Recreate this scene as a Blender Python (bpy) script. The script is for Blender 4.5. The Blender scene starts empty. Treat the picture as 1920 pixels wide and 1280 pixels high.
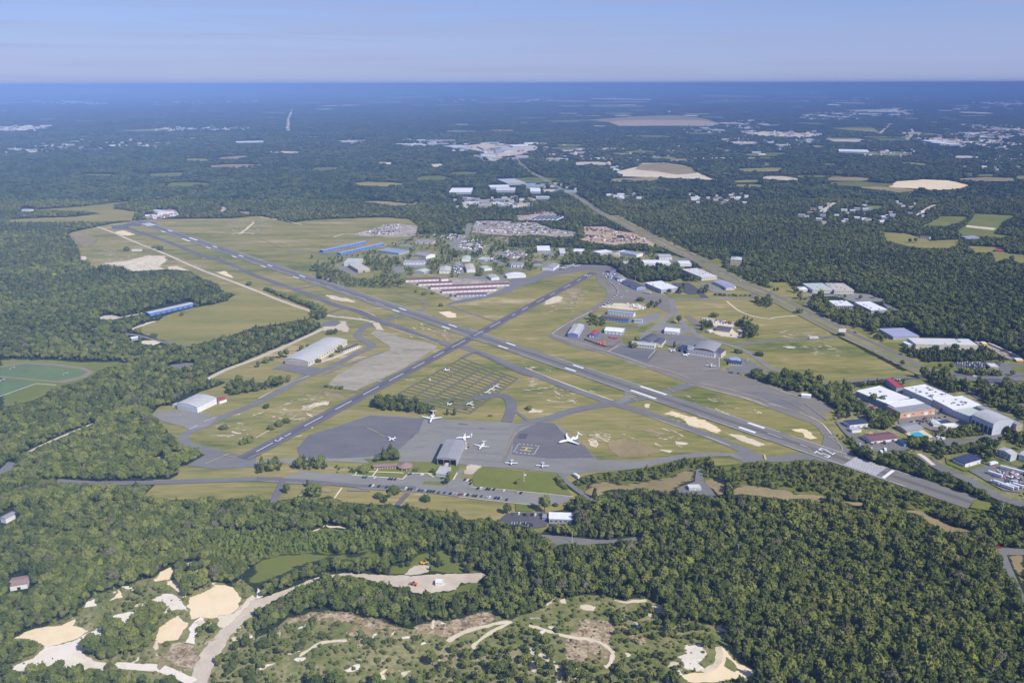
import bpy, bmesh, math, random
import numpy as np
from mathutils import Matrix, Vector
R = math.radians
C = bpy.context.scene.collection
SC = bpy.context.scene
rnd = random.Random(7)
HAZE_D = 9.0e-5

# ---------------------------------------------------------------- camera
W0, H0, FPX = 1920, 1280, 1500.0
CAMH = 402.0
PITCH = math.atan((640 - 157) / FPX)
ROLL = R(-0.13)
CM = Matrix.Rotation(R(90) - PITCH, 3, 'X') @ Matrix.Rotation(ROLL, 3, 'Z')
cam_data = bpy.data.cameras.new("camera")
cam_data.sensor_width = 36.0
cam_data.lens = 36.0 * FPX / W0
cam_data.clip_start = 1.0
cam_data.clip_end = 400000.0
cam = bpy.data.objects.new("camera", cam_data)
cam.matrix_world = Matrix.Translation((0, 0, CAMH)) @ CM.to_4x4()
C.objects.link(cam)
SC.camera = cam
CMN = np.array(CM)

# ---------------------------------------------------------------- sky and sun
SUN_EL, SUN_X, SUN_Y = R(43), 0.74, -0.67
world = bpy.data.worlds.new("World")
SC.world = world
world.use_nodes = True
nt = world.node_tree
bg = nt.nodes['Background']
sky = nt.nodes.new('ShaderNodeTexSky')
sky.sky_type = 'NISHITA'
sky.sun_disc = False
sky.sun_elevation = SUN_EL
sky.sun_rotation = math.atan2(SUN_X, SUN_Y)
sky.altitude = 400
sky.air_density = 1.0
sky.dust_density = 0.35
sky.ozone_density = 5.0
tc = nt.nodes.new('ShaderNodeTexCoord')
mp = nt.nodes.new('ShaderNodeMapping')
mp.inputs['Scale'].default_value = (1.5, 1.5, 46)
nz = nt.nodes.new('ShaderNodeTexNoise')
nz.inputs['Scale'].default_value = 2.2
nz.inputs['Detail'].default_value = 5
nz.inputs['Distortion'].default_value = 0.6
rp = nt.nodes.new('ShaderNodeValToRGB')
rp.color_ramp.elements[0].position = 0.44
rp.color_ramp.elements[0].color = (0, 0, 0, 1)
rp.color_ramp.elements[1].position = 0.80
rp.color_ramp.elements[1].color = (0.75, 0.75, 0.75, 1)
tint = nt.nodes.new('ShaderNodeMix'); tint.data_type = 'RGBA'; tint.blend_type = 'MULTIPLY'
tint.inputs['Factor'].default_value = 1.0
tint.inputs['B'].default_value = (0.92, 0.90, 1.18, 1)
mx = nt.nodes.new('ShaderNodeMix'); mx.data_type = 'RGBA'
mx.inputs['B'].default_value = (3.0, 3.4, 5.3, 1)
nt.links.new(tc.outputs['Generated'], mp.inputs['Vector'])
nt.links.new(mp.outputs['Vector'], nz.inputs['Vector'])
nt.links.new(nz.outputs['Fac'], rp.inputs['Fac'])
nt.links.new(rp.outputs['Color'], mx.inputs['Factor'])
nt.links.new(sky.outputs['Color'], tint.inputs['A'])
sx = nt.nodes.new('ShaderNodeSeparateXYZ'); nt.links.new(tc.outputs['Generated'], sx.inputs[0])
el = nt.nodes.new('ShaderNodeMapRange'); el.inputs['From Min'].default_value = 0.0; el.inputs['From Max'].default_value = 0.30
el.inputs['To Min'].default_value = 0.82; el.inputs['To Max'].default_value = 0.0
nt.links.new(sx.outputs[2], el.inputs['Value'])
grd = nt.nodes.new('ShaderNodeValToRGB'); ge = grd.color_ramp.elements
ge[0].position = 0.0; ge[0].color = (2.75, 3.4, 5.6, 1); ge[1].position = 0.10; ge[1].color = (1.75, 2.5, 5.1, 1)
nt.links.new(sx.outputs[2], grd.inputs['Fac'])
hz0 = nt.nodes.new('ShaderNodeMix'); hz0.data_type = 'RGBA'
nt.links.new(el.outputs['Result'], hz0.inputs['Factor']); nt.links.new(tint.outputs['Result'], hz0.inputs['A']); nt.links.new(grd.outputs['Color'], hz0.inputs['B'])
nt.links.new(hz0.outputs['Result'], mx.inputs['A'])
nt.links.new(mx.outputs['Result'], bg.inputs['Color'])
bg.inputs['Strength'].default_value = 0.10
sun_d = bpy.data.lights.new("sun", 'SUN')
sun_d.energy = 4.2
sun_d.angle = R(0.5)
sun_d.color = (1.0, 0.95, 0.86)
sun = bpy.data.objects.new("sun", sun_d)
sdir = Vector((SUN_X * math.cos(SUN_EL), SUN_Y * math.cos(SUN_EL), math.sin(SUN_EL)))
sun.rotation_euler = sdir.to_track_quat('Z', 'Y').to_euler()
C.objects.link(sun)
SC.view_settings.view_transform = 'Standard'
SC.view_settings.look = 'None'
SC.view_settings.exposure = 0.35
SC.view_settings.gamma = 1.0
SC.cycles.max_bounces = 5
SC.cycles.diffuse_bounces = 2
SC.cycles.glossy_bounces = 2
SC.cycles.transparent_max_bounces = 8

# ---------------------------------------------------------------- picture point <-> place
CROPS = {'a': (0, 380, 4), 'b': (480, 380, 4), 'c': (960, 380, 4), 'd': (1440, 380, 4), 'e': (0, 660, 4), 'f': (480, 660, 4),
         'g': (960, 660, 4), 'h': (1440, 660, 4), 'i': (0, 960, 4), 'j': (480, 960, 4), 'k': (960, 960, 4), 'l': (1440, 960, 4),
         'm': (0, 120, 3), 'n': (640, 120, 3), 'o': (1280, 120, 3), 'A': (580, 420, 8), 'B': (800, 420, 8), 'C': (1000, 420, 8),
         'D': (1040, 540, 8), 'E': (1240, 560, 8), 'F': (1580, 680, 5.639), 'G': (1200, 470, 8), 'H': (1660, 620, 7.385),
         'I': (660, 840, 8), 'J': (780, 760, 8), 'K': (860, 880, 8), 'L': (1500, 820, 9.6), 'M': (700, 660, 6.4),
         'N': (940, 760, 10.667), 'O': (1500, 380, 4.571), 'Q': (1700, 840, 8.71), 'z': (0, 0, 1)}

def P(s):
    """survey points: 'a 10,20 30,40 b 5,5' -> list of photograph pixels"""
    out, c = [], CROPS['z']
    for t in s.split():
        if t in CROPS:
            c = CROPS[t]
        else:
            x, y = t.split(',')
            out.append((c[0] + float(x) / c[2], c[1] + float(y) / c[2]))
    return out

def G(p, z=0.0):
    """place on the level z seen at photograph pixel p"""
    v = CM @ Vector((p[0] - 960, -(p[1] - 640), -FPX))
    t = (z - CAMH) / v.z
    return Vector((v.x * t, v.y * t, z))

def proj(xyz):
    """numpy (n,3) -> (n,2) pixels"""
    q = (xyz - np.array([0, 0, CAMH])) @ CMN
    d = np.maximum(-q[:, 2], 1e-3)
    return np.stack([960 + FPX * q[:, 0] / d, 640 - FPX * q[:, 1] / d], 1)

# ---------------------------------------------------------------- land-use map (only for deciding where trees grow and how high the sheets lie)
RS = 2
MW, MH = W0 // RS, H0 // RS
CLS = np.ones((MH, MW), np.int8)
ZM = np.zeros((MH, MW), np.float32)

def paint(arr, pix, val, grow=0):
    pts = np.array(pix, float) / RS
    x0, y0 = np.floor(pts.min(0)).astype(int) - 1 - grow
    x1, y1 = np.ceil(pts.max(0)).astype(int) + 2 + grow
    x0, y0, x1, y1 = max(x0, 0), max(y0, 0), min(x1, MW), min(y1, MH)
    if x1 <= x0 or y1 <= y0:
        return
    gx, gy = np.meshgrid(np.arange(x0, x1) + 0.5, np.arange(y0, y1) + 0.5)
    ins = np.zeros(gx.shape, bool)
    n = len(pts)
    for i in range(n):
        xa, ya = pts[i]; xb, yb = pts[(i + 1) % n]
        if ya == yb:
            continue
        cr = ((gy >= ya) != (gy >= yb))
        ins ^= cr & (gx < (xb - xa) * (gy - ya) / (yb - ya) + xa)
    for _ in range(grow):
        m = ins.copy()
        m[1:] |= ins[:-1]; m[:-1] |= ins[1:]; m[:, 1:] |= ins[:, :-1]; m[:, :-1] |= ins[:, 1:]
        ins = m
    arr[y0:y1, x0:x1][ins] = val

def look(arr, pix):
    xi = np.clip((pix[:, 0] / RS).astype(int), 0, MW - 1)
    yi = np.clip((pix[:, 1] / RS).astype(int), 0, MH - 1)
    return arr[yi, xi]

# ---------------------------------------------------------------- materials
MATS = {}
def gmat(name, stops, scales=(0.008, 0.05, 0.4), w=(0.5, 0.3, 0.2), stretch=None, rough=0.95, ang=0.0, spec=0.04, lo=0.3, hi=0.7, detail=4):
    m = bpy.data.materials.new(name); m.use_nodes = True
    n, l = m.node_tree.nodes, m.node_tree.links
    b = n['Principled BSDF']
    b.inputs['Roughness'].default_value = rough
    b.inputs['Specular IOR Level'].default_value = spec
    t = n.new('ShaderNodeTexCoord')
    mpn = n.new('ShaderNodeMapping')
    mpn.inputs['Rotation'].default_value = (0, 0, ang)
    mpn.inputs['Scale'].default_value = stretch or (1, 1, 1)
    l.new(t.outputs['Object'], mpn.inputs['Vector'])
    acc = None
    for s, ww in zip(scales, w):
        x = n.new('ShaderNodeTexNoise')
        x.inputs['Scale'].default_value = s
        x.inputs['Detail'].default_value = detail
        x.inputs['Distortion'].default_value = 0.3
        l.new(mpn.outputs['Vector'], x.inputs['Vector'])
        k = n.new('ShaderNodeMath'); k.operation = 'MULTIPLY_ADD'
        k.inputs[1].default_value = ww
        l.new(x.outputs['Fac'], k.inputs[0])
        if acc is None:
            k.inputs[2].default_value = 0.0
        else:
            l.new(acc.outputs[0], k.inputs[2])
        acc = k
    mr = n.new('ShaderNodeMapRange')
    mr.inputs['From Min'].default_value = lo; mr.inputs['From Max'].default_value = hi
    l.new(acc.outputs[0], mr.inputs['Value'])
    r = n.new('ShaderNodeValToRGB')
    e = r.color_ramp.elements
    while len(e) < len(stops):
        e.new(0.5)
    for i, c in enumerate(stops):
        e[i].position = i / (len(stops) - 1) if len(stops) > 1 else 0
        e[i].color = (*c, 1)
    l.new(mr.outputs['Result'], r.inputs['Fac'])
    l.new(r.outputs['Color'], b.inputs['Base Color'])
    MATS[name] = m
    return m

def pmat(name, col, rough=0.5, spec=0.4, metal=0.0, var=0.12, scale=0.35):
    """painted or roofing surface with slight weathering"""
    if name in MATS:
        return MATS[name]
    c2 = tuple(max(0, x * (1 - var * 1.6)) for x in col); c3 = tuple(min(0.95, x * (1 + var * 0.6)) for x in col)
    m = gmat(name, [c2, col, c3], (0.03, scale, 2.0), (0.35, 0.35, 0.3), rough=rough, spec=spec, lo=0.36, hi=0.64)
    m.node_tree.nodes['Principled BSDF'].inputs['Metallic'].default_value = metal
    return m

STRK = (0.35, 1.0, 1.0)
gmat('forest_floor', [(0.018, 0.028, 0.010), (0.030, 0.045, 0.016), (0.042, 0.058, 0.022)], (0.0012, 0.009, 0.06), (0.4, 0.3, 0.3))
gmat('field', [(0.105, 0.133, 0.032), (0.184, 0.187, 0.050), (0.257, 0.228, 0.071), (0.310, 0.255, 0.097), (0.492, 0.398, 0.221)], (0.0045, 0.022, 0.15), (0.34, 0.38, 0.28), (0.22, 1, 1), ang=R(45), lo=0.385, hi=0.615, detail=8)
gmat('meadow', [(0.148, 0.164, 0.038), (0.231, 0.214, 0.058), (0.297, 0.253, 0.079), (0.355, 0.283, 0.101)], (0.004, 0.03, 0.3), (0.45, 0.35, 0.2), (0.16, 1, 1), ang=R(12), lo=0.38, hi=0.64, detail=7)
gmat('lawn', [(0.110, 0.142, 0.026), (0.163, 0.181, 0.038), (0.226, 0.215, 0.063)], (0.008, 0.05, 0.5), (0.5, 0.3, 0.2))
gmat('tan', [(0.188, 0.156, 0.070), (0.288, 0.228, 0.114), (0.413, 0.324, 0.180)], (0.01, 0.06, 0.5), (0.45, 0.3, 0.25))
gmat('scrub', [(0.076, 0.110, 0.025), (0.140, 0.164, 0.046), (0.216, 0.211, 0.078), (0.335, 0.292, 0.152), (0.497, 0.432, 0.263)], (0.008, 0.05, 0.25), (0.35, 0.35, 0.3), lo=0.34, hi=0.68, detail=7)
gmat('green', [(0.101, 0.125, 0.024), (0.142, 0.163, 0.032), (0.182, 0.188, 0.049)], (0.01, 0.06, 0.4), (0.5, 0.3, 0.2))
gmat('turf', [(0.096, 0.150, 0.066), (0.126, 0.180, 0.074), (0.168, 0.206, 0.090)], (0.01, 0.06, 0.4), (0.5, 0.3, 0.2))
gmat('sand', [(0.48, 0.41, 0.28), (0.64, 0.55, 0.39), (0.72, 0.64, 0.48)], (0.012, 0.08, 0.5), (0.4, 0.35, 0.25))
gmat('whitesand', [(0.56, 0.50, 0.39), (0.74, 0.67, 0.55), (0.80, 0.74, 0.64)], (0.012, 0.08, 0.5), (0.4, 0.35, 0.25))
gmat('dune', [(0.66, 0.52, 0.31), (0.78, 0.63, 0.40), (0.80, 0.67, 0.45)], (0.015, 0.1, 0.6), (0.4, 0.35, 0.25))
gmat('dirt', [(0.085, 0.080, 0.035), (0.22, 0.165, 0.095), (0.42, 0.33, 0.21), (0.56, 0.46, 0.32)], (0.012, 0.12, 0.45), (0.22, 0.38, 0.40), lo=0.37, hi=0.62, detail=6)
gmat('gravel', [(0.40, 0.34, 0.25), (0.54, 0.46, 0.35), (0.66, 0.57, 0.44)], (0.015, 0.1, 0.6), (0.4, 0.35, 0.25))
gmat('yard', [(0.14, 0.12, 0.10), (0.30, 0.26, 0.21), (0.45, 0.39, 0.32), (0.55, 0.50, 0.44)], (0.01, 0.06, 0.25), (0.3, 0.35, 0.35), lo=0.35, hi=0.66)
gmat('redearth', [(0.20, 0.15, 0.11), (0.42, 0.30, 0.19), (0.50, 0.38, 0.26), (0.40, 0.37, 0.33)], (0.01, 0.06, 0.25), (0.4, 0.35, 0.25), lo=0.35, hi=0.66)
gmat('asphalt', [(0.147, 0.142, 0.137), (0.185, 0.180, 0.170), (0.223, 0.217, 0.198)], (0.012, 0.08, 0.6), (0.4, 0.35, 0.25), STRK, ang=R(45), rough=0.85)
gmat('darkasphalt', [(0.116, 0.113, 0.116), (0.155, 0.149, 0.150), (0.197, 0.192, 0.186)], (0.012, 0.08, 0.6), (0.45, 0.3, 0.25), STRK, ang=R(-35), rough=0.85)
gmat('newasphalt', [(0.077, 0.077, 0.082), (0.103, 0.100, 0.105), (0.137, 0.131, 0.133)], (0.012, 0.08, 0.6), (0.45, 0.3, 0.25), rough=0.85)
gmat('paleasphalt', [(0.180, 0.176, 0.158), (0.237, 0.230, 0.204), (0.285, 0.274, 0.237)], (0.010, 0.07, 0.5), (0.4, 0.35, 0.25), STRK, ang=R(6), rough=0.85)
gmat('brownasphalt', [(0.162, 0.144, 0.124), (0.214, 0.195, 0.164), (0.261, 0.237, 0.195)], (0.008, 0.06, 0.5), (0.4, 0.35, 0.25), STRK, ang=R(-10), rough=0.85)
gmat('oldconcrete', [(0.152, 0.133, 0.079), (0.294, 0.261, 0.191), (0.366, 0.328, 0.245), (0.408, 0.370, 0.278)], (0.01, 0.07, 0.45), (0.25, 0.35, 0.4), (0.22, 1, 1), ang=R(-62), lo=0.33, hi=0.66)
gmat('lane', [(0.135, 0.145, 0.055), (0.155, 0.152, 0.095), (0.170, 0.164, 0.125)], (0.02, 0.1, 0.5), (0.4, 0.35, 0.25))
gmat('trackred', [(0.22, 0.185, 0.13), (0.27, 0.22, 0.16)], (0.01, 0.07, 0.45))
gmat('seawater', [(0.10, 0.15, 0.22), (0.16, 0.20, 0.27)], (0.0001, 0.001, 0.01), rough=0.5)
pmat('white_marking', (0.78, 0.78, 0.78), 0.7, var=0.07)
pmat('yellow_marking', (0.55, 0.46, 0.12), 0.7, var=0.15)
pmat('black_patch', (0.03, 0.03, 0.032), 0.7)
pmat('pool_water', (0.05, 0.40, 0.62), 0.15, 0.5, var=0.2, scale=0.8)

def runway_material(name, base, dark):
    """asphalt with rubber laid down along the centre; u across in metres, v along in metres"""
    m = gmat(name, base, (0.012, 0.08, 0.6), (0.4, 0.35, 0.25), STRK, ang=R(45), rough=0.85)
    n, l = m.node_tree.nodes, m.node_tree.links
    b = n['Principled BSDF']
    r = [x for x in n if x.type == 'VALTORGB'][0]
    uv = n.new('ShaderNodeUVMap'); uv.uv_map = 'UVMap'
    sp = n.new('ShaderNodeSeparateXYZ'); l.new(uv.outputs['UV'], sp.inputs[0])
    ab = n.new('ShaderNodeMath'); ab.operation = 'ABSOLUTE'; l.new(sp.outputs[0], ab.inputs[0])
    mr = n.new('ShaderNodeMapRange'); mr.inputs['From Min'].default_value = 1.0; mr.inputs['From Max'].default_value = 6.5
    mr.inputs['To Min'].default_value = 1.0; mr.inputs['To Max'].default_value = 0.0
    l.new(ab.outputs[0], mr.inputs['Value'])
    mpn = n.new('ShaderNodeMapping'); mpn.inputs['Scale'].default_value = (0.6, 0.012, 1); l.new(uv.outputs['UV'], mpn.inputs['Vector'])
    x = n.new('ShaderNodeTexNoise'); x.inputs['Scale'].default_value = 1.0; x.inputs['Detail'].default_value = 5; l.new(mpn.outputs['Vector'], x.inputs['Vector'])
    mm = n.new('ShaderNodeMath'); mm.operation = 'MULTIPLY'; l.new(mr.outputs['Result'], mm.inputs[0]); l.new(x.outputs['Fac'], mm.inputs[1])
    mxx = n.new('ShaderNodeMix'); mxx.data_type = 'RGBA'; l.new(mm.outputs[0], mxx.inputs['Factor'])
    l.new(r.outputs['Color'], mxx.inputs['A']); mxx.inputs['B'].default_value = (*dark, 1)
    l.new(mxx.outputs['Result'], b.inputs['Base Color'])
    return m
runway_material('runway_asphalt', [(0.166, 0.160, 0.141), (0.207, 0.197, 0.170), (0.247, 0.234, 0.198)], (0.075, 0.070, 0.085))
runway_material('short_runway_asphalt', [(0.116, 0.111, 0.116), (0.149, 0.140, 0.144), (0.181, 0.172, 0.167)], (0.08, 0.075, 0.095))

# patches whose rim breaks up into the ground below: 'fade' runs from 0 at the outline to 1 inside
def fading(name, src, grain=0.25, soft=0.5, bias=-1.6):
    m = MATS[src].copy(); m.name = name
    n, l = m.node_tree.nodes, m.node_tree.links
    b = n['Principled BSDF']; out = [x for x in n if x.type == 'OUTPUT_MATERIAL'][0]
    a = n.new('ShaderNodeAttribute'); a.attribute_name = 'fade'
    t = n.new('ShaderNodeTexCoord')
    mp_ = n.new('ShaderNodeMapping'); mp_.inputs['Rotation'].default_value = (0, 0, R(45)); mp_.inputs['Scale'].default_value = (0.4, 1, 1); l.new(t.outputs['Object'], mp_.inputs['Vector'])
    x = n.new('ShaderNodeTexNoise'); x.inputs['Scale'].default_value = grain; x.inputs['Detail'].default_value = 5; x.inputs['Roughness'].default_value = 0.6; l.new(mp_.outputs['Vector'], x.inputs['Vector'])
    k = n.new('ShaderNodeMath'); k.operation = 'MULTIPLY_ADD'; k.inputs[1].default_value = 1.0; l.new(a.outputs['Fac'], k.inputs[0])
    k2 = n.new('ShaderNodeMath'); k2.operation = 'MULTIPLY_ADD'; k2.inputs[1].default_value = 3.2; k2.inputs[2].default_value = bias; l.new(x.outputs['Fac'], k2.inputs[0]); l.new(k2.outputs[0], k.inputs[2])
    mr = n.new('ShaderNodeMapRange'); mr.inputs['From Min'].default_value = 0.5 - soft / 2; mr.inputs['From Max'].default_value = 0.5 + soft / 2; l.new(k.outputs[0], mr.inputs['Value'])
    tr = n.new('ShaderNodeBsdfTransparent'); ms = n.new('ShaderNodeMixShader')
    l.new(mr.outputs['Result'], ms.inputs[0]); l.new(tr.outputs[0], ms.inputs[1]); l.new(b.outputs[0], ms.inputs[2]); l.new(ms.outputs[0], out.inputs['Surface'])
    MATS[name] = m
for s_ in ('sand', 'tan', 'dune', 'whitesand', 'dirt', 'gravel', 'yard', 'redearth'): fading(s_ + '_fade', s_)
MATS['speckle'] = MATS['sand']; fading('speckle_fade', 'sand', 0.16, 0.35, -2.92)
fading('lawn_fade', 'lawn', 0.1); fading('scrub_fade', 'scrub', 0.1); fading('green_fade', 'green', 0.1)

# ---------------------------------------------------------------- mesh helpers
def link(name, verts, faces, mats, parent=None, fm=None, smooth=False):
    me = bpy.data.meshes.new(name)
    me.from_pydata([tuple(v) for v in verts], [], faces)
    for m in (mats if isinstance(mats, (list, tuple)) else [mats]):
        me.materials.append(MATS[m] if isinstance(m, str) else m)
    if fm:
        me.polygons.foreach_set('material_index', fm)
    if smooth:
        me.polygons.foreach_set('use_smooth', [True] * len(faces))
    me.update()
    o = bpy.data.objects.new(name, me)
    C.objects.link(o)
    if parent:
        o.parent = parent
    return o

def tag(o, label, cat, group=None, kind=None):
    o['label'] = label; o['category'] = cat
    if group: o['group'] = group
    if kind: o['kind'] = kind
    return o

NZ = [0.02]
def nextz():
    NZ[0] += 0.004
    return NZ[0]

def roughen(pts, amp, step):
    """natural outline: cut the edges short and push the points about"""
    out = []
    n = len(pts)
    for i in range(n):
        a, b = pts[i], pts[(i + 1) % n]
        L = (b - a).length
        k = max(1, min(40, int(L / step)))
        for j in range(k):
            q = a.lerp(b, j / k)
            out.append(Vector((q.x + rnd.gauss(0, amp), q.y + rnd.gauss(0, amp), 0)))
    return out

def tess(pts):
    from mathutils.geometry import tessellate_polygon
    return [tuple(t) for t in tessellate_polygon([pts])]

def sheet(name, s, mat, cls=0, amp=0.0, step=None, label=None, zup=0.0, fade=1.0):
    pix = P(s) if isinstance(s, str) else s
    w = [G(p) for p in pix]
    w = [Vector((q.x, q.y, 0)) for q in w]
    if amp:
        w = roughen(w, amp, step or amp * 5)
    z = nextz() + zup
    v = [(q.x, q.y, z) for q in w]
    if mat + '_fade' in MATS and fade:
        from mathutils.geometry import delaunay_2d_cdt
        bx = np.array([(q.x, q.y) for q in w]); n0 = len(bx)
        mn, mxx = bx.min(0), bx.max(0); area = (mxx - mn).prod(); st = max(2.5, math.sqrt(area / 900))
        gx, gy = np.meshgrid(np.arange(mn[0], mxx[0], st), np.arange(mn[1], mxx[1], st)); gp_ = np.stack([gx.ravel(), gy.ravel()], 1)
        vv, _, ff, *_r = delaunay_2d_cdt([Vector(p) for p in bx] + [Vector(p) for p in gp_], [(i, (i + 1) % n0) for i in range(n0)], [list(range(n0))], 1, 1e-4)
        va = np.array([(p.x, p.y) for p in vv]); dd = np.full(len(va), 1e9)
        for i in range(n0):
            a_, b_ = bx[i], bx[(i + 1) % n0]; e_ = b_ - a_; tt = np.clip(((va - a_) @ e_) / max(e_ @ e_, 1e-9), 0, 1)
            dd = np.minimum(dd, np.hypot(*(va - (a_ + tt[:, None] * e_)).T))
        rim = fade * min(8.0, max(1.2, math.sqrt(area) * 0.09)); fv = np.clip(dd / rim, 0, 1) * 1.5
        o = link(name, [(p[0], p[1], z) for p in va], [tuple(f) for f in ff], mat + '_fade')
        at = o.data.attributes.new('fade', 'FLOAT', 'POINT'); at.data.foreach_set('value', fv.astype(np.float32))
    else:
        o = link(name, v, [f for f in tess([Vector((q.x, q.y, 0)) for q in w])], mat)
    me = o.data
    if me.polygons and sum(p.normal.z for p in me.polygons) < 0:
        me.flip_normals()
    o['kind'] = 'structure'
    if label: o['label'] = label
    pp = proj(np.array(v))
    if cls is not None:
        paint(CLS, pp, cls)
    paint(ZM, pp, z)
    return o

def ribbon_pts(w, width, off=0.0):
    L, Rr = [], []
    n = len(w)
    for i in range(n):
        a = w[max(i - 1, 0)]; b = w[min(i + 1, n - 1)]
        d = Vector((b.x - a.x, b.y - a.y)); d.normalize()
        nn = Vector((d.y, -d.x))
        wd = width[i] if isinstance(width, (list, tuple)) else width
        L.append(Vector((w[i].x - nn.x * (wd / 2 - off), w[i].y - nn.y * (wd / 2 - off), 0)))
        Rr.append(Vector((w[i].x + nn.x * (wd / 2 + off), w[i].y + nn.y * (wd / 2 + off), 0)))
    return L, Rr

def smooth_line(w, n=4):
    if len(w) < 3: return w
    out = []
    for i in range(len(w) - 1):
        p0, p1, p2, p3 = w[max(i - 1, 0)], w[i], w[i + 1], w[min(i + 2, len(w) - 1)]
        for j in range(n):
            t = j / n
            out.append(0.5 * ((2 * p1) + (p2 - p0) * t + (2 * p0 - 5 * p1 + 4 * p2 - p3) * t * t + (3 * p1 - p0 - 3 * p2 + p3) * t ** 3))
    out.append(w[-1])
    return out

def ribbon(name, s, width, mat, cls=0, off=0.0, sm=True, label=None, amp=0.0, cut=None):
    w = [G(p) for p in (P(s) if isinstance(s, str) else s)]
    w = [Vector((q.x, q.y, 0)) for q in w]
    ww = [w[0]]
    for q in w[1:]:
        d = q - ww[-1]
        if d.length < 5 or (len(ww) > 1 and d.normalized().dot((ww[-1] - ww[-2]).normalized()) < -0.3): continue
        ww.append(q)
    w = ww
    if sm: w = smooth_line(w)
    L, Rr = ribbon_pts(w, width, off)
    if amp:
        for q in L + Rr:
            q.x += rnd.gauss(0, amp); q.y += rnd.gauss(0, amp)
    z = nextz()
    n = len(w)
    v = [(q.x, q.y, z) for q in L] + [(q.x, q.y, z) for q in Rr]
    f = [(i, n + i, n + i + 1, i + 1) for i in range(n - 1)]
    o = link(name, v, f, mat)
    uv = o.data.uv_layers.new(name='UVMap')
    run = [0.0]
    for i in range(1, n): run.append(run[-1] + (w[i] - w[i - 1]).length)
    wd = width if not isinstance(width, (list, tuple)) else max(width)
    for lp in o.data.loops:
        i = lp.vertex_index
        uv.data[lp.index].uv = ((-wd / 2, run[i]) if i < n else (wd / 2, run[i - n]))
    if o.data.polygons and o.data.polygons[0].normal.z < 0:
        o.data.flip_normals()
    o['kind'] = 'structure'
    if label: o['label'] = label
    pp = proj(np.array([(q.x, q.y, z) for q in L + Rr[::-1]]))
    if cls is not None:
        for i in range(n - 1):
            paint(CLS, proj(np.array([v[i], v[i + 1], v[n + i + 1], v[n + i]])), cls)
            paint(ZM, proj(np.array([v[i], v[i + 1], v[n + i + 1], v[n + i]])), z)
    return o

class MB:
    """collects shapes for one mesh; every face carries a material slot"""
    def __init__(s): s.v, s.f, s.m = [], [], []
    def quad(s, a, b, c, d, m=0):
        i = len(s.v); s.v += [tuple(a), tuple(b), tuple(c), tuple(d)]; s.f.append((i, i + 1, i + 2, i + 3)); s.m.append(m)
    def poly(s, pts, m=0):
        i = len(s.v); s.v += [tuple(p) for p in pts]; s.f.append(tuple(range(i, i + len(pts)))); s.m.append(m)
    def box(s, c, h, m=0, rz=0.0, taper=1.0):
        cx, cy, cz = c; hx, hy, hz = h; ca, sa = math.cos(rz), math.sin(rz)
        i = len(s.v)
        for z, t in ((-hz, 1.0), (hz, taper)):
            for x, y in ((-hx, -hy), (hx, -hy), (hx, hy), (-hx, hy)):
                x *= t; y *= t
                s.v.append((cx + x * ca - y * sa, cy + x * sa + y * ca, cz + z))
        for q in ((3, 2, 1, 0), (4, 5, 6, 7), (0, 1, 5, 4), (1, 2, 6, 5), (2, 3, 7, 6), (3, 0, 4, 7)):
            s.f.append(tuple(i + k for k in q)); s.m.append(m)
    def tube(s, pts, rad, n=8, m=0, sy=1.0):
        """lofted rings along pts with radii rad"""
        i = len(s.v); k = len(pts)
        for j, (p, r) in enumerate(zip(pts, rad)):
            a = Vector(pts[max(j - 1, 0)]); b = Vector(pts[min(j + 1, k - 1)])
            d = (b - a).normalized()
            u = d.cross(Vector((0, 0, 1)))
            if u.length < 1e-3: u = Vector((1, 0, 0))
            u.normalize(); w = u.cross(d)
            for q in range(n):
                t = 2 * math.pi * q / n
                s.v.append(tuple(Vector(p) + u * (math.cos(t) * r * sy) + w * (math.sin(t) * r)))
        for j in range(k - 1):
            for q in range(n):
                a0 = i + j * n + q; a1 = i + j * n + (q + 1) % n
                s.f.append((a0, a0 + n, a1 + n, a1)); s.m.append(m)
        s.f.append(tuple(i + q for q in range(n))); s.m.append(m)
        s.f.append(tuple(i + (k - 1) * n + q for q in reversed(range(n)))); s.m.append(m)
    def build(s, name, mats, parent=None, smooth=False):
        return link(name, s.v, s.f, mats, parent, s.m, smooth)

def empty(name, loc, rz=0.0):
    o = bpy.data.objects.new(name, None)
    o.location = loc; o.rotation_euler = (0, 0, rz); o.empty_display_size = 1
    C.objects.link(o)
    return o

def dup(root, loc=None, rz=None, scale=None):
    r = root.copy(); C.objects.link(r)
    if loc is not None: r.location = loc
    if rz is not None: r.rotation_euler = (0, 0, rz)
    if scale is not None: r.scale = scale if not isinstance(scale, (int, float)) else (scale,) * 3
    for ch in list(root.children):
        c = ch.copy(); C.objects.link(c); c.parent = r
        for g in list(ch.children):
            d = g.copy(); C.objects.link(d); d.parent = c
    return r

def zat(p):
    return float(look(ZM, np.array([p], float))[0])
# ================================================================ THE LAND
def bigplane(name, x, y0, y1, z, mat, nx=40, ny=60):
    xs = np.linspace(-x, x, nx); ys = np.linspace(y0, y1, ny)
    v = [(a, b, z) for b in ys for a in xs]
    f = [(j * nx + i, j * nx + i + 1, (j + 1) * nx + i + 1, (j + 1) * nx + i) for j in range(ny - 1) for i in range(nx - 1)]
    o = link(name, v, f, mat); o['kind'] = 'structure'
    return o
bigplane('ground', 90000, -1500, 105000, 0.0, 'forest_floor', 60, 60)

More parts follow.
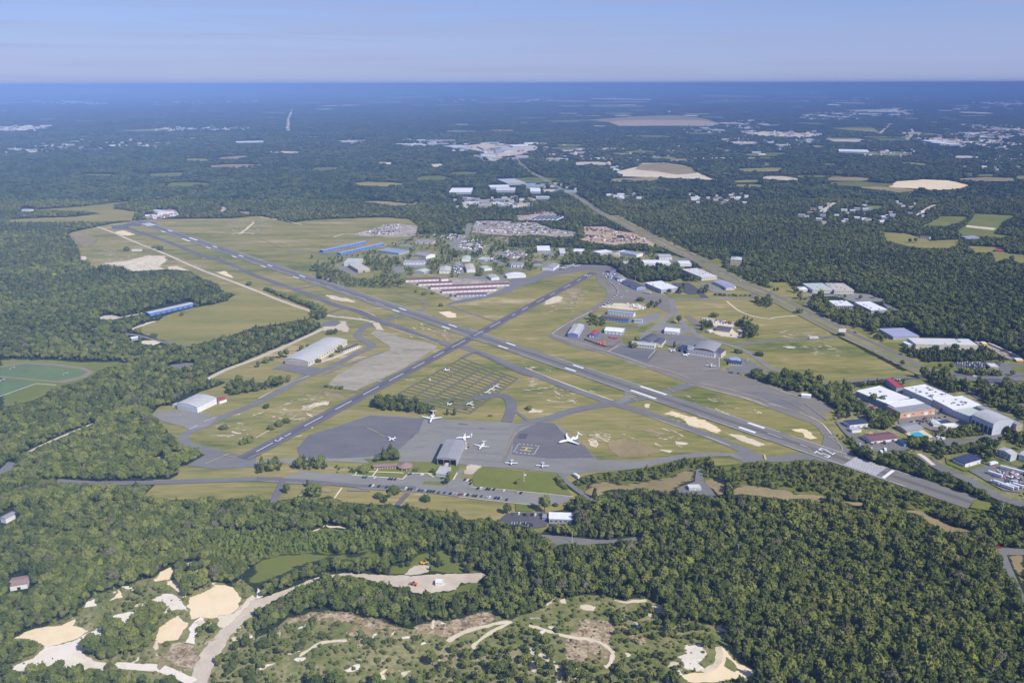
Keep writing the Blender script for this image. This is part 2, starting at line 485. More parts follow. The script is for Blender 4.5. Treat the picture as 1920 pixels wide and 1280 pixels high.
AIR = ("a 515,235 560,215 730,182 830,160 m 820,875 1000,872 1300,868 1450,855 1500,862 1640,895 1720,880 1920,870 n 240,862 340,870 "
 "b 1140,120 1220,170 1190,250 1050,290 960,330 830,370 640,400 480,420 395,490 430,540 500,580 640,600 660,630 900,640 1090,640 1120,560 1470,560 1740,545 1860,540 "
 "c 200,500 370,480 400,465 740,470 800,520 870,570 980,600 1200,590 1290,560 1300,500 1460,490 1700,620 1920,720 d 0,700 200,820 600,1050 1000,1260 "
 "h 1100,130 1100,190 420,245 330,330 510,420 520,500 640,770 960,890 1560,1100 1690,1140 1640,1190 1510,1170 840,950 500,830 300,812 0,815 "
 "g 1740,830 1530,860 1460,820 1180,830 900,880 740,900 540,925 400,1000 500,1075 440,1130 K 1640,500 1560,600 1370,640 1320,860 1200,960 1100,900 850,830 600,790 500,740 300,760 100,730 "
 "f 1500,1200 1350,1190 1150,1150 900,1140 640,1130 560,1090 420,1100 180,1100 0,1100 e 1850,1100 1640,1110 1500,1100 1200,1100 1070,1075 1150,1000 1150,955 1280,950 1340,920 1340,860 1450,840 1540,770 1380,710 1330,680 1220,560 1130,470 1200,400 1330,400 1500,300 1700,225 1550,200 1650,150 1920,30 "
 "b 0,1150 200,1070 430,970 490,930 480,900 400,870 330,875 200,900 0,925 a 1700,1000 1460,1060 1420,1075 1280,1045 1150,1010 1060,975 970,945 1200,880 1220,855 1440,790 1500,775 1600,765 1700,735 1770,690 1660,660 1640,610 1490,560 1430,515 1250,500 1100,510 990,515 900,480 800,465 720,490 675,470 660,435 605,430 600,400 590,330 560,300")
sheet('airfield_ground', AIR, 'field', amp=1.2, step=14)
sheet('field_ground', "a 1770,690 1920,660 b 400,830 395,870 330,880 200,905 0,930 a 1700,1005 1460,1065 1420,1078 1280,1048 1150,1012 1060,975 970,945 1220,875 1440,795 1600,768 1700,738", 'meadow', amp=1)
sheet('field_ground', "m 200,820 480,800 640,780 770,770 640,790 640,815 765,830 740,880 560,890 430,890 55,890 50,875 250,865 420,860 570,840 480,830", 'meadow')
# industrial park to the north
sheet('park_ground', "b 640,400 830,370 1050,290 1200,240 1320,230 1570,240 1580,150 1640,150 1640,220 1920,260 c 0,260 0,330 190,330 460,340 780,360 980,360 1100,380 1240,400 1300,440 1300,500 1200,480 1000,440 820,440 700,400 400,400 370,470 220,500 b 1860,540 1740,545 1470,560 1120,560 1090,640 900,640 660,630 430,540 395,490 480,420", 'scrub', cls=5, amp=2, step=20, fade=0)
# industrial area to the east
sheet('park_ground', "h 540,300 640,260 900,240 1150,190 1200,90 1380,75 1560,60 1920,60 1920,1170 1880,1150 1740,1110 1600,1030 1480,970 1340,890 1230,810 1130,770 1050,770 900,760 680,700 640,640 520,560 470,500 510,480 560,400", 'scrub', cls=6, amp=1.5, step=12, fade=0)
sheet('scrub_ground', "h 0,815 300,812 500,830 840,950 1510,1170 1640,1195 1920,1280 l 1900,150 1600,130 1200,0 h 930,1150 770,1120 600,1090 430,1100 0,1010 g 1640,1000 1600,940 1440,960 1400,900 1530,870 1740,830", 'green', cls=4, amp=1.5, fade=0)
sheet('scrub_ground', "g 540,925 740,900 900,880 1180,830 1290,785 1460,785 1500,800 1520,860 1400,890 1340,875 1190,930 1000,960 830,990 700,960 590,980 520,1060 440,1000", 'green', cls=4, amp=1, fade=0)
sheet('dry_field', "g 520,1060 590,980 700,960 830,990 1000,960 1190,930 1270,890 1340,875 1380,890 1380,960 1290,990 1230,1030 1200,1080 1100,1050 980,1030 870,1050 740,1040 650,1090 600,1110", 'tan', amp=1.2)
sheet('dry_field', "g 1430,960 1600,940 1620,1000 1600,1060 1560,1100", 'tan', amp=1)
sheet('dry_field', "h 0,1010 60,1020 200,1050 400,1070 460,1100 450,1130 330,1110 130,1110 0,1090 g 1660,1080 1640,1020 1720,990 1900,1000", 'tan', amp=1.5)
sheet('dry_field', "h 540,1110 620,1120 770,1125 700,1160 600,1140", 'tan', amp=1)
sheet('dry_field', "h 930,1155 1040,1175 1160,1185 1260,1240 l 1290,60 1400,100 1540,140 1560,160 1400,160 1310,155 1240,110 1180,60 h 1140,1230 1060,1200", 'tan', amp=1)
# ---- quarry land in the foreground
NZ[0] = 0.08
sheet('quarry_ground', "i 0,1210 60,1000 100,930 330,855 580,780 650,640 900,570 1150,490 1270,410 1460,370 1620,520 1740,560 1800,500 1900,590 j 0,655 0,760 0,1280 z 0,1280", 'scrub', cls=7, amp=1.5, fade=0)
sheet('quarry_ground', "j 0,930 120,870 250,800 400,750 550,730 720,750 850,790 980,830 1150,890 1300,850 1420,820 1620,770 1830,730 1840,800 1920,820 k 0,800 240,700 320,650 400,650 560,620 680,630 850,670 1000,640 1140,700 1120,770 1200,860 1330,800 1440,830 1530,850 1600,820 1620,960 1700,1060 1800,1180 1860,1230 1800,1280 j 0,1280", 'scrub', cls=3, amp=1.5, fade=0)
sheet('pine_ground', "j 0,130 400,150 520,120 850,140 990,180 980,260 850,290 760,300 450,310 200,320 0,370 i 1600,400 1560,250 1700,150", 'green', cls=2, amp=1.5, fade=0)
sheet('green_clearing', "j 50,350 300,300 500,310 780,320 830,290 960,295 950,350 850,350 700,370 560,360 400,390 240,450 180,480 60,530 0,540 i 1900,560 1850,480", 'green', amp=1.2)
sheet('green_clearing', "j 1220,310 1410,280 1500,350 1600,430 1700,450 1450,462 1330,452 1150,478 1000,470 990,390 1100,380", 'green', cls=6, amp=1)
sheet('green_clearing', "j 1300,610 1480,590 1570,530 1640,520 1750,530 1700,570 1500,620 1400,640", 'green', amp=1)
sheet('green_clearing', "k 350,720 420,690 500,760 490,860 420,900 350,870", 'scrub', cls=3, amp=1)
sheet('green_clearing', "k 780,1000 960,1000 950,1060 850,1100 770,1090", 'scrub', cls=3, amp=1)
sheet('green_clearing', "i 950,1170 1250,1190 1350,1240 1380,1280 900,1280", 'scrub', cls=3, amp=1)
sheet('gravel_lot', "j 1180,400 1230,385 1310,400 1310,450 1150,475 1110,470", 'gravel', amp=0.8)
sheet('haul_road', "j 1745,455 1450,460 1180,475 960,470 700,458 520,470 400,510 240,575 60,640 0,655 i 1900,620 1760,740 1640,900 1500,1050 1450,1150 1430,1280 1560,1280 1580,1180 1640,1100 1700,960 1800,850 1920,745 j 0,745 120,670 280,585 380,540 520,490 660,480 800,490 900,530 1130,570 1190,605 1300,605 1500,580 1540,530 1650,525", 'gravel', amp=0.5, fade=0)
for s, m in (("i 1215,440 1270,415 1320,420 1300,480 1260,510 1320,500 1415,580 1380,650 1330,600 1260,560 1230,510 1150,525 1140,490 1190,480", 'dune'),
             ("i 1420,640 1530,600 1600,540 1680,540 1760,560 1815,650 1790,720 1740,760 1650,790 1560,800 1480,785 1440,800 1410,760 1400,700", 'dune'),
             ("i 1180,870 1260,810 1340,780 1410,830 1400,890 1330,950 1200,990 1170,950", 'dune'),
             ("i 0,1190 100,1140 250,1085 330,1000 420,1000 560,950 700,880 780,815 800,860 790,940 700,975 640,1050 720,1110 900,1135 900,1175 700,1210 640,1225 550,1190 450,1160 350,1190 250,1235 100,1245 0,1230", 'whitesand'),
             ("i 770,875 780,810 860,770 1000,735 1060,680 1150,650 1250,600 1330,620 1430,740 1320,730 1200,775 1130,755 1060,815 1000,885 930,885 850,850", 'whitesand'),
             ("i 1640,770 1760,745 1860,640 1910,620 1900,680 1760,800 1680,860 1620,850", 'sand'), ("i 1380,960 1460,1000 1500,1090 1450,1180 1330,1150 1220,1090 1290,990", 'dirt'), ("i 1020,1100 1060,1060 1040,1120 960,1140", 'whitesand'),
             ("i 100,940 250,870 330,860 480,840 580,790 560,850 640,880 720,850 600,940 420,1000 330,1000 260,960", 'dune'),
             ("i 660,660 720,645 720,700 640,710", 'whitesand'), ("i 810,670 880,580 930,640 860,660", 'dune'),
             ("i 1340,390 1450,370 1500,440 1500,480 1440,430 1380,400", 'whitesand'), ("i 1540,485 1620,540 1590,545", 'whitesand'),
             ("i 1400,860 1500,780 1540,800 1480,900 1460,1000 1380,980 1420,900", 'whitesand'),
             ("k 1240,1080 1290,1060 1290,990 1400,990 1460,1060 1430,1100 1400,1140 1450,1180 1400,1200 1300,1180 1260,1110", 'whitesand'),
             ("k 1280,1215 1430,1200 1500,1180 1550,1120 1540,1020 1560,1000 1620,1060 1700,1130 1860,1220 1700,1260 1600,1280 1330,1280", 'dune'),
             ("k 1520,850 1590,820 1560,860 1610,900 1620,970 1590,960 1590,890 1530,880", 'dune'),
             ("k 680,630 850,665 1010,645 1020,675 860,685 780,660", 'sand'), ("k 1030,700 1130,695 1150,720 1100,770 1060,720", 'sand'),
             ("k 500,690 560,680 630,710 610,750 510,730", 'sand'), ("k 240,690 320,645 300,690 250,710", 'sand'), ("k 355,655 410,650 410,680 360,680", 'sand'),
             ("j 870,370 920,345 950,380 980,430 930,430", 'whitesand'), ("j 410,145 520,98 700,115 715,128 600,118 520,112 430,148", 'sand'),
             ("j 0,560 40,590 60,630 0,650", 'whitesand'), ("j 270,1130 300,1090 320,1100 290,1135", 'whitesand'),
             ("j 900,1220 960,1180 1000,1160 960,1220 1010,1280 960,1280", 'dune'), ("j 1060,1170 1180,1190 1100,1240", 'sand')):
    sheet('sand_patch', s, m, amp=0.9, step=5, cls=9 if m == 'whitesand' else 0, fade=0.35)
for s in ("j 0,905 120,860 250,800 400,750 500,730 700,750 900,790 1150,880 1160,920 1000,915 850,890 700,850 520,810 400,810 250,850 130,890 0,940",
          "j 1170,860 1300,810 1440,820 1620,760 1830,725 1840,800 1700,870 1540,930 1440,970 1330,940 1180,920",
          "k 400,920 500,870 510,790 750,790 765,870 750,960 765,1060 720,1150 700,1090 500,1110 390,1080 390,960",
          "k 800,860 860,850 960,920 1040,960 960,1000 880,940"):
    sheet('bare_earth', s, 'dirt', amp=1.6, step=7, cls=8)
ribbon('dirt_track', "i 860,1150 1180,1168 1300,1208 1450,1275", 7, 'whitesand', amp=.3)
for s, w in (("k 130,850 260,885 400,930 600,960 700,1000 760,1060 740,1130 700,1160", 3), ("j 1920,820 1800,880 1640,990 1650,1030", 3),
             ("j 1440,970 1560,900 1740,850 1900,820", 4), ("k 200,1060 330,1160 350,1280", 4), ("k 1430,1200 1520,1150 1555,1080 1545,1010", 5), ("j 320,1080 500,980 700,960", 3)):
    ribbon('dirt_track', s, w, 'sand', amp=0.4)
sheet('green_clearing', "k 1600,1080 1650,1110 1700,1180 1660,1200 1580,1150", 'scrub', cls=None, amp=0.8)
for k in range(170):
    NZ[0] = 0.42 + (k % 12) * 0.004
    bx = rnd.choice([("i", 650, 560, 1420, 900), ("i", 250, 780, 900, 1050), ("i", 1100, 900, 1500, 1200), ("j", 0, 800, 1900, 1270), ("k", 0, 780, 1250, 1280), ("i", 1500, 760, 1900, 1000), ("j", 600, 700, 1500, 980)]); c = CROPS[bx[0]]
    x, y = c[0] + rnd.uniform(bx[1], bx[3]) / 4, c[1] + rnd.uniform(bx[2], bx[4]) / 4
    if look(CLS, np.array([(x, y)]))[0] not in (3, 7, 8): continue
    g = G((x, y)); L = rnd.uniform(2, 11); wd = rnd.uniform(.8, 4); an = rnd.uniform(0, 3.1)
    pts = [(g.x + math.cos(t * .63) * L * r_ * math.cos(an) - math.sin(t * .63) * wd * r_ * math.sin(an), g.y + math.cos(t * .63) * L * r_ * math.sin(an) + math.sin(t * .63) * wd * r_ * math.cos(an), 0) for t, r_ in ((t, rnd.uniform(.55, 1.3)) for t in range(10))]
    sheet('sand_patch', [tuple(q) for q in proj(np.array(pts))], rnd.choice(['sand', 'tan', 'whitesand', 'sand', 'dirt']), cls=None)
# ---- left side
NZ[0] = 0.08
sheet('sports_ground', "e 0,50 100,50 400,55 600,70 870,70 1000,80 960,95 800,120 700,180 560,240 430,270 350,320 250,370 120,400 40,420 0,440", 'lawn', amp=0.8)
sheet('running_track', "e 0,105 180,75 400,85 640,118 705,150 640,190 480,232 300,215 60,195 0,190", 'trackred')
sheet('sports_turf', "e 0,115 190,85 400,100 600,125 660,150 600,182 440,217 200,197 0,178", 'turf')
sheet('sports_turf', "e 0,200 180,215 270,235 0,330", 'turf')
ribbon('pitch_marking', "e 0,332 270,236 420,246", 1.0, 'white_marking', cls=None, sm=False)
sheet('road', "e 0,880 60,820 120,830 100,880 0,915", 'asphalt')
ribbon('woodland_track', "e 120,800 270,720 400,660 540,600 740,520", 5, 'gravel', sm=True)
ribbon('woodland_track', "e 1150,800 1380,740", 4, 'gravel')
sheet('gravel_clearing', "a 730,870 760,850 850,840 900,855 1050,825 1090,820 1060,835 880,870 830,885", 'gravel', amp=1)
sheet('dirt_edge', "a 970,945 1010,930 1130,890 1210,880 1100,915 1000,950", 'sand', amp=.8)
ribbon('road', "a 930,980 1060,1000 1200,1040 1400,1075", 7, 'asphalt')
sheet('bare_earth', "a 1050,1035 1150,1030 1210,1045 1160,1070 1060,1060", 'sand', amp=.8)
sheet('pond_yard', "e 1240,120 1290,95 1400,80 1470,85 1450,110 1330,130", 'asphalt')
ribbon('gravel_road', "e 1550,205 1700,130 1920,50 b 0,1165 200,1085 430,980 520,940 640,910", 9, 'gravel')
sheet('bare_earth', "b 490,900 600,880 680,890 705,940 700,985 620,960 500,960", 'gravel', amp=1.5)
# ---- forest service clearings bottom
sheet('road', "k 200,165 380,180 620,205 660,215 640,235 560,250 400,235 330,250 260,200", 'asphalt')
ribbon('road', "k 620,222 800,215 1000,190", 6, 'asphalt')
sheet('road', "l 1700,260 1760,265 1920,275 1920,320 1790,320 1830,420 1920,620 1920,700 1850,520 1760,430 1740,320", 'asphalt')
sheet('dry_field', "l 1790,320 1920,320 1920,590 1880,500", 'tan', amp=1)
# ================================================================ SANDY SCARS ON THE AIRFIELD
NZ[0] = 0.10
for s, m in (("a 515,235 620,225 740,260 720,310 640,330 600,330 570,290", 'tan'), ("a 850,220 930,205 1025,240 960,250 880,245", 'dune'),
             ("a 720,488 800,450 950,435 1100,395 1240,395 1260,440 1200,480 1260,500 1100,510 990,515 900,478 800,465", 'sand'),
             ("a 1250,480 1330,470 1430,510 1250,500", 'sand'), ("a 1620,520 1700,510 1760,560 1740,572 1650,540", 'dune'), ("a 600,400 650,405 655,432 605,430", 'sand'),
             ("b 500,685 560,690 700,720 780,750 700,748 600,735 540,715", 'sand'), ("b 1370,820 1440,812 1520,840 1500,862 1440,865", 'dune'),
             ("b 1280,950 1400,960 1480,990 1550,1020 1520,1040 1420,1030 1340,990", 'tan'), ("g 990,385 1040,380 1050,410 1020,430", 'sand'),
             ("g 1130,460 1200,430 1300,470 1420,490 1560,570 1600,600 1560,620 1480,590 1350,570 1260,500", 'dune'),
             ("g 1600,600 1740,620 1900,690 1860,715 1720,680", 'sand'), ("h 170,575 230,568 320,600 380,655 330,660 240,610", 'dune'),
             ("g 705,690 760,655 860,645 960,670 1060,710 1150,745 1060,780 880,795 800,790 730,750", 'tan'),
             ("g 100,450 140,420 230,435 200,455", 'sand'), ("g 570,650 640,640 640,710 590,700", 'sand'), ("g 1100,730 1210,740 1180,755", 'sand'),
             ("c 240,730 330,700 380,700 380,740 280,765 230,770", 'sand'), ("c 430,680 500,700 480,760 420,750", 'tan'), ("c 380,650 520,640 540,690 400,690", 'tan'),
             ("g 845,540 960,560 1100,590 1190,630 1100,620 900,580", 'tan'), ("g 1215,670 1330,680 1300,700 1220,690", 'sand'),
             ("f 330,430 420,380 560,370 550,395 400,420", 'sand'), ("f 460,290 640,310 660,350 540,330", 'tan'), ("f 200,470 420,440 300,500", 'tan'),
             ("h 1740,435 1800,460 1860,480 1760,450", 'sand'), ("d 0,965 200,975 480,965 380,985 100,985", 'tan'), ("d 90,1070 210,1080 150,1095", 'sand')):
    sheet('sand_patch', s, m, cls=0, amp=1.6, step=7)
for s in ("f 20,420 200,350 400,300 560,290 680,330 640,400 450,440 250,520 60,640 0,600", "e 1640,560 1800,480 1920,440 1920,600 1760,720 1620,700", "c 200,700 330,650 560,610 640,650 560,800 300,860 130,850", "b 1090,870 1300,920 1560,1000 1540,1040 1300,1010 1080,930", "g 500,560 700,580 720,740 600,760 540,680",
          "g 840,530 1150,560 1380,640 1560,730 1300,740 1000,640", "g 1000,380 1300,450 1620,580 1900,680 1860,720 1560,640 1250,540 1020,440", "a 1260,380 1500,420 1800,560 1760,600 1450,500 1260,460", "d 0,940 250,940 500,960 480,1010 0,1000", "h 1500,300", "g 1300,290 1600,330 1900,450 1900,540 1600,440 1320,340",
          "g 20,30 300,110 700,270 640,300 300,190 20,90", "b 900,880 1060,880 1240,960 1300,1020 1100,960", "a 700,340 960,330 1240,400 1250,500 1000,510 680,470", "g 30,100 330,220 640,370 500,420 100,420 40,240", "c 0,1100 200,1200 600,1280 0,1280", "d 40,1060 400,1040 700,1120 600,1200 200,1150", "m 1250,880 1500,870 1600,920 1500,960 1250,950",
          "h 1640,420", "f 1440,360 1640,330 1700,420 1560,500"):
    if len(P(s)) > 3: sheet('bare_speckle', s, 'speckle', cls=None, amp=1, step=12, fade=2)
# narrow wisps of bare ground lying along the runways
for k in range(330):
    NZ[0] = 0.20 + (k % 12) * 0.004
    box = rnd.choice([("a", 700, 470, 1250, 500), ("a", 1300, 380, 1800, 560), ("b", 1080, 880, 1560, 1030), ("f", 330, 290, 680, 430), ("f", 20, 420, 420, 640),
                      ("c", 130, 640, 560, 830), ("g", 560, 560, 720, 720), ("g", 850, 540, 1300, 720), ("g", 260, 260, 620, 380), ("g", 1300, 290, 1880, 500),
                      ("g", 30, 40, 700, 330), ("b", 540, 830, 900, 880), ("g", 1150, 430, 1900, 720), ("d", 0, 950, 480, 1100), ("e", 1640, 460, 1920, 640), ("f", 1000, 100, 1700, 400)])
    c = CROPS[box[0]]
    x = c[0] + rnd.uniform(box[1], box[3]) / 4; y = c[1] + rnd.uniform(box[2], box[4]) / 4
    if look(CLS, np.array([(x, y)]))[0] != 0: continue
    g = G((x, y)); an = R(135) + rnd.gauss(0, 0.25) if box[0] in 'abdg' else R(rnd.choice([40, 135])) + rnd.gauss(0, 0.3)
    L = rnd.uniform(5, 24); wd = rnd.uniform(0.5, 2.2)
    pts = []
    for t in range(12):
        th = 2 * math.pi * t / 12
        r_ = rnd.uniform(0.6, 1.2)
        u, v_ = math.cos(th) * L * r_, math.sin(th) * wd * r_
        pts.append((g.x + u * math.cos(an) - v_ * math.sin(an), g.y + u * math.sin(an) + v_ * math.cos(an), 0))
    pp = proj(np.array(pts))
    sheet('sand_patch', [tuple(q) for q in pp], rnd.choice(['sand', 'tan', 'sand']), cls=None)
# ================================================================ PAVEMENT
NZ[0] = 0.26
sheet('hangar_pavement', "b 1110,595 1480,565 1900,590 1920,640 1850,680 1760,705 1500,745 1400,695 1300,655 1200,625", 'yard', fade=0)
sheet('apron', "c 0,565 140,562 280,500 380,490 400,465 740,470 800,530 780,560 700,560 650,510 560,510 300,550 100,620 0,660 b 1920,670 1700,720 1600,740 1450,765 1440,755 1500,735 1740,690 1840,650 1900,610 1920,560", 'asphalt', fade=0)
sheet('apron', "c 290,1000 330,960 410,920 560,900 620,1000 540,1030 620,1070 750,1090 830,1050 880,1090 1100,1110 1220,1090 1320,1130 1560,1160 1570,1250 g 1640,150 1800,200 1920,230 h 0,240 160,290 330,330 510,420 430,460 380,540 300,470 0,400 g 1400,235 1340,220 980,95 800,30 c 500,1075", 'brownasphalt', fade=0)
sheet('apron_patch', "c 730,1120 830,1070 1100,1110 1020,1200 900,1190", 'darkasphalt')
sheet('apron_patch', "c 540,1035 600,1000 700,960 820,1000 830,1050 750,1090 640,1075", 'brownasphalt')
sheet('apron_patch', "h 0,305 200,350 260,400 240,450 100,430 0,400 g 1700,290", 'asphalt')
sheet('parking_lot', "c 680,540 720,510 760,520 850,600 980,650 1140,690 1200,740 1220,830 1160,820 1000,740 860,750 740,790 620,790 700,720 750,660", 'brownasphalt')
sheet('sandy_lot', "c 640,785 760,750 850,755 1000,770 1000,800 900,812 720,792", 'sand')
sheet('parking_lot', "c 940,870 1040,830 1140,830 1100,870 1000,920 940,930", 'paleasphalt')
sheet('parking_lot', "c 1060,920 1090,905 1290,915 1390,960 1260,990 1100,970 1040,960", 'paleasphalt')
sheet('parking_lot', "c 1080,980 1400,1000 1450,1050 1350,1020 1270,1050 1200,1090 1080,1020", 'asphalt')
sheet('parking_lot', "c 1200,600 1330,600 1400,650 1480,715 1390,715 1200,640", 'newasphalt')
sheet('parking_lot', "c 1390,590 1500,610 1640,695 1580,695 1440,640", 'paleasphalt')
sheet('dark_track', "c 1290,850 1330,845 1430,910 1400,960", 'brownasphalt')
sheet('sandy_lot', "c 1400,870 1480,865 1560,880 1700,900 1660,950 1740,1000 1700,1020 1540,1000 1480,960 1520,930", 'sand', amp=.6)
sheet('apron_patch', "c 1250,1090 1340,1130 1600,1160 1480,1060 1330,1020 1270,1045", 'asphalt')
sheet('lawn_patch', "c 960,930 1020,930 1000,960 950,970", 'lawn', fade=0); sheet('lawn_patch', "c 1130,890 1210,850 1220,910", 'lawn', fade=0)
sheet('lawn_patch', "c 1150,690 1400,690 1420,718 1200,722", 'lawn', fade=0); sheet('lawn_patch', "c 1560,1180 1600,1165 1700,1205 1560,1225", 'lawn', fade=0)
sheet('parking_lot', "c 1700,1160 1780,1180 1920,1270 1920,1280 g 1640,160 c 1600,1240 1720,1215", 'asphalt')
# quiet roads
ribbon('road', "c 1190,722 1500,725 1790,715", 9, 'paleasphalt', sm=False)
ribbon('road', "c 1790,715 1810,690 1835,655", 8, 'asphalt')
ribbon('road', "c 1195,722 1205,800 1180,850 1080,930 960,1010 930,1050", 10, 'paleasphalt')
ribbon('road', "c 1200,740 1225,830 1300,920 1420,1010 1640,1070 1800,1140 1920,1230 d 130,1280 h 150,180 260,240", 10, 'paleasphalt')
ribbon('road', "c 1680,1075 1920,1040 d 0,1045 300,1022 540,1000 640,1010", 9, 'asphalt')
ribbon('sand_path', "c 1610,740 1700,810 1800,850 1920,870 d 60,860 240,845", 4, 'sand')
ribbon('fence_road', "c 800,920 870,935 960,940", 5, 'asphalt')
# ---- taxiways
TW = 'asphalt'
ribbon('taxiway', "c 655,515 670,600 735,660 715,730 610,800 440,900 295,1000", 15, 'brownasphalt')
ribbon('taxiway', "c 295,1000 500,1075 720,1125 g 800,25 1000,100 1340,222 1500,270 1750,340 1920,400 h 200,470 380,540 470,640 570,750", 15, 'brownasphalt')
ribbon('taxiway', "a 1060,135 960,160 930,180 1100,240 1250,290 1500,390 1700,450 1920,550 b 150,600 400,690 600,770 750,810 870,860 960,900 1060,930 1200,985 1370,1045 1450,1070", 14, 'darkasphalt')
sheet('taxiway', "a 830,175 930,165 1060,133 1120,145 960,180 1020,215 940,200 850,200", 'darkasphalt')
ribbon('taxiway', "b 100,615 300,640 430,632", 9, TW); ribbon('taxiway', "b 540,830 650,795 700,790", 6, 'darkasphalt')
ribbon('taxiway', "b 960,895 1040,860 1130,845", 14, TW)
ribbon('taxiway', "b 1380,1040 1450,1060 1560,1080 1640,1110", 13, 'brownasphalt')
ribbon('taxiway', "b 1020,680 1200,720 1275,755 1250,800 1200,820", 6, 'brownasphalt')
ribbon('taxiway', "b 1430,765 1500,790 1700,860 1800,890", 6, 'brownasphalt')
ribbon('taxiway', "b 1540,1080 1620,1105 1900,1215 g 60,130 370,245 770,390 900,425 1100,490 1400,600 1700,720 1860,790 h 0,800 130,800 250,775", 15, TW)
ribbon('taxiway', "g 0,560 130,530 300,490 420,450 600,410 790,385 880,360 1000,345", 16, TW)
ribbon('taxiway', "g 790,385 860,350 870,300 830,275", 10, 'paleasphalt')
ribbon('taxiway', "g 1110,315 1200,290 1360,235", 15, TW)
sheet('taxiway', "h 60,620 280,745 640,775 560,690 480,600 430,560 420,640 400,700 300,690", TW)
sheet('taxiway', "h 0,790 120,795 250,770 320,745 500,830 300,812 0,812 g 1740,830 1640,785 1700,740 1920,800", TW)
ribbon('taxiway', "e 1790,790 1600,750 1420,700 1370,645 1440,590 1560,545 1640,500 1920,385 f 0,380 250,250 360,190 470,150 620,85 b 760,1130 870,1075 790,1020 760,985 860,900", 13, TW)
ribbon('taxiway', "f 500,175 700,90 960,0", 7, 'brownasphalt')
sheet('apron', "e 1130,470 1200,445 1330,440 1500,450 1640,490 1560,555 1420,580 1380,560 1220,520", 'paleasphalt', fade=0)
sheet('apron', "f 120,125 215,85 390,105 500,125 430,175 350,170 200,135", TW, fade=0)
ribbon('service_strip', "b 440,1210 620,1150 790,1075", 9, 'gravel')
sheet('apron', "b 500,900 600,880 640,900 600,925 480,930", TW, fade=0)
sheet('old_ramp', "b 860,985 900,950 1080,1010 1280,1050 1365,1080 f 1130,110 950,200 750,290 640,280 540,240 620,170 800,60 b 1000,1110 1010,1085", 'oldconcrete', amp=0.5, step=8, fade=0)
sheet('old_ramp', "b 900,900 920,900 960,960 900,950", 'gravel', fade=0)
sheet('old_ramp', "f 900,215 940,212 990,228 960,240", 'oldconcrete', fade=0)
sheet('runway_pad', "e 1400,850 1560,760 1700,750 1920,790 f 0,750 0,850 e 1920,862 1600,878", TW)
sheet('apron', "f 0,820 100,805 330,795 310,700 480,600 620,550 860,470 1260,495 1860,530 1920,535 g 70,540 320,530 540,700 640,810 960,815 1200,780 1400,752 1660,760 1740,800 1660,790 1640,780 1460,785 1280,800 1150,830 900,880 580,900 380,935 330,905 0,875 f 1690,860 1520,840 1350,830 1080,825 860,835 600,820 200,840 0,850", 'paleasphalt', fade=0)
sheet('apron_patch', "f 400,620 620,555 860,475 1260,500 1220,600 1100,710 1060,740 860,785 600,800 330,790 310,720", 'darkasphalt', amp=0.4)
sheet('apron_patch', "g 0,770 10,650 50,600 130,560 200,530 320,535 370,600 540,700 620,795 270,800", 'darkasphalt', amp=0.3)
sheet('apron_patch', "N 370,565 540,575 490,675 310,655", 'newasphalt')
sheet('apron_patch', "J 640,270 780,285 770,298 630,285", 'newasphalt'); sheet('apron_patch', "J 950,330 1030,345 1030,362 945,350", 'darkasphalt')
for s in ("J 0,290 330,330 700,360", "J 170,380 400,390", "J 420,320 800,350 1400,370", "J 850,420 1400,440", "J 740,700 1300,740", "J 640,810 900,820 1280,860", "J 0,620 110,630", "J 70,525 170,530"):
    ribbon('apron_seam', s, 0.9, 'darkasphalt', cls=None)
ribbon('apron_seam', "J 1550,310 1450,480 1380,680 1300,860", 5, 'brownasphalt', cls=None)
ribbon('painted_line', "J 1500,400 1430,520 1370,660 1330,760", 0.3, 'yellow_marking', cls=None)
sheet('lawn_patch', "f 800,800 1060,800 1080,825 860,838", 'lawn', fade=0)
# tie-down lanes: paved lanes crossing the grass in two directions
qa, qb, qc, qd = (P("M 250,530")[0], P("M 1060,75")[0], P("M 1730,320")[0], P("M 1150,740")[0])
def bil(u, v):
    return tuple((1 - u) * ((1 - v) * qa[k] + v * qb[k]) + u * ((1 - v) * qd[k] + v * qc[k]) for k in (0, 1))
for u in (0.0, 0.2, 0.4, 0.6, 0.8, 1.0):
    ribbon('tie_down_lane', [bil(u, v / 8) for v in range(9)], 6 if u in (0.4, 0.8) else 3.6, 'lane', cls=None, sm=False)
for k in range(17):
    v = k / 16
    ribbon('tie_down_lane', [bil(u / 6, v) for u in range(7)], 2.0, 'lane', cls=None, sm=False)
ribbon('taxiway', "M 1200,560 1500,520 1620,560 1660,640 1640,740 1600,840", 14, 'darkasphalt')
ribbon('taxiway', "M 1690,700 1880,835", 5, 'asphalt')
ribbon('taxiway', "M 1050,80 1150,30 1220,10 1300,30 1720,230 1920,300", 6, 'darkasphalt', cls=None)
for s, w in (("g 100,118 370,228 700,345 760,362", 2.2), ("g 180,30 500,150 800,260", 1.2), ("g 900,440 1400,615 1640,705", 1.0), ("c 300,985 420,905 600,815", 1.0), ("c 320,1005 720,1140 1000,1240", 1.0), ("h 0,378 200,445 380,520 480,620", 1.2), ("b 1000,940 1200,1000 1370,1060", 1.5),
             ("f 20,350 250,235 400,180", 1.2), ("f 0,645 80,600 300,480", 1.2), ("g 1320,240 1500,285 1760,350 1920,410", 1.2), ("b 600,755 760,795 900,855", 1.2)):
    ribbon('sandy_shoulder', s, w, 'sand', cls=None, amp=0.35)
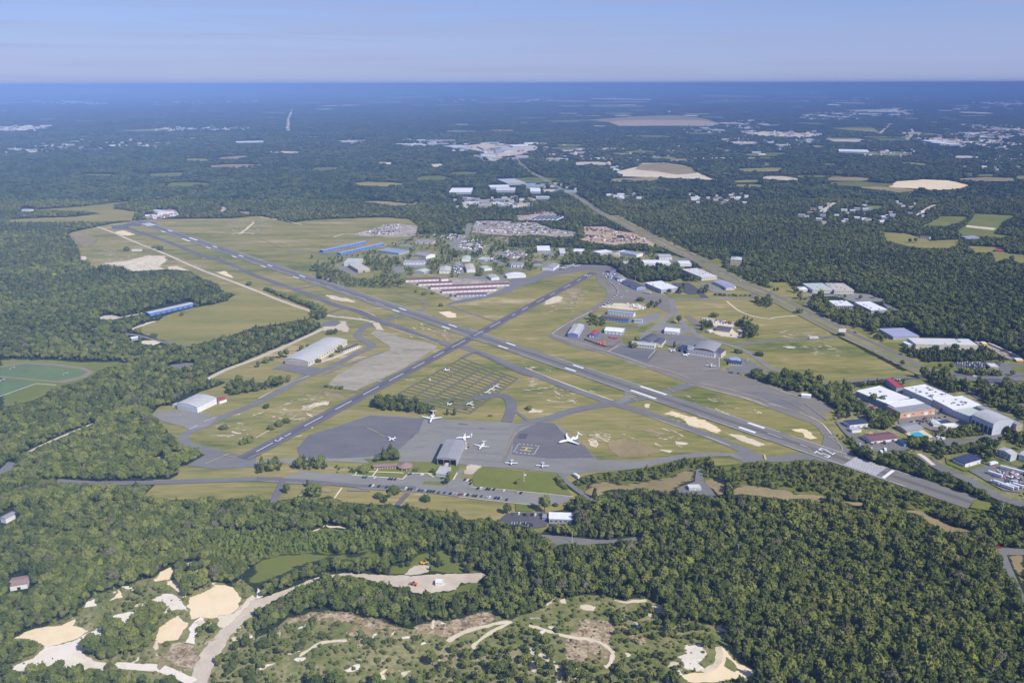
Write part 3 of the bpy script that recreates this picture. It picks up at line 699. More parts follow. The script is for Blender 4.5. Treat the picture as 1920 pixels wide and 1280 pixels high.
for s, w, m_ in (("h 0,330 150,370 300,455", 1.4, 'oldconcrete'), ("h 10,262 140,310 250,345", 3, 'oldconcrete'), ("h 275,385 350,440 440,510", 2.5, 'paleasphalt'), ("g 1400,232 1600,275 1800,330 1920,375", 2.0, 'redearth'), ("g 1000,95 1200,150 1340,205", 2, 'redearth'), ("c 1000,1225 1300,1260", 2, 'oldconcrete'),
                 ("g 60,560 220,520 420,462 600,425", 1.2, 'darkasphalt'), ("K 0,360 600,440 1100,500", .5, 'white_marking'), ("f 300,945 700,975 1000,1000", .5, 'white_marking'), ("h 1180,172 1500,196 1900,200", .5, 'white_marking')):
    ribbon('pavement_seam', s, w, m_, cls=None)
# ---- runways
RW1 = [P("a 1035,128")[0], P("h 1537,1135")[0]]
RW2 = [P("f -100,808")[0], P("c 640,515")[0]]
RW1 = [(255, 413.5), (1823.5, 943.5)]
RW2 = [(456, 861), (1112, 511.5)]
ribbon('runway', RW1, 33, 'runway_asphalt', sm=False, label='long grey main runway running from the upper left to the lower right')
ribbon('runway', RW2, 20, 'short_runway_asphalt', sm=False, label='narrow darker runway crossing the main runway')
sheet('runway_pad', "a 940,165 1000,148 1090,135 1180,155 1060,165 1050,180", 'darkasphalt')
# car park and terminal surroundings
sheet('road', "f 290,920 340,895 500,910 750,920 900,935 1100,950 1130,905 1200,915 1330,930 1500,910 1530,870 1560,900 1520,930 1640,1010 1900,1045 K 1100,350 1720,410 1650,470 1500,530 1130,540 800,500 400,470 0,420 f 1350,1065 1100,1045 800,1030 700,1005 410,998 0,968 0,935 200,940", 'paleasphalt')
ribbon('road', "e 420,968 700,985 1150,980 1500,968 1920,955 f 0,950 200,952", 9, 'asphalt')
ribbon('road', "f 0,948 400,972 700,1000 1000,1015 1200,1020", 7, 'darkasphalt', cls=None)
sheet('lawn_patch', "I 0,400 60,300 250,240 850,205 1200,215 1270,250 1620,260 1580,400 1500,480 1180,440 1110,400 900,380 800,390 760,470 500,440 200,420", 'lawn', fade=0)
sheet('lawn_patch', "I 1080,500 1380,510 1390,570 1060,550", 'lawn', fade=0)
sheet('lawn_patch', "g 0,890 320,910 380,990 450,1075 200,1060 0,1040 f 1640,1015 1620,950 1650,900 1700,868 1800,872 1920,885", 'lawn', fade=0)
sheet('lawn_patch', "K 850,520 1130,545 1120,640 860,630", 'lawn', fade=0)
sheet('sand_patch', "J 760,900 850,880 1010,910 920,980 850,1050 690,1045 740,950", 'gravel', amp=0.4)
for s in ("I 220,355 700,372 780,380", "I 395,310 310,425", "I 860,375 765,465", "I 90,345 45,405", "I 900,380 1200,388 1130,440", "I 1140,385 1230,440", "I 1580,370 1520,480"):
    ribbon('footpath', s, 1.6, 'sand', cls=None, sm=False)
ribbon('footpath', "I 0,408 500,445 770,470", 1.0, 'white_marking', cls=None, sm=False)
ribbon('kerb', "K 180,265 700,310 1720,410", 0.9, 'sand', cls=None, sm=False)
ribbon('kerb', "K 0,418 400,462 800,508 1130,540", 0.9, 'sand', cls=None, sm=False)
ribbon('road', "f 200,965 160,1060 130,1130", 7, 'darkasphalt'); ribbon('road', "f 1140,1060 1060,1150", 6, 'darkasphalt')
sheet('old_foundation', "f 480,1015 580,1025 570,1060 490,1050", 'tan'); sheet('old_foundation', "f 690,1030 850,1035 860,1048 690,1045", 'brownasphalt')
ribbon('footpath', "f 645,1020 580,1110", 2, 'sand'); ribbon('footpath', "f 380,1030 310,1100", 2, 'sand')
sheet('parking_lot', "K 610,760 700,680 820,650 1370,655 1320,860 1110,890 900,850 740,830 640,800", 'newasphalt')
ribbon('road', "g 350,905 420,980 480,1030 590,1105 640,1110", 6, 'asphalt')
sheet('bare_earth', "g 1380,890 1420,880 1440,970 1500,1040 1545,1110 1420,1080 1330,1060 1240,1060 1240,1020 1370,975", 'asphalt')
# ---- eastern roads and lots
HWF = "n 980,520 1010,560 1050,600 1130,640 1190,680 1330,750 1450,830 1560,890 c 740,100"
ribbon('verge', HWF, 26, 'meadow'); ribbon('highway', HWF, 8, 'brownasphalt', off=6); ribbon('highway', HWF, 8, 'asphalt', off=-6)
HW = "c 738,98 900,190 1000,240 1200,340 1400,430 1500,490 1700,600 1920,690 d 200,790 420,900 600,990 800,1080 1000,1180 1150,1255 h 1290,190"
ribbon('verge', HW, 60, 'meadow', off=-40, cls=None)
ribbon('verge', HW, 46, 'meadow', off=-2)
ribbon('highway', HW, 11, 'brownasphalt', off=11, label='far carriageway of the straight highway')
ribbon('highway', HW, 11, 'asphalt', off=-10, label='near carriageway of the straight highway')
ribbon('road', "h 1160,160 1300,185 1400,195 1700,200 1920,205", 18, 'asphalt')
ribbon('road', "h 1290,200 1400,250 1500,300 1620,360 1760,400 1920,400", 9, 'asphalt')
ribbon('road', "h 415,252 700,215 1000,198 1150,190", 9, 'asphalt')
ribbon('road', "h 1130,765 1250,850 1350,900 1500,960 1620,1030 1750,1100 1920,1150", 13, 'asphalt')
ribbon('dirt_track', "h 1130,765 1180,800 1240,850", 5, 'sand', amp=.3)
sheet('field_ground', "d 0,600 150,600 200,640 330,680 130,710 0,650", 'meadow', amp=.8); sheet('lawn_patch', "d 160,735 280,742 290,785 240,772", 'lawn', fade=0)
sheet('parking_lot', "d 240,690 330,680 420,690 640,680 760,690 900,740 830,745 640,745 500,705 330,710", 'paleasphalt')
ribbon('road', "d 60,715 330,712", 9, 'asphalt'); ribbon('road', "d 290,790 300,740 420,730", 7, 'asphalt')
sheet('parking_lot', "d 640,760 700,750 730,790 680,790", 'asphalt'); sheet('parking_lot', "d 850,750 960,790 1010,825 900,800", 'asphalt')
sheet('lawn_patch', "d 640,950 750,940 790,980 760,1020 660,960", 'lawn', amp=.5, fade=0); sheet('lawn_patch', "d 820,1050 1010,1050 1020,1110 930,1100", 'lawn', amp=.5, fade=0)
ribbon('road', "d 580,935 700,940 800,945", 7, 'asphalt')
sheet('bus_yard', "H 1230,150 1400,170 1560,240 1890,380 1900,430 1790,430 1600,350 1440,250 1300,200", 'yard', fade=0)
sheet('lawn_patch', "h 1170,90 1380,80 1440,150 1300,140 1230,120", 'lawn', amp=.5, fade=0); sheet('lawn_patch', "h 1410,210 1560,215 1600,240 1510,265 1430,240", 'lawn', fade=0)
sheet('parking_lot', "h 1390,80 1480,75 1640,75 1740,85 1760,150 1740,185 1560,185 1440,160", 'newasphalt')
sheet('parking_lot', "h 1740,90 1920,88 1920,180 1850,185 1740,185", 'asphalt'); sheet('lawn_patch', "h 1800,110 1920,108 1920,150 1860,150", 'lawn', fade=0)
sheet('parking_lot', "h 1330,145 1420,150 1500,180 1370,175", 'asphalt')
sheet('parking_lot', "h 545,310 650,300 700,360 800,400 900,450 840,470 740,430 620,370", 'paleasphalt')
sheet('parking_lot', "h 975,490 1290,450 1320,430 1490,540 1480,570 1330,600 1240,600 1180,570 1060,550 980,540", 'brownasphalt')
sheet('parking_lot', "h 500,520 600,530 640,620 720,650 900,680 980,660 1070,720 1040,745 820,745 720,740 660,690 560,600", 'asphalt')
sheet('parking_lot', "h 1240,660 1380,660 1560,640 1600,620 1760,620 1780,650 1560,690 1400,710 1250,700", 'asphalt')
sheet('parking_lot', "h 1500,890 1640,850 1900,870 1920,1010 1900,1060 1760,1040 1620,960", 'asphalt')
sheet('lawn_patch', "h 1330,790 1390,810 1480,860 1510,890 1470,895 1340,840", 'lawn', fade=0); sheet('lawn_patch', "h 1480,870 1640,840 1650,850 1510,885", 'lawn', fade=0)
sheet('lawn_patch', "h 1420,660 1530,655 1560,660 1440,672", 'lawn', fade=0)
sheet('dirt_edge', "h 1630,760 1700,750 1800,800 1790,830 1700,790", 'tan', amp=.5)
sheet('pool_deck', "F 645,745 800,722 850,718 965,790 900,805 760,815", 'sand', fade=0)
sheet('lawn_patch', "h 1550,1110 1690,1140 1640,1190 1515,1170", 'lawn', fade=0)
# ---- yards in the north
NZ[0] = 0.10
sheet('yard', "b 740,235 870,200 960,165 1050,155 1220,175 1200,230 1120,250 1030,250 780,250", 'yard', amp=1, fade=0)
sheet('yard', "b 1640,140 1760,135 1920,140 c 0,150 180,150 280,190 400,210 480,220 480,250 360,260 200,240 0,250 b 1780,240 1620,220", 'yard', amp=1.5, fade=0)
sheet('yard', "c 540,180 700,180 780,210 930,230 1020,270 1080,300 1050,330 960,300 840,310 780,320 620,300 510,280 560,250 540,220", 'redearth', amp=1.5, fade=0)
sheet('yard', "n 980,850 1040,850 1200,830 1220,870 1000,880", 'yard', fade=0); sheet('yard', "m 820,870 850,845 960,840 990,820 1010,850 900,872", 'yard', fade=0)
for s in ("B 600,0 680,0 620,200 560,190", "B 290,300 540,200 600,260 560,370 700,380 800,310 1000,310 1100,300 900,330 820,390 540,400 430,390 400,330", "B 970,440 1180,410 1450,400 1500,460 1400,500 1200,520 1150,470",
          "B 380,600 520,570 560,640 560,740 420,740", "B 860,540 1000,500 1240,610 1130,600", "A 420,620 520,600 700,700 860,720 660,760 450,680", "A 1250,640 1420,640 1440,720 1290,740", "A 1350,300 1500,300 1560,340 1350,340",
          "B 500,780 1180,780 1220,850 800,860 500,830", "B 1240,560 1440,560 1440,680 1240,690", "C 60,400 250,400 330,470 190,470", "G 290,110 700,110 780,160 400,160", "G 1050,140 1260,130 1280,210 1150,220", "A 1430,560 1720,590 1760,660 1450,640"):
    sheet('yard', s, 'paleasphalt', amp=.5, fade=0)
sheet('lawn_patch', "A 650,770 860,735 1130,690 1100,720 900,780 800,810 680,800", 'meadow', fade=0); sheet('lawn_patch', "B 830,360 940,355 930,390 840,395", 'meadow', fade=0)
ribbon('road', "b 240,360 460,375 640,400", 8, 'asphalt'); ribbon('road', "b 0,262 100,300 200,345", 3, 'darkasphalt')
ribbon('dirt_track', "m 1460,860 1600,880 1700,905", 5, 'sand', amp=.5); ribbon('dirt_track', "m 1350,955 1390,925 1430,890", 8, 'sand', amp=1); ribbon('dirt_track', "m 1300,955 1370,950 1430,955", 6, 'sand', amp=1)
ribbon('perimeter_road', "a 730,180 850,225 1000,290 1240,385 1500,500 1700,575 1920,660 b 200,740 400,810 560,850 700,865 860,890 920,940", 8, 'gravel')
ribbon('dirt_track', "b 900,240 1000,255 1130,250 1220,240", 7, 'gravel'); ribbon('dirt_track', "b 580,260 660,235 750,240", 6, 'gravel')
# ---- fields and pits farther off
NZ[0] = 0.30
for s, m in (("O 710,255 900,265 960,285 1090,310 1100,330 1360,320 1340,370 1240,395 1080,395 930,375 830,350 740,325", 'meadow'), ("O 1030,215 1220,115 1440,125 1430,150 1260,200 1230,205 1110,200", 'lawn'),
             ("O 1500,95 1845,115 1740,165 1700,200 1660,270 1810,290 1700,300 1400,280 1350,250 1430,190", 'lawn'), ("O 1410,370 1650,380 1800,440 1920,450 1900,520 1850,500 1750,480 1680,510 1640,430 1500,430", 'meadow'),
             ("O 570,25 720,30 680,60 560,45", 'lawn'), ("o 1150,685 1200,660 1350,650 1500,655 1630,685 1560,705 1410,712 1360,705 1160,695", 'dune'), ("o 860,700 1110,718 960,715", 'sand'), ("o 960,690 1150,690 1360,712 1240,722 1120,715", 'tan'),
             ("z 1153,322 1195,312 1200,306 1250,305 1290,312 1312,325 1330,333 1357,340 1300,336 1220,333 1165,331", 'sand'), ("z 1198,308 1250,305.5 1300,315 1308,325 1270,328 1230,322 1190,318", 'tan'),
             ("z 1100,225 1180,219 1260,216 1320,222 1355,232 1330,237 1260,236 1160,237 1140,230", 'tan'), ("z 1140,229 1165,226 1210,225 1320,226 1352,232 1330,236.5 1260,236 1160,236.5", 'redearth'), ("z 405,296 430,294 468,291 470,294 440,299 400,298", 'tan'), ("z 694,303 740,305 765,309 720,309", 'sand'),
             ("z 800,308 830,307 833,312 812,314", 'sand'), ("z 675,378 720,377 770,382 785,376 783,384 740,387", 'tan'), ("z 850,275 900,270 1010,273 980,290 930,295 925,303 912,300 905,285", 'gravel'),
             ("z 1390,249 1450,247 1535,251 1520,257 1440,256", 'sand'), ("z 1735,260 1800,261 1812,269 1760,271", 'gravel'), ("z 0,242 90,236 85,240 20,246", 'gravel'), ("z 1580,207 1680,204 1705,212 1640,210", 'gravel'),
             ("z 1100,186 1140,184 1225,186 1220,188", 'sand'), ("z 110,189 170,191 165,193 120,192", 'sand'), ("z 1440,173 1540,172 1540,174", 'sand'), ("z 1830,193 1920,194 1920,196", 'gravel'),
             ("z 415,385 425,388 420,400 425,403 412,398", 'gravel'), ("m 1330,830 1410,830 1410,848 1360,845", 'tan'), ("n 1410,485 1300,500 1180,512 1320,508", 'gravel'), ("z 1550,240 1640,240 1650,250", 'meadow')):
    sheet('field_ground' if m in ('meadow', 'lawn') else 'sand_pit', s, m, amp=2.5, step=30, zup=0.3, fade=2.0 if m not in ('meadow', 'lawn') else 0)
sheet('field_strip', "O 1430,195 1680,220 1660,238 1420,212", 'sand', zup=0.35, fade=0)
for s, w in (("z 540,245 541,225 548,205", 36), ("z 1650,250 1662,240 1670,232", 30), ("z 1700,262 1712,250 1708,242", 28), ("o 1150,720 1300,725 1440,740", 10), ("O 180,80 300,0", 16), ("O 1000,110 1110,40 1160,20", 12)):
    ribbon('road', s, w, 'gravel')

# small far clearings: hay fields, bare plots and village greens between the woods
for k in range(260):
    NZ[0] = 0.6 + (k % 30) * 0.02
    y = 164 + 186 * rnd.random() ** 1.5; x = rnd.uniform(-20, 1940) if rnd.random() < .45 else rnd.gauss(1450, 330)
    if look(CLS, np.array([(x, y)]))[0] != 1: continue
    g = G((x, y)); L = rnd.uniform(35, 120) * (1 + g.y / 9000); wd = L * rnd.uniform(.25, .8) * (1 + g.y / 12000); an = rnd.uniform(-.5, .5)
    if y < 200: wd *= 2.5; L *= 2.2
    pts = []
    for t in range(9):
        th = 2 * math.pi * t / 9; r_ = rnd.uniform(.6, 1.15); u, v_ = math.cos(th) * L * r_, math.sin(th) * wd * r_
        pts.append((g.x + u * math.cos(an) - v_ * math.sin(an), g.y + u * math.sin(an) + v_ * math.cos(an), 0))
    sheet('far_field', [tuple(q) for q in proj(np.array(pts))], rnd.choice(['meadow', 'lawn', 'green', 'green', 'green', 'scrub', 'scrub', 'tan', 'gravel']), fade=0)
# ================================================================ WOODS BACK ON CLEARED LAND (growth map only)
for s, c in (("e 1700,300 1740,235 1850,240 1920,245 f 120,225 260,210 240,240 130,270 0,300 e 1850,310 1750,325", 10),
             ("b 400,825 450,815 520,835 540,860 500,880 410,872", 10), ("f 865,400 900,345 1040,350 1120,375 1300,405 1380,450 1300,468 1100,448 950,435 870,410", 10),
             ("f 250,850 340,800 480,815 560,850 560,880 400,885 270,880", 10), ("f 570,850 640,840 760,870 770,905 640,900", 4), ("f 850,815 900,790 1010,760 1075,800 1080,830 880,835", 10),
             ("f 0,850 60,830 190,830 205,880 60,905 0,915", 10), ("f 490,890 640,890 620,910 500,905", 4),
             ("h 0,205 130,180 200,175 420,250 520,270 620,290 640,340 700,390 760,440 860,460 960,450 980,480 940,530 980,590 900,610 830,590 740,560 760,480 700,460 580,440 510,420 330,330 160,290 0,240", 10),
             ("h 500,570 560,600 640,640 690,700 900,765 1050,780 1200,840 1230,890 1350,890 1440,970 1570,1010 1590,1050 1400,1035 1100,920 960,875 800,795 640,735 560,660 470,590", 4),
             ("h 1050,660 1110,650 1250,700 1300,740 1500,720 1640,700 1720,720 1720,760 1600,790 1380,770 1300,790 1180,750 1060,720", 10),
             ("h 1330,590 1480,560 1600,600 1640,625 1560,640 1350,650", 10), ("h 1180,160 1330,170 1400,250 1600,340 1700,420 1900,480 1920,560 1900,420 1700,370 1560,310 1400,290 1380,320 1240,230 1190,200", 10),
             ("h 1560,230 1700,215 1920,260 1920,390 1800,370 1640,330 1560,280", 10), ("h 1780,600 1920,580 1920,700 1840,690 1740,640", 10), ("h 1420,200 1440,200 1440,210", 10),
             ("h 720,320 760,300 880,330 870,400 760,385", 0),
             ("b 560,520 640,500 740,560 900,580 1080,600 1090,640 900,640 660,630 500,580", 4), ("c 400,405 700,405 820,445 1000,445 1200,490 1280,505 1290,560 1190,585 980,595 880,560 740,465 400,462 370,450", 10),
             ("c 560,870 640,880 730,920 700,935 600,920", 10), ("c 760,905 870,925 890,945 780,935", 10), ("c 1010,760 1060,730 1130,740 1080,790 1010,790", 4),
             ("c 1410,925 1470,895 1530,920 1510,965 1420,970", 10), ("c 1700,900 1820,930 1860,990 1780,1025 1700,1010 1740,960 1670,940", 10), ("c 1690,845 1760,845 1850,890 1920,880 d 0,880 c 1830,895 1740,890", 4),
             ("c 1800,740 1920,710 d 40,750 0,795 c 1900,790 1830,770", 10), ("c 1650,1105 1720,1110 1750,1140 1680,1130", 10), ("g 1620,140 1740,160 1730,175 1640,160", 4), ("g 1760,180 1840,170 1920,200 1920,235 1800,205", 10),
             ("c 1300,540 1400,520 1420,560 1500,590 1300,590 1290,560", 10), ("c 1120,640 1290,640 1280,690 1160,690", 10), ("c 1400,650 1470,650 1460,690 1410,680", 10),
             ("d 220,640 260,660 260,690 190,680", 10), ("d 340,680 420,650 430,690 380,740 330,770", 10), ("d 330,790 600,800 900,830 1100,900 1100,960 800,960 640,930 480,890", 10),
             ("d 780,980 900,1000 1000,1040 800,1040", 10), ("d 1020,1090 1180,1070 1500,1080 1640,1120 1700,1180 1500,1200 1200,1200 1010,1140", 10),
             ("j 1180,470 1320,460 1320,475 1190,480", 4), ("i 1310,450 1350,400 1440,440 1480,480 1600,530 1530,590 1420,640 1380,640 1360,560 1320,500", 1),
             ("i 780,830 830,820 900,880 990,870 1060,800 1130,750 1230,770 1180,860 1160,960 1100,1040 960,1100 780,1110 620,1060 700,960 790,930", 1),
             ("i 820,760 950,680 960,640 1200,540 1240,590 1100,660 1000,740 860,770", 4), ("i 0,960 200,950 290,1030 260,1080 120,1130 0,1180", 1), ("i 0,1210 200,1230 330,1200 560,1200 700,1210 900,1170 1000,1190 940,1280 0,1280", 1),
             ("i 1500,850 1560,800 1640,880 1540,960 1470,970", 4), ("i 1700,960 1800,850 1920,760 j 0,900 i 1920,1080 1800,1000", 3), ("i 1560,1280 1600,1100 1700,1000 1920,1000 1920,1280", 4),
             ("j 0,980 300,960 400,1000 300,1060 100,1080 0,1070", 4), ("k 0,850 200,880 380,920 390,1080 350,1280 0,1280", 4), ("j 1400,1000 1640,1030 1700,980 1920,880 1920,1280 1250,1280 1300,1100", 4),
             ("k 380,1130 700,1170 900,1080 1160,1050 1240,1100 1260,1200 1180,1280 360,1280", 4), ("k 770,780 1020,680 1100,780 1200,870 1500,860 1540,1000 1460,1040 1400,980 1280,980 1160,940 860,1000 770,960", 4)):
    paint(CLS, P(s), c)
# small dark-haze free keep-clear of the far skyline is not needed: woods run to the horizon
# ================================================================ BUILDINGS
pmat('metal_roof', (0.47, 0.47, 0.45), 0.85, 0.1); pmat('white_roof', (0.78, 0.78, 0.79), 0.55); pmat('off_white_roof', (0.62, 0.61, 0.58), 0.6); pmat('pale_green_roof', (0.48, 0.53, 0.48), 0.6)
pmat('grey_roof', (0.29, 0.29, 0.30), 0.8); pmat('light_grey_roof', (0.44, 0.44, 0.44), 0.8); pmat('blue_grey_roof', (0.28, 0.33, 0.44), 0.5)
pmat('lavender_roof', (0.36, 0.37, 0.50), 0.5); pmat('dark_roof', (0.10, 0.10, 0.12), 0.7); pmat('navy_roof', (0.045, 0.055, 0.11), 0.5)
pmat('brown_roof', (0.16, 0.12, 0.10), 0.8); pmat('maroon_roof', (0.19, 0.09, 0.095), 0.6); pmat('red_roof', (0.40, 0.06, 0.07), 0.6); pmat('pink_brown_roof', (0.30, 0.20, 0.17), 0.8)
pmat('beige_roof', (0.52, 0.47, 0.40), 0.7); pmat('teal_roof', (0.12, 0.33, 0.42), 0.6)
pmat('white_wall', (0.72, 0.72, 0.70), 0.6); pmat('cream_wall', (0.60, 0.57, 0.47), 0.7); pmat('pinkish_wall', (0.55, 0.48, 0.45), 0.7); pmat('grey_wall', (0.36, 0.38, 0.42), 0.6)
pmat('blue_wall', (0.15, 0.22, 0.50), 0.5); pmat('bright_blue_wall', (0.04, 0.13, 0.50), 0.5); pmat('pale_blue_wall', (0.28, 0.36, 0.52), 0.6); pmat('brick_wall', (0.28, 0.16, 0.12), 0.8)
pmat('orange_wall', (0.60, 0.36, 0.24), 0.8); pmat('tan_wall', (0.45, 0.38, 0.28), 0.8); pmat('pale_metal_wall', (0.52, 0.55, 0.60), 0.5)
pmat('window_glass', (0.03, 0.035, 0.05), 0.15, 0.6, var=0.3); pmat('dark_interior', (0.02, 0.022, 0.03), 0.8); pmat('steel', (0.25, 0.26, 0.28), 0.5); pmat('vent_grey', (0.22, 0.22, 0.23), 0.7)  # dark_interior has the shade inside open buildings put into its colour
pmat('solar_panel', (0.03, 0.05, 0.11), 0.3, 0.5)

def hull(pts):
    pts = sorted(set(map(tuple, pts)))
    def half(ps):
        h = []
        for p in ps:
            while len(h) > 1 and (h[-1][0] - h[-2][0]) * (p[1] - h[-2][1]) - (h[-1][1] - h[-2][1]) * (p[0] - h[-2][0]) <= 0: h.pop()
            h.append(p)
        return h[:-1]
    return half(pts) + half(pts[::-1])

def bld(name, label, s, H, roof='flat', wall='white_wall', rm='white_roof', cat='building', depth=None, rise=None, doors=0, door=('white_wall', 0.7, 0.75),
        windows=0, win_h=1.2, rows=1, vents=0, side_doors=0, side_windows=0, group=None, ridge=None, open_front=False, over=0.4, strip=None, grow=1, trim=None):
    p = P(s)
    a, b = G(p[0], H), G(p[1], H)
    u = Vector((b.x - a.x, b.y - a.y)); L = u.length; u.normalize()
    n = Vector((-u.y, u.x))
    if depth is None:
        c = G(p[2], H)
        D = (c.x - b.x) * n.x + (c.y - b.y) * n.y
        # use the corner sides as drawn, but square
    else:
        D = depth if n.y > 0 else -depth
    if D < 0:
        a, b = b, a; u = -u; n = Vector((-u.y, u.x)); D = -D
    cx = (a.x + b.x) / 2 + n.x * D / 2; cy = (a.y + b.y) / 2 + n.y * D / 2
    rz = math.atan2(u.y, u.x)
    root = empty(name, (cx, cy, 0), rz)
    tag(root, label, cat, group)
    hx, hy = L / 2, D / 2
    rd = ridge or ('x' if L >= D else 'y')
    span = D if rd == 'x' else L
    rs = rise if rise is not None else (0.10 * span if roof == 'gable' else 0.13 * span if roof == 'arch' else 0)
    # profile across the span: (t in -1..1, height)
    if roof == 'gable': prof = [(-1, 0), (0, rs), (1, 0)]
    elif roof == 'arch': prof = [(t, rs * (1 - t * t)) for t in np.linspace(-1, 1, 9)]
    else: prof = [(-1, 0), (1, 0)]
    def pt(al, t, z):
        return (al * hx, t * hy, z) if rd == 'x' else (t * hx, al * hy, z)
    w = MB()
    front_cut = open_front
    def wallquad(x0, y0, x1, y1): w.quad((x0, y0, 0), (x1, y1, 0), (x1, y1, H), (x0, y0, H))
    if not front_cut: wallquad(-hx, -hy, hx, -hy)
    wallquad(hx, -hy, hx, hy); wallquad(hx, hy, -hx, hy); wallquad(-hx, hy, -hx, -hy)
    if len(prof) > 2:
        for al in (-1, 1):
            w.poly([pt(al, t, H + z) for t, z in (prof if al > 0 else prof[::-1])])
    w.build('wall', wall, root)
    r = MB()
    th = 0.25
    if roof == 'hip':
        k = min(hx, hy) * 0.95; rs = rise or 0.3 * min(hx, hy)
        e = [(-hx - over, -hy - over, H), (hx + over, -hy - over, H), (hx + over, hy + over, H), (-hx - over, hy + over, H)]
        if hx > hy: q = [(-hx + k, 0, H + rs), (hx - k, 0, H + rs)]; fs = [(e[0], e[1], q[1], q[0]), (e[1], e[2], q[1]), (e[2], e[3], q[0], q[1]), (e[3], e[0], q[0])]
        else: q = [(0, -hy + k, H + rs), (0, hy - k, H + rs)]; fs = [(e[0], e[1], q[0]), (e[1], e[2], q[1], q[0]), (e[2], e[3], q[1]), (e[3], e[0], q[0], q[1])]
        for f in fs: r.poly(f)
        r.poly([(x, y, z - 0.05) for x, y, z in e[::-1]])
    elif len(prof) == 2:
        r.box((0, 0, H + 0.12), (hx + 0.1, hy + 0.1, 0.12))
        for sx, sy, bx, by in ((0, -1, hx + 0.15, 0.15), (0, 1, hx + 0.15, 0.15)):
            r.box((0, sy * (hy + 0.1), H + 0.42), (bx, by, 0.18))
        for sx in (-1, 1):
            r.box((sx * (hx + 0.1), 0, H + 0.42), (0.15, hy - 0.06, 0.18))
    else:
        sc = 1 + over / (span / 2)
        al = 1 + over / ((hx if rd == 'x' else hy))
        for (t0, z0), (t1, z1) in zip(prof[:-1], prof[1:]):
            r.quad(pt(-al, t0 * sc, H + z0 + th), pt(al, t0 * sc, H + z0 + th), pt(al, t1 * sc, H + z1 + th), pt(-al, t1 * sc, H + z1 + th))
            r.quad(pt(-al, t1 * sc, H + z1), pt(al, t1 * sc, H + z1), pt(al, t0 * sc, H + z0), pt(-al, t0 * sc, H + z0))
            for q in (-al, al):
                r.quad(pt(q, t0 * sc, H + z0), pt(q, t0 * sc, H + z0 + th), pt(q, t1 * sc, H + z1 + th), pt(q, t1 * sc, H + z1))
        for t, z in (prof[0], prof[-1]):
            r.quad(pt(-al, t * sc, H + z), pt(al, t * sc, H + z), pt(al, t * sc, H + z + th), pt(-al, t * sc, H + z + th))
    r.build('roof', rm, root)
    if trim:
        for yy in (-hy - 0.12,):
            m = MB(); m.box((0, yy, H - 0.3), (hx, 0.08, 0.5)); m.build('fascia', trim, root)
    if open_front:
        for k in range(4):
            m = MB(); m.box((-hx + 0.3 + k * (2 * hx - 0.6) / 3, -hy + 0.2, H / 2), (0.25, 0.25, H / 2)); m.build('post', 'steel', root)
        m = MB(); m.box((0, 0, 0.35), (hx - 0.2, hy - 0.2, 0.06)); m.build('slab', 'dark_interior', root)  # near-black floor: the shade under the roof is put into its colour
        m = MB(); m.box((0, -hy - 0.05, H - 0.5), (hx, 0.1, 0.6)); m.build('fascia', 'light_grey_roof', root)
    dm, dw, dh = door
    for k in range(doors):
        x = -hx + (k + 0.5) * 2 * hx / doors
        m = MB(); m.box((x, -hy - 0.06, dh * H / 2), (dw * hx / doors, 0.06, dh * H / 2)); m.build('door', dm, root)
    for rr in range(rows):
        for k in range(windows):
            x = -hx + (k + 0.5) * 2 * hx / windows
            z = H * (rr + 0.6) / rows
            m = MB(); m.box((x, -hy - 0.05, z), (min(1.2, hx / windows * 0.55), 0.05, win_h / 2)); m.build('window', 'window_glass', root)
    sgn = 1 if (math.cos(rz) * G(p[0]).x >= 0 or True) else -1
    # the end wall that looks towards the airfield's south
    for sx in (-1, 1):
        ny = sx * math.sin(rz)
        if ny < -0.05 or (abs(ny) <= 0.05 and sx > 0):
            for k in range(side_doors):
                y = -hy + (k + 0.5) * 2 * hy / side_doors
                m = MB(); m.box((sx * (hx + 0.06), y, dh * H / 2), (0.06, dw * hy / side_doors, dh * H / 2)); m.build('door', dm, root)
            for rr in range(rows):
                for k in range(side_windows):
                    y = -hy + (k + 0.5) * 2 * hy / side_windows
                    m = MB(); m.box((sx * (hx + 0.05), y, H * (rr + 0.6) / rows), (0.05, min(1.2, hy / side_windows * 0.55), win_h / 2)); m.build('window', 'window_glass', root)
    if strip:
        for k in range(strip[1]):
            m = MB(); x = -hx + (k + 0.5) * 2 * hx / strip[1]
            m.box((x, 0, H + 0.30), (hx / strip[1] * 0.55, hy * 0.8, 0.04)); m.build('solar_panel', strip[0], root)
    rr2 = random.Random(int(L * 10 + H))
    for k in range(vents):
        x, y = rr2.uniform(-hx * 0.85, hx * 0.85), rr2.uniform(-hy * 0.85, hy * 0.85)
        m = MB(); q = rr2.uniform(0.6, 1.6); m.box((x, y, H + 0.75), (q, q * rr2.uniform(0.6, 1.2), 0.55)); m.build('roof_vent', rr2.choice(['vent_grey', 'grey_roof', 'vent_grey']), root)
    ca, sa = math.cos(rz), math.sin(rz)
    cs = []
    for x, y in ((-hx - 1, -hy - 1), (hx + 1, -hy - 1), (hx + 1, hy + 1), (-hx - 1, hy + 1)):
        for z in (0, H + rs):
            cs.append((cx + x * ca - y * sa, cy + x * sa + y * ca, z))
    paint(CLS, hull(proj(np.array(cs)).tolist()), 0, grow)
    return root

BD = ('dark_interior', 0.8, 0.8)
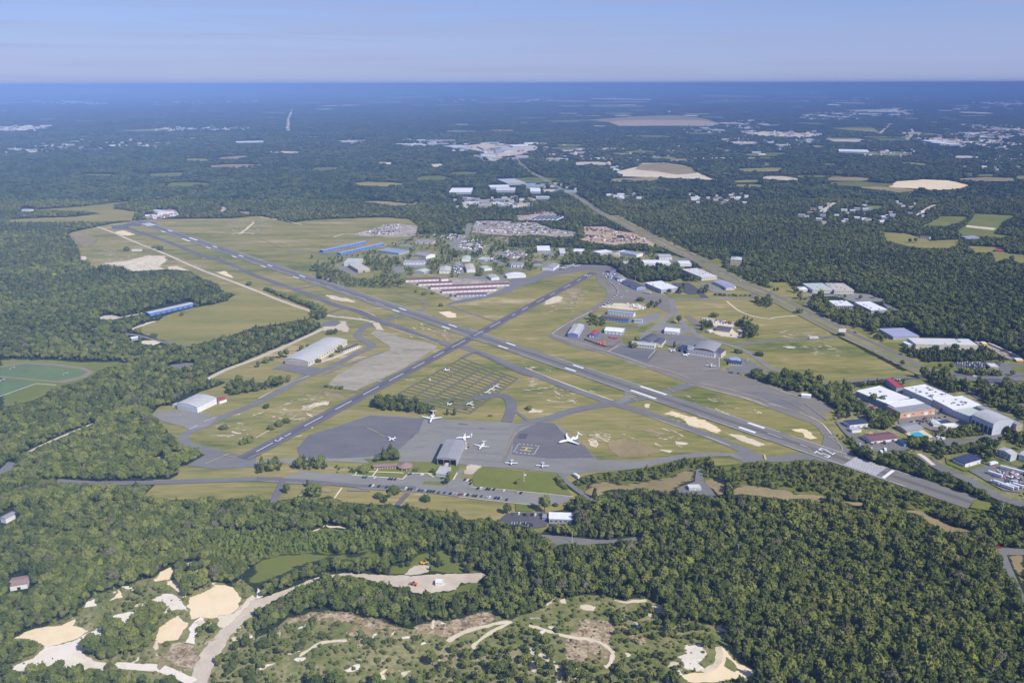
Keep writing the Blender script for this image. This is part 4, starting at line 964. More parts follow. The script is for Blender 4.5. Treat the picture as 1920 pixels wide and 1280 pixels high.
# ---- hangars on the near side of the field
hg = bld('hangar', 'very long pale hangar with a shallow roof beside the old concrete ramp', "b 215,1170 390,1192 775,1040", 8, 'arch', 'cream_wall', 'metal_roof', 'hangar', rise=2.2, doors=5, door=('beige_roof', 0.96, 0.85), side_windows=16, ridge='y', win_h=1.6)
bld('annex', 'low dark roofed annex on the far right end of the long pale hangar', "b 655,1112 775,1066", 4.5, 'flat', 'cream_wall', 'dark_roof', 'annex', depth=7, windows=8, win_h=1)
bld('hangar', 'white arched hangar alone at the wood edge on the left of the field', "e 1325,385 1478,414 1640,347", 8, 'arch', 'white_wall', 'metal_roof', 'hangar', rise=2.0, ridge='y', doors=4, door=('pale_metal_wall', 0.96, 0.85), vents=0)
bld('shed', 'small white annex with a red roof behind the white arched hangar', "e 1645,368 1700,350", 4, 'gable', 'white_wall', 'red_roof', 'shed', depth=10)
bld('shed', 'tiny white lean-to at the left corner of the white arched hangar', "e 1292,395 1325,402", 3, 'flat', 'white_wall', 'light_grey_roof', 'shed', depth=8)
oh = bld('open_hangar', 'grey roofed open fronted hangar standing on the terminal apron', "J 318,790 605,806 740,528", 9, 'gable', 'grey_wall', 'grey_roof', 'hangar', rise=1.2, ridge='y', open_front=True, over=0.8)
bld('terminal_office', 'small office with a grey roof edged in white in front of the open hangar', "I 1255,372 1418,390 1475,288", 4, 'flat', 'white_wall', 'light_grey_roof', 'office', windows=6, side_windows=4, trim='white_wall')
bld('covered_walk', 'short covered walkway between the small office and the open hangar', "I 1375,268 1420,272 1440,225", 3, 'gable', 'tan_wall', 'beige_roof', 'walkway')
bld('motel_wing', 'long low building with a pinkish brown roof beside the round building', "I 322,278 668,262 668,228", 3.5, 'gable', 'brick_wall', 'pink_brown_roof', 'building', doors=9, door=('white_wall', 0.25, 0.7), windows=9, over=0.8)
# round building
gp = G(P("I 790,325")[0]); rb = tag(empty('round_building', (gp.x, gp.y + 4, 0)), 'round building with a pinkish brown cone roof and white columns', 'building')
w = MB(); w.tube([(0, 0, 0), (0, 0, 3.4)], [6.0, 6.0], 20); w.build('wall', 'brick_wall', rb)
w = MB(); w.tube([(0, 0, 3.4), (0, 0, 3.7), (0, 0, 6.6)], [8.4, 8.4, 0.4], 20); w.build('roof', 'pink_brown_roof', rb)
for k in range(10):
    t = 2 * math.pi * k / 10; w = MB(); w.box((7.6 * math.cos(t), 7.6 * math.sin(t), 1.7), (0.25, 0.25, 1.7)); w.build('column', 'white_wall', rb)
paint(CLS, P("I 660,215 930,215 930,370 660,370"), 0)
bld('storage_building', 'white ribbed roof building beside the small lot at the forest edge', "K 1355,742 1712,752 1724,655", 5, 'flat', 'grey_wall', 'white_roof', 'building', windows=5)
bld('shed', 'small blue grey shed next to the white ribbed roof building', "K 1250,720 1325,730", 3, 'flat', 'pale_blue_wall', 'grey_roof', 'shed', depth=7)
bld('fuel_shelter', 'white framed fuel tank shelter on the small grey pad', "g 1330,1020 1420,1018", 3.5, 'flat', 'white_wall', 'off_white_roof', 'shelter', depth=7, doors=2, door=('light_grey_roof', 0.8, 0.8))
bld('house', 'brown roofed house in the wood at the left edge of the quarry', "i 70,552 200,530 240,470", 5, 'gable', 'white_wall', 'pink_brown_roof', 'house', over=0.8, doors=1, door=('dark_interior', 0.2, 0.5))
bld('trailer_office', 'small white site cabin beside the quarry haul road', "j 1345,530 1398,532", 3, 'flat', 'white_wall', 'white_roof', 'cabin', depth=5)
bld('house', 'grey roofed house at the very left edge among trees', "i 0,40 40,50", 5, 'gable', 'white_wall', 'grey_roof', 'house', depth=12)
# ---- blue and maroon hangar rows
for lb, s, n_, dp in (('long blue doored hangar row nearer the upper runway field', "A 205,402 858,262", 15, 13), ('long blue hangar row behind trees, second row beside the field', "A 468,440 1120,290", 14, 13),
                      ('blue doored hangar row at the edge of the left wood', "a 1120,832 1452,757", 8, 15)):
    bld('hangar_row', lb, s, 5, 'gable', 'bright_blue_wall', 'light_grey_roof' if 'wood' in lb else 'blue_grey_roof', 'hangar row', depth=dp, rise=1.2, doors=n_, door=('blue_wall', 0.62, 0.8), windows=0, group='blue doored hangar rows')
for lb, s, n_, wl in (('short maroon roofed hangar row at the top left of the maroon group', "b 1120,580 1385,571", 8, 'pinkish_wall'), ('maroon roofed hangar row, second from the top of the maroon group', "b 1218,608 1472,598", 8, 'pinkish_wall'),
                      ('longest maroon roofed hangar row, in the middle of the maroon group', "b 1308,634 1900,610", 18, 'pinkish_wall'), ('maroon roofed hangar row just above the blue walled one', "b 1395,664 1805,645", 13, 'pinkish_wall'),
                      ('maroon roofed hangar row with light blue walls and white doors', "b 1502,692 1730,685", 8, 'pale_blue_wall')):
    bld('hangar_row', lb, s, 4.5, 'gable', wl, 'maroon_roof', 'hangar row', depth=14, rise=1.6, doors=n_, door=('white_wall', 0.7, 0.7) if wl != 'pale_blue_wall' else ('white_wall', 0.25, 0.85), group='maroon roofed hangar rows')
bld('shed', 'small pale shed between the two upper maroon hangar rows', "b 1388,575 1442,570", 5, 'gable', 'white_wall', 'pink_brown_roof', 'shed', depth=12)
# ---- industrial park
for d in (('warehouse', 'bluish grey roofed warehouse behind the blue hangar rows', "A 1030,398 1340,440 1440,390", 5, 'flat', 'grey_wall', 'blue_grey_roof', {}),
          ('factory', 'greenish white roofed back part of the beige factory', "A 515,585 745,585 745,518", 7, 'flat', 'cream_wall', 'pale_green_roof', {}),
          ('factory', 'beige roofed main hall of the factory with a dark loading side', "A 730,688 905,668 745,585", 7, 'flat', 'tan_wall', 'beige_roof', dict(doors=1, door=('dark_interior', 0.15, 0.5), trim='cream_wall')),
          ('warehouse', 'pinkish walled warehouse with dark doors at the wood edge of the park', "A 1585,262 1850,270", 6, 'flat', 'pinkish_wall', 'grey_roof', dict(depth=26, doors=3, door=('dark_interior', 0.2, 0.6))),
          ('warehouse', 'white ended warehouse with a grey gable roof left of the dome shed', "b 1275,402 1343,386", 7, 'gable', 'white_wall', 'grey_roof', dict(depth=40, side_doors=3)),
          ('warehouse', 'lavender roofed low warehouse with a white front', "b 1105,450 1262,450", 5, 'flat', 'white_wall', 'lavender_roof', dict(depth=24, windows=6)),
          ('warehouse', 'pale green roofed shed behind trees left of the park centre', "b 1185,516 1262,522", 5, 'gable', 'grey_wall', 'pale_green_roof', dict(depth=28)),
          ('warehouse', 'green grey roofed building directly behind the maroon hangar rows', "b 1372,512 1452,512", 6, 'gable', 'pinkish_wall', 'pale_green_roof', dict(depth=42, doors=3, ridge='y')),
          ('warehouse', 'pinkish grey roofed building with white front and blue side', "b 1580,502 1645,500", 7, 'gable', 'white_wall', 'beige_roof', dict(depth=55, doors=3, ridge='y')),
          ('warehouse', 'pale arched shed standing among trees in the park', "b 1542,424 1604,424", 6, 'arch', 'white_wall', 'pale_green_roof', dict(depth=30, doors=2)),
          ('warehouse', 'flat pale green roofed building left of the scrap strip', "b 1660,425 1718,430", 5, 'flat', 'grey_wall', 'pale_green_roof', dict(depth=30)),
          ('warehouse', 'small bright white green roofed shed among the park trees', "b 1712,496 1770,490", 5, 'flat', 'white_wall', 'pale_green_roof', dict(depth=26)),
          ('warehouse', 'grey roofed shed at the end of the maroon hangar rows', "b 1765,566 1826,561", 5, 'gable', 'white_wall', 'light_grey_roof', dict(depth=30)),
          ('hangar', 'white arched hangar facing the ramp at the end of the short runway', "B 1208,785 1490,768", 5, 'arch', 'white_wall', 'white_roof', dict(depth=20, rise=3.5, ridge='y', doors=3)),
          ('hangar', 'white hangar with a grey gable roof beside the ramp', "C 128,652 300,665 395,602", 6, 'gable', 'white_wall', 'grey_roof', dict(doors=3)),
          ('shed', 'long dark roofed shed just left of the white gabled ramp hangar', "C 0,600 140,600", 4, 'gable', 'grey_wall', 'brown_roof', dict(depth=30)),
          ('warehouse', 'bright white flat roofed building at the tree line above the ramp', "C 60,400 256,400", 6, 'flat', 'grey_wall', 'white_roof', dict(depth=60, windows=5)),
          ('warehouse', 'small white roofed building right of the bright white one', "C 400,440 485,440", 6, 'flat', 'grey_wall', 'off_white_roof', dict(depth=60)),
          ('warehouse', 'pinkish white building hidden behind dark trees above the ramp', "C 600,410 748,415", 6, 'flat', 'pinkish_wall', 'white_roof', dict(depth=30)),
          ('warehouse', 'white building with a notched roof among the trees above the ramp', "C 905,415 1005,440", 6, 'flat', 'grey_wall', 'white_roof', dict(depth=40)),
          ('house', 'cream house with a pale dome behind the tree belt', "C 1185,455 1290,460", 5, 'hip', 'cream_wall', 'beige_roof', dict(depth=20)),
          ('warehouse', 'building with rows of dark panels on its white roof', "C 1550,470 1655,445", 5, 'flat', 'white_wall', 'white_roof', dict(depth=60, strip=('solar_panel', 3))),
          ('shed', 'low green grey roofed shed in the tree belt near the curved car row', "C 1285,580 1370,592", 4, 'flat', 'grey_wall', 'pale_green_roof', dict(depth=22)),
          ('warehouse', 'white front building with three dark doors beside the ramp trees', "B 1262,615 1430,620", 5, 'flat', 'white_wall', 'grey_roof', dict(depth=30, doors=3, door=('dark_interior', .3, .7))),
          ('warehouse', 'pinkish walled building above the long white store near the highway', "G 287,92 485,92", 7, 'flat', 'pinkish_wall', 'light_grey_roof', dict(depth=30, doors=5)),
          ('warehouse', 'long thin white roof showing above the tree belt', "G 65,190 465,190", 6, 'flat', 'white_wall', 'white_roof', dict(depth=34)),
          ('warehouse', 'white roofed store partly hidden by round trees near the highway', "G 600,198 775,198", 6, 'flat', 'white_wall', 'white_roof', dict(depth=30)),
          ('office_building', 'large cream flat roofed office with a dark roof slot', "G 925,402 1158,382 920,258", 7, 'flat', 'cream_wall', 'off_white_roof', dict(vents=10, windows=8)),
          ('office_building', 'lavender blue roofed long wing beside the highway', "G 1100,458 1285,540", 5, 'gable', 'white_wall', 'lavender_roof', dict(depth=24, over=1)),
          ('office_building', 'lavender blue roofed short wing with a white end', "G 1290,555 1420,552", 5, 'gable', 'white_wall', 'lavender_roof', dict(depth=28, windows=6, over=1)),
          ('office_building', 'three storey office with a pale mansard roof across the highway', "G 1358,132 1520,142", 12, 'hip', 'pinkish_wall', 'pale_green_roof', dict(depth=34, rows=3, windows=9, side_windows=6, rise=3)),
          ('hangar', 'large white roofed hangar behind the round trees and dark car park', "G 75,482 318,582 500,525", 8, 'flat', 'grey_wall', 'white_roof', dict(vents=4)),
          ('warehouse', 'dark roofed long shed with a white gable end', "C 1335,850 1552,952 1652,922", 6, 'gable', 'pale_blue_wall', 'dark_roof', dict(doors=2)),
          ('shed', 'grey roofed shed at the top of the curved car row', "C 1240,790 1300,830 1380,810", 5, 'gable', 'white_wall', 'blue_grey_roof', {}),
          ('shed', 'dark brown roofed shed at the top end of the runway car yard', "C 1090,700 1150,712", 4, 'flat', 'blue_wall', 'brown_roof', dict(depth=26)),
          ('warehouse', 'white walled workshop row with a thin dark roof behind the blue one', "D 795,350 1182,392", 6, 'gable', 'white_wall', 'blue_grey_roof', dict(depth=14, doors=9, door=('pale_blue_wall', .5, .6))),
          ('warehouse', 'long blue walled workshop row with a dark brown roof', "D 690,424 1108,478", 6, 'gable', 'blue_wall', 'brown_roof', dict(depth=14, doors=9, door=('pale_blue_wall', .4, .6))),
          ('office_building', 'small blue roofed office between the workshops and the green lawn', "D 1190,484 1312,492", 4, 'gable', 'white_wall', 'blue_grey_roof', dict(depth=14, windows=4)),
          ('hangar', 'pale grey roofed hangar with a plain blue end wall', "D 195,682 352,694 560,560", 6, 'gable', 'blue_wall', 'light_grey_roof', dict(ridge='y', side_doors=10, door=('white_wall', .5, .75))),
          ('hangar', 'small blue hangar with a rusty red roof', "D 515,695 600,706 690,648", 5, 'arch', 'bright_blue_wall', 'red_roof', dict(ridge='y', doors=2, door=('white_wall', .6, .8))),
          ('hangar', 'white roofed hangar with light blue walls behind the equipment yard', "D 745,640 1022,664 1068,605", 5, 'gable', 'pale_blue_wall', 'white_roof', dict(doors=5)),
          ('hangar', 'white roofed square workshop alone on its lot between two roads', "E 45,482 258,502 318,452", 5, 'gable', 'white_wall', 'white_roof', dict(doors=3, door=('grey_wall', .25, .5))),
          ('terminal_office', 'long low white walled office in front of the dark arched roofs', "D 1155,838 1500,872", 4.5, 'arch', 'white_wall', 'light_grey_roof', dict(depth=16, windows=9, rise=2)),
          ('hangar', 'dark arched roof hangar behind the low white office', "D 1270,780 1440,812", 7, 'arch', 'grey_wall', 'dark_roof', dict(depth=34, rise=4, ridge='y')),
          ('hangar', 'dark gabled hangar right of the dark arched one', "D 1470,812 1610,830", 6, 'gable', 'pinkish_wall', 'dark_roof', dict(depth=26, ridge='y')),
          ('hangar', 'broad grey arched hangar at the back of the east apron', "E 470,752 800,800", 8, 'arch', 'brown_roof', 'grey_roof', dict(depth=44, rise=3)),
          ('hangar', 'white walled front range of the grey arched hangar with square windows', "E 395,770 800,830", 7, 'flat', 'white_wall', 'grey_roof', dict(depth=10, windows=10)),
          ('hangar', 'dark roofed block with white corner wall right of the grey arched hangar', "E 778,800 898,822 952,764", 8, 'flat', 'pinkish_wall', 'dark_roof', dict(trim='white_wall')),
          ('hangar', 'dark blue flat roofed block left of the grey arched hangar', "E 235,735 392,770", 6, 'flat', 'pinkish_wall', 'navy_roof', dict(depth=18, doors=2, door=('dark_interior', .5, .8))),
          ('control_hut', 'small white lookout tower at the left corner of the arched hangar front', "E 392,725 470,735", 10, 'flat', 'white_wall', 'blue_grey_roof', dict(depth=8, windows=3)),
          ('office_building', 'small dark blue roofed office with a yellowish edge beside the east apron', "E 1010,960 1205,975", 3.5, 'hip', 'cream_wall', 'navy_roof', dict(depth=14, windows=5)),
          ('office_building', 'blue grey roofed wing behind the small dark blue office', "E 965,885 1060,930", 4, 'gable', 'white_wall', 'blue_grey_roof', dict(depth=16)),
          ('house', 'dark roofed pinkish house in the tree ringed yard', "E 822,446 1030,474 1082,432", 5, 'gable', 'pinkish_wall', 'dark_roof', dict(windows=6, over=.8)),
          ('shed', 'small pale shed right of the dark roofed house', "E 1140,478 1232,500", 3, 'flat', 'grey_wall', 'off_white_roof', dict(depth=8)),
          ('shed', 'tiny cream shed left of the dark roofed house', "E 722,492 770,470", 3, 'gable', 'cream_wall', 'off_white_roof', dict(depth=6)),
          ('office_building', 'pale blue green roofed half of the long low office across the highway', "d 335,653 490,651 455,604", 8, 'flat', 'cream_wall', 'pale_green_roof', dict(vents=6, windows=10)),
          ('office_building', 'pinkish roofed half of the long low office across the highway', "d 498,656 646,657 618,606", 8, 'flat', 'cream_wall', 'beige_roof', dict(vents=8, windows=9)),
          ('house', 'small white house beside trees left of the long low office', "d 235,650 300,652", 5, 'hip', 'white_wall', 'white_roof', dict(depth=22)),
          ('warehouse', 'white roofed glass fronted block, left of the white pair', "d 508,773 645,773 602,735", 7, 'flat', 'grey_wall', 'white_roof', dict(vents=6, windows=9, win_h=3)),
          ('warehouse', 'white roofed block, right of the white pair, behind trees', "d 775,808 900,803 830,740", 7, 'flat', 'grey_wall', 'white_roof', dict(vents=5)),
          ('warehouse', 'lavender grey roofed warehouse behind trees beyond the highway', "d 940,1006 1135,1000", 6, 'flat', 'grey_wall', 'lavender_roof', dict(depth=45)),
          ('warehouse', 'huge pale roofed warehouse behind the tree belt next to the buses', "H 425,190 1290,205 1170,118", 8, 'flat', 'cream_wall', 'off_white_roof', dict(vents=4)),
          ('shed', 'small white roofed block at the left end of the huge pale warehouse', "H 320,195 375,190 340,148", 6, 'flat', 'grey_wall', 'white_roof', {}),
          ('shed', 'small pale shed at the corner of the crowded parking lot', "H 1460,500 1580,505", 5, 'flat', 'tan_wall', 'off_white_roof', dict(depth=16))):
    nm, lb, s, H_, rf, wl, rm_, kw = d
    bld(nm, lb, s, H_, rf, wl, rm_, 'warehouse' if nm == 'warehouse' else nm.replace('_', ' '), **kw)
# ---- big complex on the right
for d in (('factory', 'wide white flat roof of the industrial complex, left part with a tree in front', "F 145,300 452,428 750,388", 8, 'flat', 'grey_wall', 'white_roof', dict(vents=5, windows=14)),
          ('factory', 'narrow white roof strip joining the left part to the orange walled hall', "F 546,472 862,428", 8.6, 'flat', 'grey_wall', 'white_roof', dict(depth=16)),
          ('factory', 'grey roofed hall with an orange front wall facing the car park', "F 612,532 978,484", 8, 'flat', 'orange_wall', 'grey_roof', dict(depth=24, doors=2, door=('white_wall', .2, .6), windows=4)),
          ('factory', 'white flat roof with many dark vents, upper right part of the complex', "F 642,268 942,398 1160,350", 9, 'flat', 'pale_metal_wall', 'white_roof', dict(vents=18)),
          ('canopy', 'red roofed canopy along the top end of the vented white roof', "F 570,262 648,262", 7, 'flat', 'grey_wall', 'red_roof', dict(depth=34)),
          ('factory', 'white flat roof below the vented one, with a grey blue side wall', "F 950,384 1160,492 1455,442", 10, 'flat', 'pale_metal_wall', 'white_roof', dict(vents=9, doors=1, door=('blue_wall', .12, .5))),
          ('factory', 'grey green roofed section between the white roofs and the big hangar', "F 1162,500 1345,568 1562,506", 9, 'flat', 'pale_metal_wall', 'pale_green_roof', dict(vents=0)),
          ('hangar', 'tall blue grey hangar with a curved roof and dark doors at the right', "F 1372,548 1597,645 1835,616", 16, 'arch', 'pale_metal_wall', 'light_grey_roof', dict(ridge='x', rise=3.5, doors=5, door=('navy_roof', .7, .62))),
          ('factory', 'lower annex on the right side of the tall blue grey hangar', "F 1840,655 1908,645", 12, 'flat', 'tan_wall', 'grey_roof', dict(depth=60)),
          ('warehouse', 'navy roofed low building with a white front beside the service road', "Q 758,165 960,255 1320,208", 5, 'flat', 'white_wall', 'navy_roof', dict(side_doors=2, door=('grey_wall', .08, .6), trim='blue_wall')),
          ('warehouse', 'light blue grey building cut by the right edge beyond the brush', "Q 1482,18 1706,112 1832,94", 8, 'gable', 'pale_metal_wall', 'light_grey_roof', dict(windows=4, doors=3, door=('dark_interior', .15, .4), ridge='y')),
          ('warehouse', 'light grey roofed wing at the right edge behind the light blue grey building', "Q 1840,100 2100,180 2250,140", 7, 'gable', 'pale_metal_wall', 'light_grey_roof', dict(side_doors=2, door=('dark_interior', .2, .7))),
          ('workshop', 'long maroon roofed workshop with cars in front near the runway number', "F 302,826 580,790", 4.5, 'gable', 'white_wall', 'maroon_roof', dict(depth=16, over=1, doors=3, door=('dark_interior', .3, .6))),
          ('workshop', 'small white building with a dark blue roof at the lot above the maroon workshop', "F 78,656 270,636", 5, 'gable', 'white_wall', 'navy_roof', dict(depth=13, doors=3, door=('grey_wall', .4, .6))),
          ('shed', 'white storage shed below the dark blue roofed workshop', "F 100,715 200,705", 3.5, 'flat', 'white_wall', 'light_grey_roof', dict(depth=7)),
          ('shed', 'orange roofed little shed behind the maroon workshop', "F 295,760 335,758", 3, 'gable', 'orange_wall', 'orange_wall', dict(depth=6)),
          ('workshop', 'teal sided dark roofed store right of the maroon workshop', "F 575,815 650,860", 4, 'flat', 'teal_roof', 'navy_roof', dict(depth=7)),
          ('pavilion', 'grey roofed pavilion beside the swimming pool', "F 680,722 850,694", 4, 'gable', 'tan_wall', 'grey_roof', dict(depth=18, over=1)),
          ('shed', 'dark roofed kiosk in the middle of the complex car park', "F 1045,640 1150,632", 4, 'flat', 'cream_wall', 'navy_roof', dict(depth=8)),
          ('shed', 'white roofed kiosk left of the dark roofed one in the car park', "F 960,650 1045,655", 4, 'gable', 'white_wall', 'off_white_roof', dict(depth=10)),
          ('shed', 'long low white roofed shed at the right of the car park', "F 1100,680 1230,668", 3, 'flat', 'white_wall', 'white_roof', dict(depth=8)),
          ('shed', 'purple and blue container shed on the road below the car park', "F 1040,885 1100,880", 4, 'flat', 'blue_wall', 'lavender_roof', dict(depth=8)),
          ('shed', 'small white booth at the tree edge beside the taxiway end', "h 252,322 322,330", 3.5, 'gable', 'white_wall', 'white_roof', dict(depth=8)),
          ('shed', 'dark roofed low building beyond the side road at the right', "F 1560,215 1860,225", 4, 'flat', 'grey_wall', 'dark_roof', dict(depth=18)),
          ('barn', 'pale barn alone at the top left field edge', "a 160,55 222,56", 5, 'gable', 'white_wall', 'light_grey_roof', dict(depth=20)),
          ('shed', 'white shed with bushes standing in the far left airfield grass', "a 985,352 1055,352", 4, 'flat', 'white_wall', 'beige_roof', dict(depth=8)),
          ('shed', 'little white roofed hut at the wood edge near the tan field', "a 985,1018 1035,1010", 4, 'gable', 'grey_wall', 'white_roof', dict(depth=8)),
          ('barn', 'red roofed barn in the far right fields', "O 1675,408 1740,412", 5, 'hip', 'brick_wall', 'red_roof', dict(depth=18)),
          ('house', 'white walled farmhouse beside the far right field', "O 1030,292 1110,300", 5, 'gable', 'white_wall', 'brown_roof', dict(depth=16)),
          ('barn', 'blue grey roofed long shed in the far right fields', "O 1420,300 1540,296", 4, 'flat', 'grey_wall', 'lavender_roof', dict(depth=20))):
    nm, lb, s, H_, rf, wl, rm_, kw = d
    bld(nm, lb, s, H_, rf, wl, rm_, {'factory': 'factory building'}.get(nm, nm), **kw)
# ---- far away buildings
for s, H_, dp, rm_, lb in (("n 605,722 728,722", 8, 130, 'white_roof', 'far white roofed warehouse left of the highway, alone'), ("n 870,712 978,712", 8, 90, 'off_white_roof', 'far pale warehouse, lower one of the left pair'),
        ("n 838,694 948,692", 8, 70, 'white_roof', 'far pale warehouse, upper one of the left pair'), ("n 935,672 1038,668", 8, 160, 'light_grey_roof', 'far grey roofed warehouse at the top of the warehouse group'),
        ("n 1038,690 1094,690", 8, 110, 'blue_grey_roof', 'far bluish roofed warehouse with stripes'), ("n 1062,718 1122,718", 8, 110, 'white_roof', 'far white warehouse right of the striped one'),
        ("n 1095,752 1172,752", 7, 40, 'pale_green_roof', 'far long thin warehouse nearest the highway'), ("o 880,492 1050,496", 9, 180, 'white_roof', 'very long thin white warehouse far to the right'),
        ("o 810,231 865,232", 12, 150, 'white_roof', 'far white arched stadium like roof near the horizon'), ("n 800,478 905,476", 9, 250, 'gravel', 'far shopping centre with a wide pale roof'),
        ("n 930,486 1020,480", 9, 200, 'light_grey_roof', 'far shopping centre wing with a grey roof'), ("n 965,463 1050,461", 9, 120, 'white_roof', 'far white store row above the shopping centre'),
        ("o 1410,440 1500,440", 10, 200, 'white_roof', 'far white plant roof in the right hand town'), ("o 1500,452 1570,450", 10, 160, 'white_roof', 'far white store right of the plant roof'),
        ("o 1685,412 1750,414", 8, 60, 'white_roof', 'far thin white store near the right edge'), ("m 1325,440 1480,437", 8, 80, 'white_roof', 'far long pale warehouse in the woods at upper left'),
        ("n 625,468 730,462", 8, 120, 'off_white_roof', 'far flat store left of the shopping centre'), ("o 0,292 65,293", 9, 200, 'white_roof', 'far white building at the top of the distant mine'),
        ("n 345,452 435,452", 8, 60, 'white_roof', 'far small white warehouse left of the distant store'), ("o 165,372 240,372", 8, 120, 'light_grey_roof', 'far grey shed below the distant mine'),
        ("n 0,436 90,433", 8, 80, 'beige_roof', 'far tan roofed shed in the woods at upper centre left')):
    bld('warehouse', lb, s, H_, 'flat' if 'arched' not in lb else 'arch', 'grey_wall', rm_, 'warehouse', depth=dp, rise=14 if 'arched' in lb else None)
for k in range(6):
    x = 1070 + k * 25
    bld('storage_row', 'dark roofed storage row, number %s from the left of the six far ones' % ('one two three four five six'.split()[k]), "n %d,%d %d,%d %d,%d" % (x, 872, x + 15, 873, x - 6, 850), 4, 'flat', 'white_wall', 'navy_roof', 'storage row', group='far storage rows')
# water towers
for s, h, lb in (("n 1843,285", 48, 'white water tower on a stem far off near the distant mine'), ("m 42,168", 45, 'tiny white water tower far off at the upper left')):
    g = G(P(s)[0]); t = tag(empty('water_tower', (g.x, g.y, 0)), lb, 'water tower')
    k = g.length / 9000
    w = MB(); w.tube([(0, 0, 0), (0, 0, h * .65)], [3.5, 2.5], 10); w.build('stem', 'white_wall', t)
    w = MB(); w.tube([(0, 0, h * .6), (0, 0, h * .68), (0, 0, h * .8), (0, 0, h * .92), (0, 0, h)], [3, 13 * k + 2, 16 * k + 3, 13 * k + 2, 2], 14); w.build('tank', 'white_wall', t, True)
# houses of the far villages: walls and a pitched roof each, shared meshes
HM = []
for i, (wl, rm_, L, D, H_, rf) in enumerate((('white_wall', 'white_roof', 16, 11, 5, 1), ('white_wall', 'grey_roof', 18, 11, 5.5, 3), ('cream_wall', 'brown_roof', 20, 12, 5, 3), ('grey_wall', 'light_grey_roof', 15, 11, 5, 3),
        ('white_wall', 'off_white_roof', 45, 26, 7, 0.5), ('pinkish_wall', 'beige_roof', 60, 30, 8, 0.5), ('white_wall', 'white_roof', 70, 35, 8, 0.5), ('brick_wall', 'pink_brown_roof', 17, 12, 5, 3.5))):
    m = MB(); hx, hy = L / 2, D / 2
    m.box((0, 0, H_ / 2), (hx, hy, H_ / 2), 0)
    e = 0.5
    m.quad((-hx - e, -hy - e, H_), (hx + e, -hy - e, H_), (hx + e, 0, H_ + rf), (-hx - e, 0, H_ + rf), 1)
    m.quad((-hx - e, 0, H_ + rf), (hx + e, 0, H_ + rf), (hx + e, hy + e, H_), (-hx - e, hy + e, H_), 1)
    for q in (-1, 1):
        m.poly([(q * hx, -hy, H_), (q * hx, hy, H_), (q * hx, 0, H_ + rf)][::q], 0)
    o = m.build('far_house', [wl, rm_]); HM.append(o.data); bpy.data.objects.remove(o)
NAMES = ['white', 'grey roofed', 'brown roofed', 'light grey', 'off white', 'beige', 'bright white', 'brick red']
